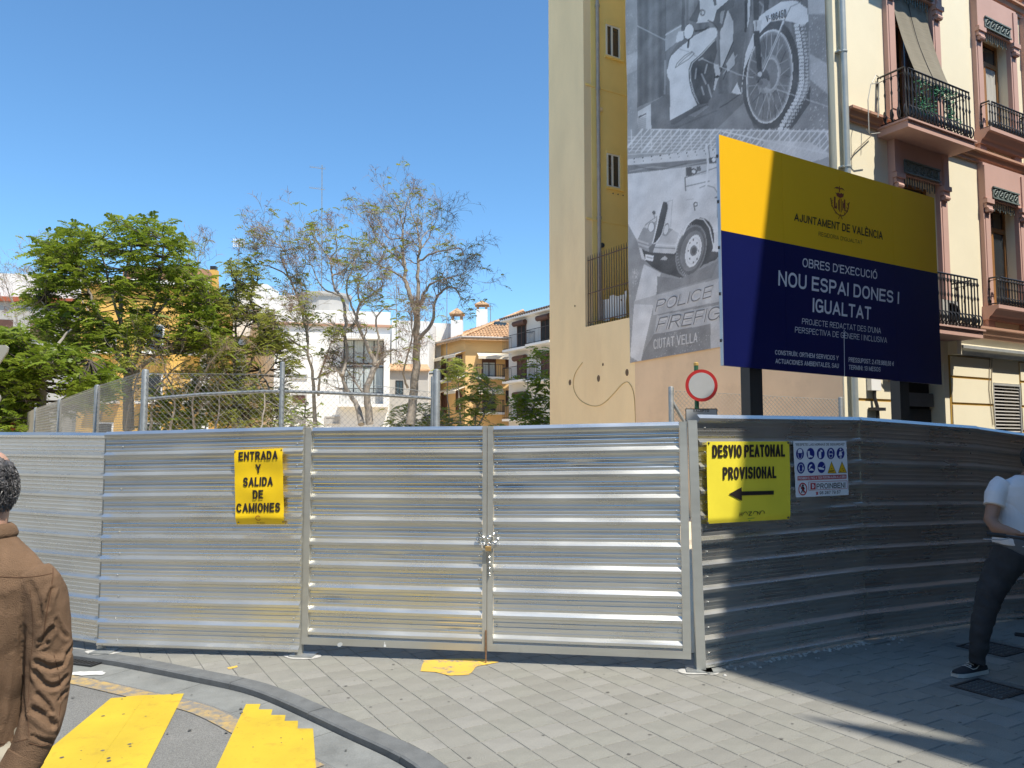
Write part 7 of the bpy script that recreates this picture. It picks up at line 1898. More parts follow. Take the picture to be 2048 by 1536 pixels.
sapling('low bushy growth behind the mesh gate right of the bare trunks', [[(820,870),(822,840)], [(850,870),(852,830)]], [(778,860),(785,825),(810,812),(840,805),(870,812),(900,830),(925,815),(945,860)], 30, 55, n=85, leafL=0.34)
sapling('small green shrub at the left post of the site gate', [[(606,870),(604,845)]], [(596,860),(598,838),(612,830),(616,858)], 9.0, 56, n=6, leafL=0.09, m=m_leaf)
sapling('sparse sapling below the white building windows', [[(583,870),(582,820)], [(610,870),(612,800)]], [(575,860),(572,820),(600,810),(625,805),(640,860)], 27, 57, n=22, leafL=0.3, m=m_leaf)
sapling('leafy growth behind the left part of the mesh gate', [[(330,870),(335,800)], [(380,870),(385,780)], [(300,870),(310,810)]], [(300,860),(296,790),(330,770),(370,775),(395,760),(415,790),(412,860)], 24, 58, n=120, leafL=0.34, m=m_leaf, tint=0.3)

# ------------------------------------------------------------------ the near side of the street (it shades the right of the scene and is mirrored in the metal)
TAN = math.tan(R(SUN_EL))
def q_of(p): return Vector((p.x - sh.x*p.z/TAN, p.y - sh.y*p.z/TAN, 0))
aF, zF = FR1.hit(1484, 836); qF = q_of(FR1.pt(aF, 0, zF))
aF0, zF0 = FR1.hit(1455, 1100); qF0 = q_of(FR1.pt(aF0, 0.03, zF0))
ab_, zb__ = FBd.hit(1497, 733); qB0 = q_of(FBd.pt(ab_, 0, zb__)); ab_, zb__ = FBd.hit(1545, 305); qB1 = q_of(FBd.pt(ab_, 0, zb__))
n_ = FC.n
d_ = (qB1 - qB0).normalized(); k_ = (-9.6 - n_.dot(qB1)) / n_.dot(d_)
qEnd = qB1 + d_*max(k_, 0.2)
tipB = G(1583, 1428); B2 = G(1962, 1536); far_ = (B2 - tipB).normalized()
chain_q = [B2 + far_*9, tipB, G(1960, 1487), G(1660, 1405), G(1432, 1338), qF0, qF, qB0, qB1, qEnd, qEnd + T3*40]
HN = 13.0
sft = Vector((sh.x, sh.y, 0))*(HN/TAN)
foot = [q + sft for q in chain_q]
foot += [foot[-1] - FC.n*-12, foot[0] + Vector((12, -3, 0))]
nb = thing('building', 'tall brick building beyond the right edge that shades the right hoarding', 'building', (foot[4].x, foot[4].y, 0))
mb = MB(); mb.prism([(p.x, p.y) for p in foot], 0, HN); mb.build('wall', mat('brown_brick', (0.11, 0.075, 0.055), rough=0.9, var=0.15, scale=2), nb)
FN = Frame(foot[9] + T3*40, -T3)
for k in range(9):
    for zz_ in (1.0, 4.6, 8.2):
        mb = MB(); mb.fb(FN, 1.5+4.2*k, 3.0+4.2*k, 0.001, 0.05, zz_, zz_+2.2); mb.build('window', M['glass'], nb)
m_b1 = mat('grey_brown_render', (0.17, 0.15, 0.135), rough=0.9, var=0.15, scale=0.6); m_b2 = mat('sand_render', (0.45, 0.34, 0.20), rough=0.9, var=0.1)
def back_building(lab, x0, x1, y0, y1, h, m, face):
    b = thing('building', lab, 'building', ((x0+x1)/2, y1 if face == 'y' else y0, 0))
    mb = MB(); mb.box(x0, y0, 0, x1, y1, h); mb.build('wall', m, b)
    F = Frame((x1, y1), (-1, 0)) if face == 'y' else Frame((x1, y0), (0, 1))
    if face == 'x': F = Frame((x1, y0), (0, 1))
    Ln = (x1-x0) if face == 'y' else (y1-y0)
    for k in range(int(Ln/3.2)):
        for zz_ in (0.4, 3.9, 7.2, 10.3):
            if zz_+2.2 > h: continue
            mb = MB(); mb.fb(F, 1.0+3.2*k, 2.2+3.2*k, 0.001, 0.06, zz_, zz_+2.1); w_ = mb.build('window', m_brown, b); mb = MB(); mb.fb(F, 1.1+3.2*k, 2.1+3.2*k, 0.061, 0.07, zz_+0.1, zz_+2.0); mb.build('pane', M['glass'], w_)
    return b
back_building('grey-brown apartment block across the street behind the viewpoint', -14, 4.5, -24, -15, 14, m_b1, 'y')
back_building('sand-coloured building behind the viewpoint to the left', -34, -14.2, -26, -14, 11, m_b2, 'y')
back_building('pale building on the left side of the street, mirrored in the leftmost panel', -40, -26, -13, 10, 12, m_bwall, 'x')

# ------------------------------------------------------------------ people
def fused(mb, name, m, parent, voxel, smooth=4, disp=None, off=None):
    o = mb.build(name, m, None, off=(0, 0, 0)); md = o.modifiers.new('r', 'REMESH'); md.mode = 'VOXEL'; md.voxel_size = voxel
    s_ = o.modifiers.new('s', 'SMOOTH'); s_.iterations = smooth; s_.factor = 0.5
    dg = bpy.context.evaluated_depsgraph_get(); dg.update(); me = bpy.data.meshes.new_from_object(o.evaluated_get(dg)); me.name = name
    bpy.data.objects.remove(o)
    n = len(me.vertices); co = np.empty(n*3); me.vertices.foreach_get('co', co); co = co.reshape(-1, 3)
    if disp:
        nr = np.empty(n*3); me.vertices.foreach_get('normal', nr); nr = nr.reshape(-1, 3)
        co = co + nr*np.array([disp(Vector(c)) for c in co])[:, None]
    world_co = co.copy()
    co = co - np.array(parent_origin(parent)); me.vertices.foreach_set('co', co.reshape(-1)); me.update(); me.shade_smooth()
    me.materials.clear(); me.materials.append(m)
    return link(name, me, parent)
def rings(mb, R_, n=24):
    """closed loft of horizontal-ish elliptical rings (cx,cy,cz,rx,ry[,yaw,[tilt]])"""
    i0 = len(mb.v)
    for r in R_:
        cx, cy, cz, rx, ry = r[:5]; yaw = r[5] if len(r) > 5 else 0; tl = r[6] if len(r) > 6 else 0
        for j in range(n):
            a = 2*PI*j/n; x, y = rx*math.cos(a), ry*math.sin(a)
            mb.v.append((cx + x*math.cos(yaw) - y*math.sin(yaw), cy + x*math.sin(yaw) + y*math.cos(yaw), cz + tl*x))
    m = len(R_)
    for k in range(m-1):
        for j in range(n): mb.f.append((i0+k*n+j, i0+k*n+(j+1) % n, i0+(k+1)*n+(j+1) % n, i0+(k+1)*n+j))
    mb.f.append(tuple(i0+n-1-j for j in range(n))); mb.f.append(tuple(i0+(m-1)*n+j for j in range(n)))
def hand(mb, wrist, d, palm_n, thumb_side, k=1.0, curl=0.5):
    """palm and five bent fingers; d points along the hand, palm_n out of the palm, thumb_side across"""
    d = d.normalized(); s_ = (thumb_side - d*thumb_side.dot(d)).normalized(); p = palm_n.normalized()
    for t in (-0.03, -0.010, 0.010, 0.03): mb.tube([wrist + s_*t*0.6*k, wrist + d*0.045*k + s_*t*k, wrist + d*0.09*k + s_*t*k], [0.014*k, 0.015*k, 0.012*k], 8)
    for i, (t, L_) in enumerate(((0.031, 0.070), (0.0105, 0.080), (-0.0105, 0.074), (-0.031, 0.058))):
        q = wrist + d*0.085*k + s_*t*k; e = d; pts = [q]
        for j in range(3):
            e = (e + p*curl*(0.55+0.12*i)).normalized(); q = q + e*L_*k*(0.42, 0.33, 0.25)[j]; pts.append(q)
        mb.tube(pts, [0.0095*k, 0.0090*k, 0.0082*k, 0.0065*k], 8)
    q = wrist + d*0.02*k + s_*0.026*k; e = (d*0.7 + s_*0.75 + p*0.3).normalized(); q1 = q + e*0.042*k; e2 = (d*0.9 + s_*0.2 + p*0.5).normalized(); q2 = q1 + e2*0.032*k; q3 = q2 + e2*0.024*k
    mb.tube([q, q1, q2, q3], [0.014*k, 0.011*k, 0.010*k, 0.0075*k], 8)
def head(mb, c, yaw, k=1.0, pitch=0.0, er=1.0):
    """skull, jaw, nose, ears; yaw 0 looks along +Y"""
    f = Vector((-math.sin(yaw), math.cos(yaw), 0)); s_ = Vector((f.y, -f.x, 0)); u = Vector((0, 0, 1))
    f2 = (f*math.cos(pitch) - u*math.sin(pitch)); u2 = (u*math.cos(pitch) + f*math.sin(pitch)); f, u = f2, u2
    def L_(x, y, z): return c + s_*x*k + f*y*k + u*z*k
    i0 = len(mb.v); nn = 20; prof = [(-0.118, 0.030, 0.05, 0.045), (-0.105, 0.045, 0.058, 0.03), (-0.075, 0.060, 0.078, 0.016), (-0.04, 0.068, 0.092, 0.006), (0.0, 0.074, 0.098, 0.0), (0.04, 0.077, 0.100, -0.003), (0.075, 0.070, 0.090, -0.008), (0.10, 0.052, 0.066, -0.012), (0.116, 0.024, 0.030, -0.014)]
    for z, rx, ry, oy in prof:
        for j in range(nn): a = 2*PI*j/nn; mb.v.append(tuple(L_(rx*math.cos(a), oy+ry*math.sin(a), z)))
    for q in range(len(prof)-1):
        for j in range(nn): mb.f.append((i0+q*nn+j, i0+q*nn+(j+1) % nn, i0+(q+1)*nn+(j+1) % nn, i0+(q+1)*nn+j))
    mb.f.append(tuple(i0+nn-1-j for j in range(nn))); mb.f.append(tuple(i0+(len(prof)-1)*nn+j for j in range(nn)))
    mb.tube([L_(0, 0.088, 0.015), L_(0, 0.108, -0.022), L_(0, 0.098, -0.034)], [0.008, 0.013, 0.010], 8)     # nose
    mb.tube([L_(-0.022, 0.092, -0.060), L_(0, 0.100, -0.058), L_(0.022, 0.092, -0.060)], [0.005, 0.008, 0.005], 8)   # lips
    mb.tube([L_(-0.05, 0.082, 0.022), L_(-0.02, 0.096, 0.026), L_(0.02, 0.096, 0.026), L_(0.05, 0.082, 0.022)], 0.008, 8)   # brow
    for sg in (-1, 1): mb.tube([L_(sg*0.074*er, -0.005, 0.022), L_(sg*0.088*er, -0.015, 0.015), L_(sg*0.086*er, -0.015, -0.012), L_(sg*0.074*er, -0.002, -0.030)], [0.007, 0.009, 0.009, 0.006], 8)
    return L_
def eyes(L_, parent, k=1.0):
    for sg in (-1, 1):
        mb = MB(); c = L_(sg*0.030, 0.083, 0.008); mb.lathe(c - Vector((0, 0, 0.010)), [(0.004, 0.0), (0.009, 0.004), (0.0105, 0.010), (0.009, 0.016), (0.004, 0.020)], 10); mb.build('eye', m_eye, parent, smooth=180)
m_eye = mat('eye_white', (0.35, 0.32, 0.30), rough=0.3)
m_skin = mat('skin', (0.46, 0.27, 0.19), rough=0.55, var=0.08, scale=14, bump=0.08, bscale=180)
m_skin2 = mat('skin_tanned', (0.30, 0.16, 0.10), rough=0.55, var=0.08, scale=14)
m_suede = mat('brown_suede', (0.165, 0.102, 0.062), rough=0.95, var=0.28, scale=9, bump=0.5, bscale=330, fine=0.10, spec=0.2)
m_suede_d = mat('suede_seam', (0.085, 0.04, 0.018), rough=0.9)
m_chino = mat('beige_cotton', (0.33, 0.30, 0.235), rough=0.9, var=0.08, scale=10)
m_hair = mat('grey_black_hair', (0.085, 0.08, 0.08), rough=0.45, var=0.9, scale=38, spec=0.6)
m_hair2 = mat('black_hair', (0.02, 0.016, 0.014), rough=0.5, var=0.4, scale=30)
m_tee = mat('white_cotton', (0.66, 0.64, 0.64), rough=0.9, var=0.04, scale=8)
m_jean = mat('charcoal_jeans', (0.034, 0.034, 0.036), rough=0.9, var=0.25, scale=9, bump=0.2, bscale=200)
m_knit = mat('dark_grey_knit', (0.12, 0.125, 0.13), rough=0.95, var=0.1, scale=12)
m_shoe = mat('black_canvas', (0.018, 0.018, 0.022), rough=0.8)
m_sole = mat('off_white_rubber', (0.55, 0.53, 0.48), rough=0.7)

# --- man seen from behind at the left edge
px0, py0 = -1.62, 2.35
man = thing('person', 'man seen from behind in a brown suede jacket, cut off by the left edge', 'person', (px0, py0, 0))
b = MB()
Lh = head(b, Vector((-1.622, 2.380, 1.645)), R(35), k=0.95, er=0.86); b.tube([(-1.605, 2.36, 1.42), (-1.60, 2.355, 1.50), (-1.60, 2.37, 1.60)], [0.07, 0.062, 0.060], 14)
rings(b, [(px0, py0, 0.86, 0.12, 0.085), (px0, py0, 1.0, 0.12, 0.085), (px0, py0, 1.2, 0.155, 0.10), (px0, py0, 1.36, 0.175, 0.095), (px0, py0, 1.44, 0.12, 0.07)])
armR = [(-1.428, 2.35, 1.375), (-1.412, 2.355, 1.32), (-1.402, 2.37, 1.20), (-1.393, 2.375, 1.08), (-1.392, 2.35, 0.97), (-1.408, 2.32, 0.88), (-1.432, 2.295, 0.825)]
armL = [(2*px0 - x - 0.02, y, z) for x, y, z in armR]
for A in (armR, armL): b.tube(A, [0.045, 0.05, 0.045, 0.04, 0.036, 0.030, 0.026], 12)
for hx, sg in ((-0.09, -1), (0.09, 1)): b.tube([(px0+hx, py0, 0.92), (px0+hx*1.1, py0, 0.70), (px0+hx*1.15, py0+0.01, 0.48), (px0+hx*1.2, py0, 0.28), (px0+hx*1.2, py0-0.02, 0.09), (px0+hx*1.2, py0+0.02, 0.035)], [0.05, 0.07, 0.055, 0.05, 0.038, 0.035], 12); b.tube([(px0+hx*1.2, py0-0.05, 0.035), (px0+hx*1.25, py0+0.08, 0.03), (px0+hx*1.3, py0+0.17, 0.025)], [0.035, 0.038, 0.025], 10)
hand(b, Vector(armR[-1]) + Vector((0, 0, -0.005)), Vector((-0.14, -0.05, -1)), Vector((-1, 0.1, 0)), Vector((0, 1, 0.1)), 1.0, 0.35)
hand(b, Vector(armL[-1]) + Vector((0, 0, -0.005)), Vector((0.14, -0.05, -1)), Vector((1, 0.1, 0)), Vector((0, 1, 0.1)), 1.0, 0.35)
body = fused(b, 'body', m_skin, man, 0.007, 3); eyes(Lh, man)
# jacket
j = MB()
rings(j, [(px0-0.005, py0, 0.845, 0.158, 0.132), (px0-0.005, py0, 0.90, 0.160, 0.134), (px0-0.004, py0, 1.02, 0.158, 0.130), (px0, py0, 1.16, 0.170, 0.128), (px0, py0-0.004, 1.28, 0.200, 0.126), (px0, py0-0.004, 1.35, 0.212, 0.118), (px0+0.002, py0, 1.400, 0.208, 0.105), (px0+0.004, py0, 1.440, 0.172, 0.092), (px0+0.006, py0+0.004, 1.475, 0.125, 0.082), (px0+0.010, py0+0.008, 1.505, 0.085, 0.072)], 40)
for A in (armR, armL):
    A = [Vector(a) for a in A]; A[0] += Vector((-0.02 if A is not armL else 0.0, 0, 0.0))
    j.tube(catmull([tuple(a) for a in A], 3), [0.060, 0.064, 0.066, 0.066, 0.066, 0.065, 0.064, 0.063, 0.062, 0.061, 0.060, 0.059, 0.058, 0.057, 0.055, 0.053, 0.051, 0.050, 0.049], 22)
def dj(p):
    sx = (p.x - px0); arm = max(0.0, min(1.0, (abs(sx) - 0.17)/0.02)) if p.z < 1.36 else 0.0
    low = 0.004*noise.noise(p*6.0) + 0.0016*noise.noise(p*22)
    def crease(q, w):        # sharp valley, soft ridge
        return (1 - abs(math.sin(q)))**w
    ax = 1 if sx > 0 else -1
    q = p.z*26 + sx*ax*16 + 5*(p.y-py0) + 1.6*noise.noise(p*6.5)
    bend = math.exp(-((p.z-1.13)/0.10)**2) + 1.0*math.exp(-((p.z-0.93)/0.08)**2)
    fold = -0.009*bend*crease(q, 3)*(0.35+0.9*max(0, noise.noise(Vector((p.x*7, p.y*7, p.z*5)))+0.5)) - 0.005*bend*crease(q*0.6 - p.x*34 + 2*noise.noise(p*9), 4) + 0.002*bend
    v = -0.007*crease(sx*22 + 0.9*noise.noise(p*3.5), 7)*max(0, 1.25-p.z)*(1-arm)
    g = 0.0
    for P, dep_, w_ in FOLDS:
        for a, c in zip(P, P[1:]):
            ab = c - a; t = max(0.0, min(1.0, (p-a).dot(ab)/max(ab.length_squared, 1e-9))); dd = (p - a - ab*t).length
            if dd < w_*4: g = min(g, -dep_*math.exp(-(dd/w_)**2)) if dd < w_*1.2 else g + 0.0; g = g + (0.35*dep_*math.exp(-((dd-2.0*w_)/w_)**2) if g > -1e-4 else 0.0)
    return low + arm*fold*0.45 + v + max(-0.014, min(0.006, g))
from mathutils.bvhtree import BVHTree
FOLDS = []
def bvh_of(o):
    off = parent_origin(o.parent); return BVHTree.FromPolygons([tuple(v.co + off) for v in o.data.vertices], [tuple(p.vertices) for p in o.data.polygons])
def on_surface(bv, u, v, lift=0.0005):
    d = ray(u, v).normalized(); h = bv.ray_cast(CAM, d)
    return (h[0] - d*lift) if h[0] is not None else None
jk0 = fused(j, 'jacket_blank', m_suede, man, 0.008, 3); bj0 = bvh_of(jk0); bpy.data.objects.remove(jk0)
for px_l, dep_, w_ in (([(106,1177),(99,1194),(95,1216)], 8, 6), ([(84,1282),(95,1269),(103,1256)], 9, 7), ([(75,1322),(101,1335),(117,1331)], 13, 8), ([(79,1293),(95,1285)], 7, 5), ([(73,1344),(88,1366),(110,1373),(132,1353)], 10, 7),
                       ([(68,1419),(88,1432),(106,1450)], 13, 9), ([(75,1388),(92,1406),(101,1423)], 8, 6), ([(128,1326),(136,1304),(143,1291)], 7, 6), ([(66,1472),(84,1480),(106,1483)], 7, 5), ([(118,1400),(128,1385),(140,1380)], 6, 5),
                       ([(46,1256),(48,1344),(50,1470)], 4, 8), ([(26,1190),(22,1300)], 3, 9), ([(5,1200),(10,1350),(0,1450)], 4, 9), ([(60,1165),(75,1200),(80,1240)], 5, 7), ([(112,1240),(122,1262),(134,1275)], 6, 6), ([(-30,1250),(-20,1400)], 4, 8)):
    P = [on_surface(bj0, u, v, 0.0) for u, v in catmull(px_l, 3)]; P = [p for p in P if p is not None]
    if len(P) > 1: FOLDS.append((P, dep_*0.00062, w_*0.00105))
jk = fused(j, 'jacket', m_suede, man, 0.0050, 2, dj)
bj = bvh_of(jk)
def seam(bv, px, r, m, parent, name='seam', n=5):
    P = [on_surface(bv, u, v, 0.0) for u, v in catmull(px, n)]; P = [p for p in P if p is not None]
    if len(P) > 2: mb = MB(); mb.tube(P, r, 5); return mb.build(name, m, parent, smooth=60)
seam(bj, [(-60,1150),(-20,1152),(30,1155),(70,1153),(104,1147)], 0.0016, m_suede_d, jk); seam(bj, [(104,1122),(106,1150),(100,1190),(92,1235),(86,1280)], 0.0018, m_suede_d, jk)
seam(bj, [(108,1310),(118,1350),(122,1400),(116,1450),(112,1490)], 0.0014, m_suede_d, jk); seam(bj, [(-60,1486),(-10,1488),(30,1484),(56,1478)], 0.0012, m_suede_d, jk); seam(bj, [(58,1486),(85,1492),(112,1484)], 0.0013, m_suede_d, jk)
seam(bj, [(60,1178),(66,1260),(60,1340),(56,1420),(58,1475)], 0.0009, m_suede_d, jk)
p_ = on_surface(bj, 108, 1506, 0.001)
if p_ is not None: mb = MB(); mb.lathe(p_, [(0.009, 0.003), (0.009, -0.002), (0.006, -0.003)], 12, axis='y'); mb.build('button', mat('horn_button', (0.03, 0.02, 0.015), rough=0.3), jk)
mb = MB(); rr_ = []
for z, k in ((1.488, 1.04), (1.500, 1.09), (1.520, 1.0), (1.530, 0.88)):
    rr_.append((px0+0.012, py0+0.008, z, 0.094*k, 0.082*k))
rings(mb, rr_, 32); fused(mb, 'collar', m_suede, jk, 0.006, 2)
for A in (armR, armL):
    mb = MB(); a, c = Vector(A[-2]), Vector(A[-1]); d = (c-a).normalized(); mb.tube([c - d*0.055, c - d*0.05, c + d*0.006, c + d*0.008], [0.048, 0.0535, 0.0515, 0.046], 22); mb.build('cuff', m_suede, jk, smooth=40)
tr = MB()
rings(tr, [(px0, py0, 0.80, 0.155, 0.115), (px0, py0, 0.95, 0.155, 0.115)])
for hx in (-0.09, 0.09): tr.tube([(px0+hx*0.9, py0, 0.88), (px0+hx*1.05, py0, 0.70), (px0+hx*1.15, py0+0.01, 0.48), (px0+hx*1.2, py0, 0.28), (px0+hx*1.2, py0, 0.06)], [0.105, 0.098, 0.085, 0.078, 0.072], 16)
fused(tr, 'trousers', m_chino, man, 0.012, 4, lambda p: 0.004*noise.noise(p*9))
for hx in (-0.108, 0.108): mb = MB(); mb.tube([(px0+hx, py0-0.06, 0.045), (px0+hx*1.03, py0+0.06, 0.045), (px0+hx*1.1, py0+0.19, 0.030)], [0.045, 0.052, 0.036], 12); fused(mb, 'shoe', m_shoe, man, 0.008, 2)
# hair: close cap with many short curls, thin at the crown
rg = random.Random(77); hm = MB(); hc = Vector((-1.622, 2.362, 1.650))
capm = MB(); i0 = 0
rings(capm, [(hc.x, hc.y-0.03, hc.z-0.115, 0.055, 0.055), (hc.x, hc.y-0.025, hc.z-0.075, 0.072, 0.078), (hc.x, hc.y-0.016, hc.z-0.03, 0.088, 0.096), (hc.x, hc.y-0.012, hc.z+0.02, 0.092, 0.102), (hc.x, hc.y-0.010, hc.z+0.06, 0.083, 0.094), (hc.x, hc.y-0.010, hc.z+0.086, 0.058, 0.070), (hc.x, hc.y-0.012, hc.z+0.098, 0.03, 0.036)], 32)
def dh(p):
    crown = max(0.0, 1 - ((p.x+1.585)**2/0.045**2 + (p.z-1.735)**2/0.055**2))
    return 0.007*noise.noise(p*60) + 0.005*noise.noise(p*120) + 0.004 - 0.007*crown
hair = fused(capm, 'hair', m_hair, man, 0.0045, 1, dh)
for k in range(2600):
    th = rg.uniform(PI*0.9, 2.25*PI) if rg.random() < 0.85 else rg.uniform(0, 2*PI); ph = rg.uniform(-1.1, 1.25)
    n = Vector((math.cos(th)*math.cos(ph), math.sin(th)*math.cos(ph), math.sin(ph)))
    p = hc + Vector((n.x*0.095, n.y*0.103 - 0.012, n.z*0.099))
    if n.y > 0.75 and n.z < 0.5: continue
    crown = ((p.x+1.60)**2/0.05**2 + (p.z-1.73)**2/0.06**2) < 1
    if crown and rg.random() < 0.3: continue
    t1 = n.cross(Vector((rg.gauss(0, 1), rg.gauss(0, 1), rg.gauss(0, 1)))).normalized(); t2 = n.cross(t1); r = rg.uniform(0.004, 0.008)
    pts = [p + n*(0.002+0.0035*q) + t1*math.cos(q*1.15)*r + t2*math.sin(q*1.15)*r + Vector((0, 0, -0.003*q)) for q in range(5)]
    hm.tube(pts, [0.0013, 0.0017, 0.0017, 0.0013, 0.0006], 3, caps=False)
o = hm.build('curls', m_hair, man); o['kind'] = 'stuff'

# --- man in the white T-shirt at the right edge
qx, qy = 3.97, 6.02
man2 = thing('person', 'man in a white T-shirt and charcoal jeans standing over a bicycle at the right edge', 'person', (qx, qy, 0))
def Q(u, v, y=6.0): return W(u, v, y)
b = MB()
Lh2 = head(b, Vector((4.02, 5.92, 1.63)), R(180+10), pitch=R(32)); b.tube([(4.00, 6.03, 1.42), (4.01, 6.01, 1.50), (4.04, 5.96, 1.58)], [0.07, 0.06, 0.058], 12)
rings(b, [(3.93, qy, 0.84, 0.15, 0.11), (3.94, qy, 1.0, 0.14, 0.10), (3.96, qy, 1.2, 0.155, 0.105), (3.98, qy, 1.38, 0.18, 0.10), (3.99, qy, 1.46, 0.11, 0.07)])
a_r = [Q(2000, 968, 6.03), Q(1990, 1000, 6.0), Q(1981, 1040, 5.95), Q(1993, 1056, 5.86), Q(2018, 1064, 5.76), Q(2036, 1069, 5.68)]
b.tube(a_r, [0.058, 0.054, 0.050, 0.047, 0.040, 0.031], 14)
a_l = [Vector((4.17, 6.05, 1.42)), Vector((4.24, 6.02, 1.30)), Vector((4.27, 5.95, 1.12)), Vector((4.20, 5.80, 1.05)), Vector((4.08, 5.68, 1.04))]
b.tube(a_l, [0.055, 0.052, 0.047, 0.040, 0.030], 12)
hand(b, a_r[-1], Vector((0.8, -0.45, -0.1)), Vector((0, -0.3, -1)), Vector((0.1, -1, 0.3)), 1.0, 0.45)
hand(b, a_l[-1], Vector((-0.8, -0.4, -0.1)), Vector((0, -0.3, -1)), Vector((0.1, -1, 0.3)), 1.0, 0.45)
lr = [Q(2022, 1105, 6.02), Q(1989, 1168, 6.0), Q(1971, 1219, 5.98), Q(1960, 1270, 5.98), Q(1954, 1318, 6.02)]
ll = [Vector((4.05, 6.05, 0.90)), Vector((4.18, 6.10, 0.70)), Vector((4.26, 6.12, 0.48)), Vector((4.30, 6.16, 0.26)), Vector((4.32, 6.20, 0.09))]
for A in (lr, ll): b.tube(A, [0.10, 0.085, 0.06, 0.05, 0.036], 12)
fused(b, 'body', m_skin2, man2, 0.009, 3); eyes(Lh2, man2)
s_ = MB()
rings(s_, [(3.945, qy, 0.965, 0.232, 0.145, 0, -0.14), (3.95, qy, 1.02, 0.226, 0.142, 0, -0.10), (3.96, qy, 1.12, 0.212, 0.134), (3.97, qy, 1.25, 0.212, 0.132), (3.98, qy, 1.36, 0.222, 0.125), (3.985, qy, 1.43, 0.205, 0.11), (3.99, qy, 1.475, 0.15, 0.09), (3.998, qy, 1.505, 0.095, 0.078), (4.0, qy, 1.515, 0.088, 0.074)], 36)
s_.tube([a_r[0] + Vector((0.03, 0, 0.01)), a_r[0] + Vector((-0.004, 0, -0.02)), Q(1990, 990, 6.0), Q(1987, 1012, 5.98)], [0.07, 0.075, 0.075, 0.073], 18)
s_.tube([a_l[0], a_l[1], (a_l[1]+a_l[2])/2], [0.07, 0.075, 0.073], 18)
fused(s_, 't_shirt', m_tee, man2, 0.007, 3, lambda p: 0.008*noise.noise(Vector((p.x*9, p.y*9, p.z*5))) - 0.012*(1-abs(math.sin(p.z*15 + (p.x-qx)*22 + 2*noise.noise(p*6))))**4*min(1, max(0, 1.42-p.z)*3))
jn = MB()
rings(jn, [(3.93, qy, 0.80, 0.165, 0.125), (3.935, qy, 0.90, 0.180, 0.13), (3.94, qy, 0.985, 0.178, 0.125)])
jn.tube(catmull([tuple(p) for p in [Q(2022, 1108, 6.02), Q(1988, 1168, 6.0), Q(1971, 1219, 5.98), Q(1960, 1270, 5.98), Q(1955, 1312, 6.0), Q(1954, 1328, 6.0)]], 2), [0.135, 0.122, 0.108, 0.095, 0.084, 0.077, 0.071, 0.066, 0.058, 0.054, 0.053], 18)
jn.tube(ll[:4] + [Vector((4.32, 6.18, 0.13))], [0.13, 0.105, 0.082, 0.068, 0.056], 16)
fused(jn, 'jeans', m_jean, man2, 0.010, 3, lambda p: 0.009*noise.noise(Vector((p.x*14, p.y*14, p.z*16+p.x*12))) - 0.007*(1-abs(math.sin(p.z*34+p.x*16+2*noise.noise(p*7))))**5*math.exp(-((p.z-0.52)/0.2)**2) + 0.004*math.sin(p.z*70+3*noise.noise(p*7))*math.exp(-((p.z-0.16)/0.12)**2))
kn = MB(); rings(kn, [(3.935, qy, 0.90, 0.188, 0.138, 0, -0.20), (3.935, qy, 0.94, 0.200, 0.146, 0, -0.2), (3.94, qy, 0.985, 0.200, 0.146, 0, -0.2), (3.94, qy, 1.02, 0.190, 0.138, 0, -0.2)], 30); fused(kn, 'waist_knit', m_knit, man2, 0.009, 2, lambda p: 0.006*noise.noise(p*14))
hh = MB(); hc2 = Vector((4.02, 5.945, 1.66)); rings(hh, [(hc2.x, hc2.y+0.02, hc2.z-0.07, 0.070, 0.070), (hc2.x, hc2.y+0.012, hc2.z-0.02, 0.084, 0.092), (hc2.x, hc2.y, hc2.z+0.03, 0.086, 0.104), (hc2.x, hc2.y-0.01, hc2.z+0.07, 0.070, 0.086), (hc2.x, hc2.y-0.01, hc2.z+0.095, 0.03, 0.04)], 24); fused(hh, 'hair', m_hair2, man2, 0.006, 1, lambda p: 0.008*noise.noise(p*70))
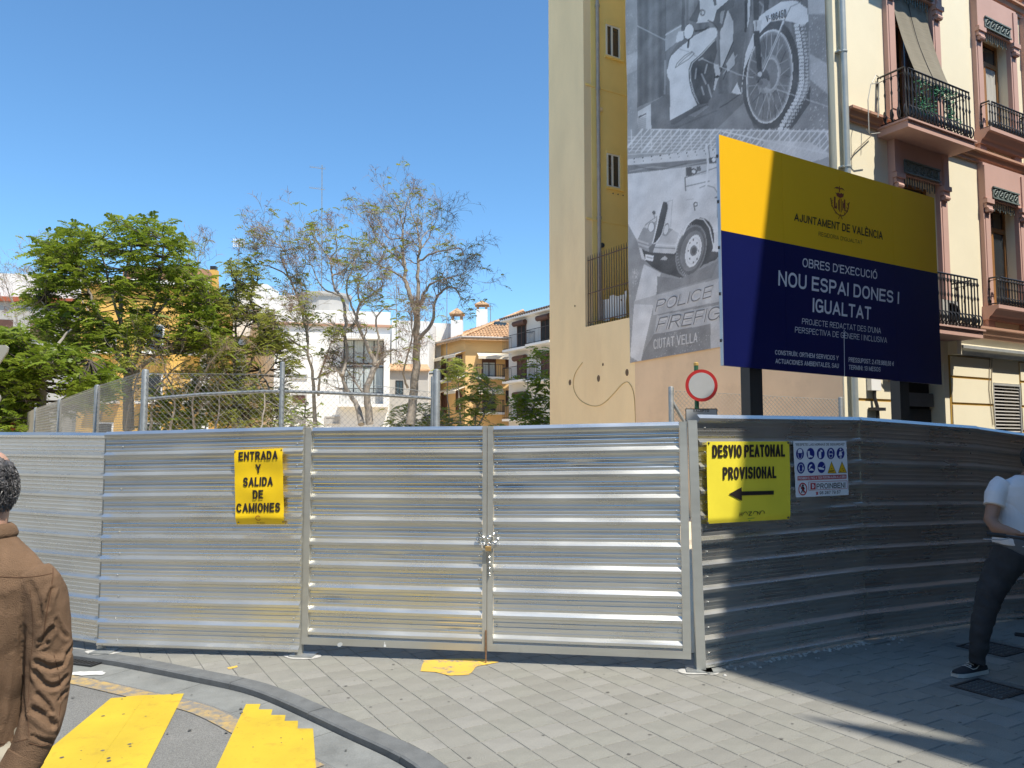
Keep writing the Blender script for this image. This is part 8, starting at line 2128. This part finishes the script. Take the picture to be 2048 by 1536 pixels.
def sneaker(heel, toe, parent, laces=True):
    d = (toe - heel); d.z = 0; L_ = d.length; d.normalize(); s2 = Vector((-d.y, d.x, 0)); k = L_/0.28
    def P3(x, y, z): return heel + d*x*k + s2*y*k + Vector((0, 0, z*k))
    up = MB(); n = 14; secs = [(-0.005, .030, .062), (0.02, .036, .080), (0.06, .038, .088), (0.10, .040, .080), (0.15, .043, .062), (0.20, .045, .050), (0.245, .040, .042), (0.275, .022, .032)]
    i0 = len(up.v)
    for x, w, h in secs:
        for q in range(n): a = PI*q/(n-1); up.v.append(tuple(P3(x, w*math.cos(a), 0.018 + (h-0.018)*max(0.0, math.sin(a))**0.8)))
    for a in range(len(secs)-1):
        for q in range(n-1): up.f.append((i0+a*n+q, i0+a*n+q+1, i0+(a+1)*n+q+1, i0+(a+1)*n+q))
    up.f.append(tuple(i0+q for q in range(n))); up.f.append(tuple(i0+(len(secs)-1)*n+q for q in range(n))[::-1])
    sh_ = up.build('shoe', m_shoe, parent, smooth=50)
    so = MB(); out = [(x, w+0.004) for x, w, h in secs] + [(x, -w-0.004) for x, w, h in secs[::-1]]; so.v = [tuple(P3(x, y, 0.0)) for x, y in out] + [tuple(P3(x, y, 0.024)) for x, y in out]; m_ = len(out)
    so.f = [(q, (q+1) % m_, m_+(q+1) % m_, m_+q) for q in range(m_)] + [tuple(range(m_))[::-1], tuple(m_+q for q in range(m_))]; so.build('sole', m_sole, sh_, smooth=30)
    def onshoe(x, t):     # t 0..1 over the side towards the viewer
        import bisect
        xs = [s0[0] for s0 in secs]; i = max(0, min(len(secs)-2, bisect.bisect(xs, x)-1)); f = (x-xs[i])/(xs[i+1]-xs[i]); w = secs[i][1]*(1-f)+secs[i+1][1]*f; h = secs[i][2]*(1-f)+secs[i+1][2]*f
        a = PI*t; return P3(x, (w+0.0015)*math.cos(a), 0.0185 + (h-0.016)*max(0.0, math.sin(a))**0.8)
    side = 0.0 if (s2.y < 0) else 1.0
    tt = lambda t: t if side == 0.0 else 1-t
    st = MB(); st.tube([onshoe(x, tt(t)) for x, t in ((0.005, .22), (0.04, .24), (0.08, .20), (0.12, .13), (0.15, .16), (0.165, .30), (0.14, .38))], 0.0035, 5); st.build('side_stripe', m_sole, sh_)
    la_ = MB()
    for x in (0.105, 0.125, 0.145, 0.165): la_.tube([onshoe(x, 0.30), onshoe(x+0.004, 0.5), onshoe(x, 0.70)], 0.0030, 4)
    la_.tube([onshoe(0.10, 0.5), onshoe(0.085, 0.35) + Vector((0, 0, 0.012)), onshoe(0.10, 0.25)], 0.0025, 4); la_.build('laces', m_sole, sh_)
sneaker(G(1967, 1344), G(1908, 1354), man2)
sneaker(Vector((4.33, 6.24, 0)), Vector((4.20, 5.99, 0)), man2)

# --- bicycle between the man's legs
bd = Vector((-0.55, -0.835, 0)).normalized(); bs = Vector((bd.y, -bd.x, 0))    # heading, and its left as seen
bc = Vector((4.02, 5.97, 0))
bk = thing('bicycle', 'black bicycle with flat handlebar and brake cables held by the man in white', 'bicycle', bc)
def B(x, s1, z): return bc + bd*x + bs*s1 + Vector((0, 0, z))
m_bk = mat('black_bike_paint', (0.02, 0.02, 0.022), rough=0.35); m_rub = mat('tyre_rubber', (0.02, 0.02, 0.02), rough=0.8); m_alu = mat('dull_alloy', (0.35, 0.35, 0.36), rough=0.35, metal=0.8)
for x in (0.60, -0.46):
    c = B(x, 0, 0.335); wv = MB(); wv.tube([c + bd*0.318*math.cos(a) + Vector((0, 0, 0.318*math.sin(a))) for a in [2*PI*k/40 for k in range(40)]], 0.019, 8, closed=True); w_ = wv.build('wheel', m_rub, bk, smooth=60)
    rm = MB(); rm.tube([c + bd*0.295*math.cos(a) + Vector((0, 0, 0.295*math.sin(a))) for a in [2*PI*k/36 for k in range(36)]], 0.010, 6, closed=True); rm.build('rim', m_bk, w_, smooth=60)
    sp_ = MB()
    for k in range(24): a = 2*PI*k/24; sp_.tube([c + bs*(0.025 if k % 2 else -0.025) + bd*0.02*math.cos(a+1) + Vector((0, 0, 0.02*math.sin(a+1))), c + bd*0.29*math.cos(a) + Vector((0, 0, 0.29*math.sin(a)))], 0.0012, 3, caps=False)
    sp_.tube([c - bs*0.05, c + bs*0.05], 0.018, 8); sp_.build('spokes', m_alu, w_)
fr = MB(); hd = B(0.47, 0, 0.86); hb = B(0.50, 0, 0.72); st_ = B(-0.17, 0, 0.80); bb = B(-0.04, 0, 0.29)
for a, c, r in ((hd, hb, 0.020), (hd + (hb-hd)*0.2, st_, 0.016), (hb, bb, 0.019), (st_, bb, 0.017)): fr.tube([a, c], r, 8)
for sg in (-1, 1): fr.tube([bb + bs*0.03*sg, B(-0.46, 0.065*sg, 0.335)], 0.010, 6); fr.tube([st_, B(-0.46, 0.065*sg, 0.335)], 0.008, 6)
fr.build('frame', m_bk, bk, smooth=60)
fk = MB(); fk.tube([hb, B(0.51, 0, 0.68)], 0.018, 8)
for sg in (-1, 1): fk.tube([B(0.51, 0, 0.68), B(0.515, 0.05*sg, 0.66), B(0.60, 0.055*sg, 0.335)], 0.012, 8)
fk.build('fork', m_bk, bk, smooth=60)
hbz = 1.085; bar_ = MB(); bar_.tube([hd, B(0.45, 0, 0.98), B(0.50, 0, hbz)], 0.014, 8); bar_.tube([B(0.47, -0.31, hbz+0.01), B(0.50, -0.1, hbz), B(0.50, 0.1, hbz), B(0.47, 0.31, hbz+0.01)], 0.0125, 8); hb_ = bar_.build('handlebar', m_bk, bk, smooth=60)
for sg in (-1, 1):
    gr_ = MB(); gr_.tube([B(0.47, 0.31*sg, hbz+0.01), B(0.483, 0.19*sg, hbz+0.006)], 0.017, 10); gr_.build('grip', m_rub, hb_, smooth=60)
    lv = MB(); lv.tube([B(0.52, 0.17*sg, hbz-0.005), B(0.56, 0.22*sg, hbz-0.015), B(0.555, 0.33*sg, hbz-0.02)], 0.0055, 6); lv.build('brake_lever', m_alu, hb_, smooth=60)
    cbl = MB(); cbl.tube(catmull([tuple(B(0.54, 0.16*sg, hbz)), tuple(B(0.64, 0.06*sg, hbz-0.01)), tuple(B(0.66, -0.02*sg, hbz-0.09)), tuple(B(0.56, -0.03*sg, 0.88)), tuple(B(0.45, -0.02*sg, 0.78))], 5), 0.003, 5); cbl.build('brake_cable', m_rub, hb_)
sd_ = MB(); sd_.tube([st_, B(-0.20, 0, 0.90)], 0.013, 8); sd_.hexa([B(-0.34, -0.07, 0.90), B(-0.34, 0.07, 0.90), B(-0.06, 0.02, 0.905), B(-0.06, -0.02, 0.905), B(-0.34, -0.06, 0.94), B(-0.34, 0.06, 0.94), B(-0.06, 0.015, 0.935), B(-0.06, -0.015, 0.935)]); sd_.build('saddle', m_rub, bk)
cr_ = MB(); cr_.tube([bb - bs*0.07, bb + bs*0.07], 0.016, 8); cr_.tube([bb + bs*0.07, bb + bs*0.075 + bd*0.16 + Vector((0,0,0.03))], 0.010, 6); cr_.tube([bb - bs*0.07, bb - bs*0.075 - bd*0.16 - Vector((0,0,0.03))], 0.010, 6); cr_.tube([bb + bs*0.035 + bd*0.09*math.cos(a) + Vector((0,0,0.09*math.sin(a))) for a in [2*PI*k/24 for k in range(24)]], 0.004, 4, closed=True); cra = cr_.build('crank', m_alu, bk)
for sg in (-1, 1):
    c = bb + bs*sg*0.12 + bd*0.16*sg + Vector((0, 0, 0.03*sg)); pd_ = MB()
    for t_ in (-0.035, 0.035): pd_.tube([c + bd*t_ - bs*0.045, c + bd*t_ + bs*0.045], 0.008, 6)
    for t_ in (-0.045, 0.045): pd_.tube([c + bs*t_ - bd*0.038, c + bs*t_ + bd*0.038], 0.007, 6)
    pd_.tube([c - bs*0.06*sg, c + bs*0.045*sg], 0.008, 6); pd_.build('pedal', m_rub, cra)
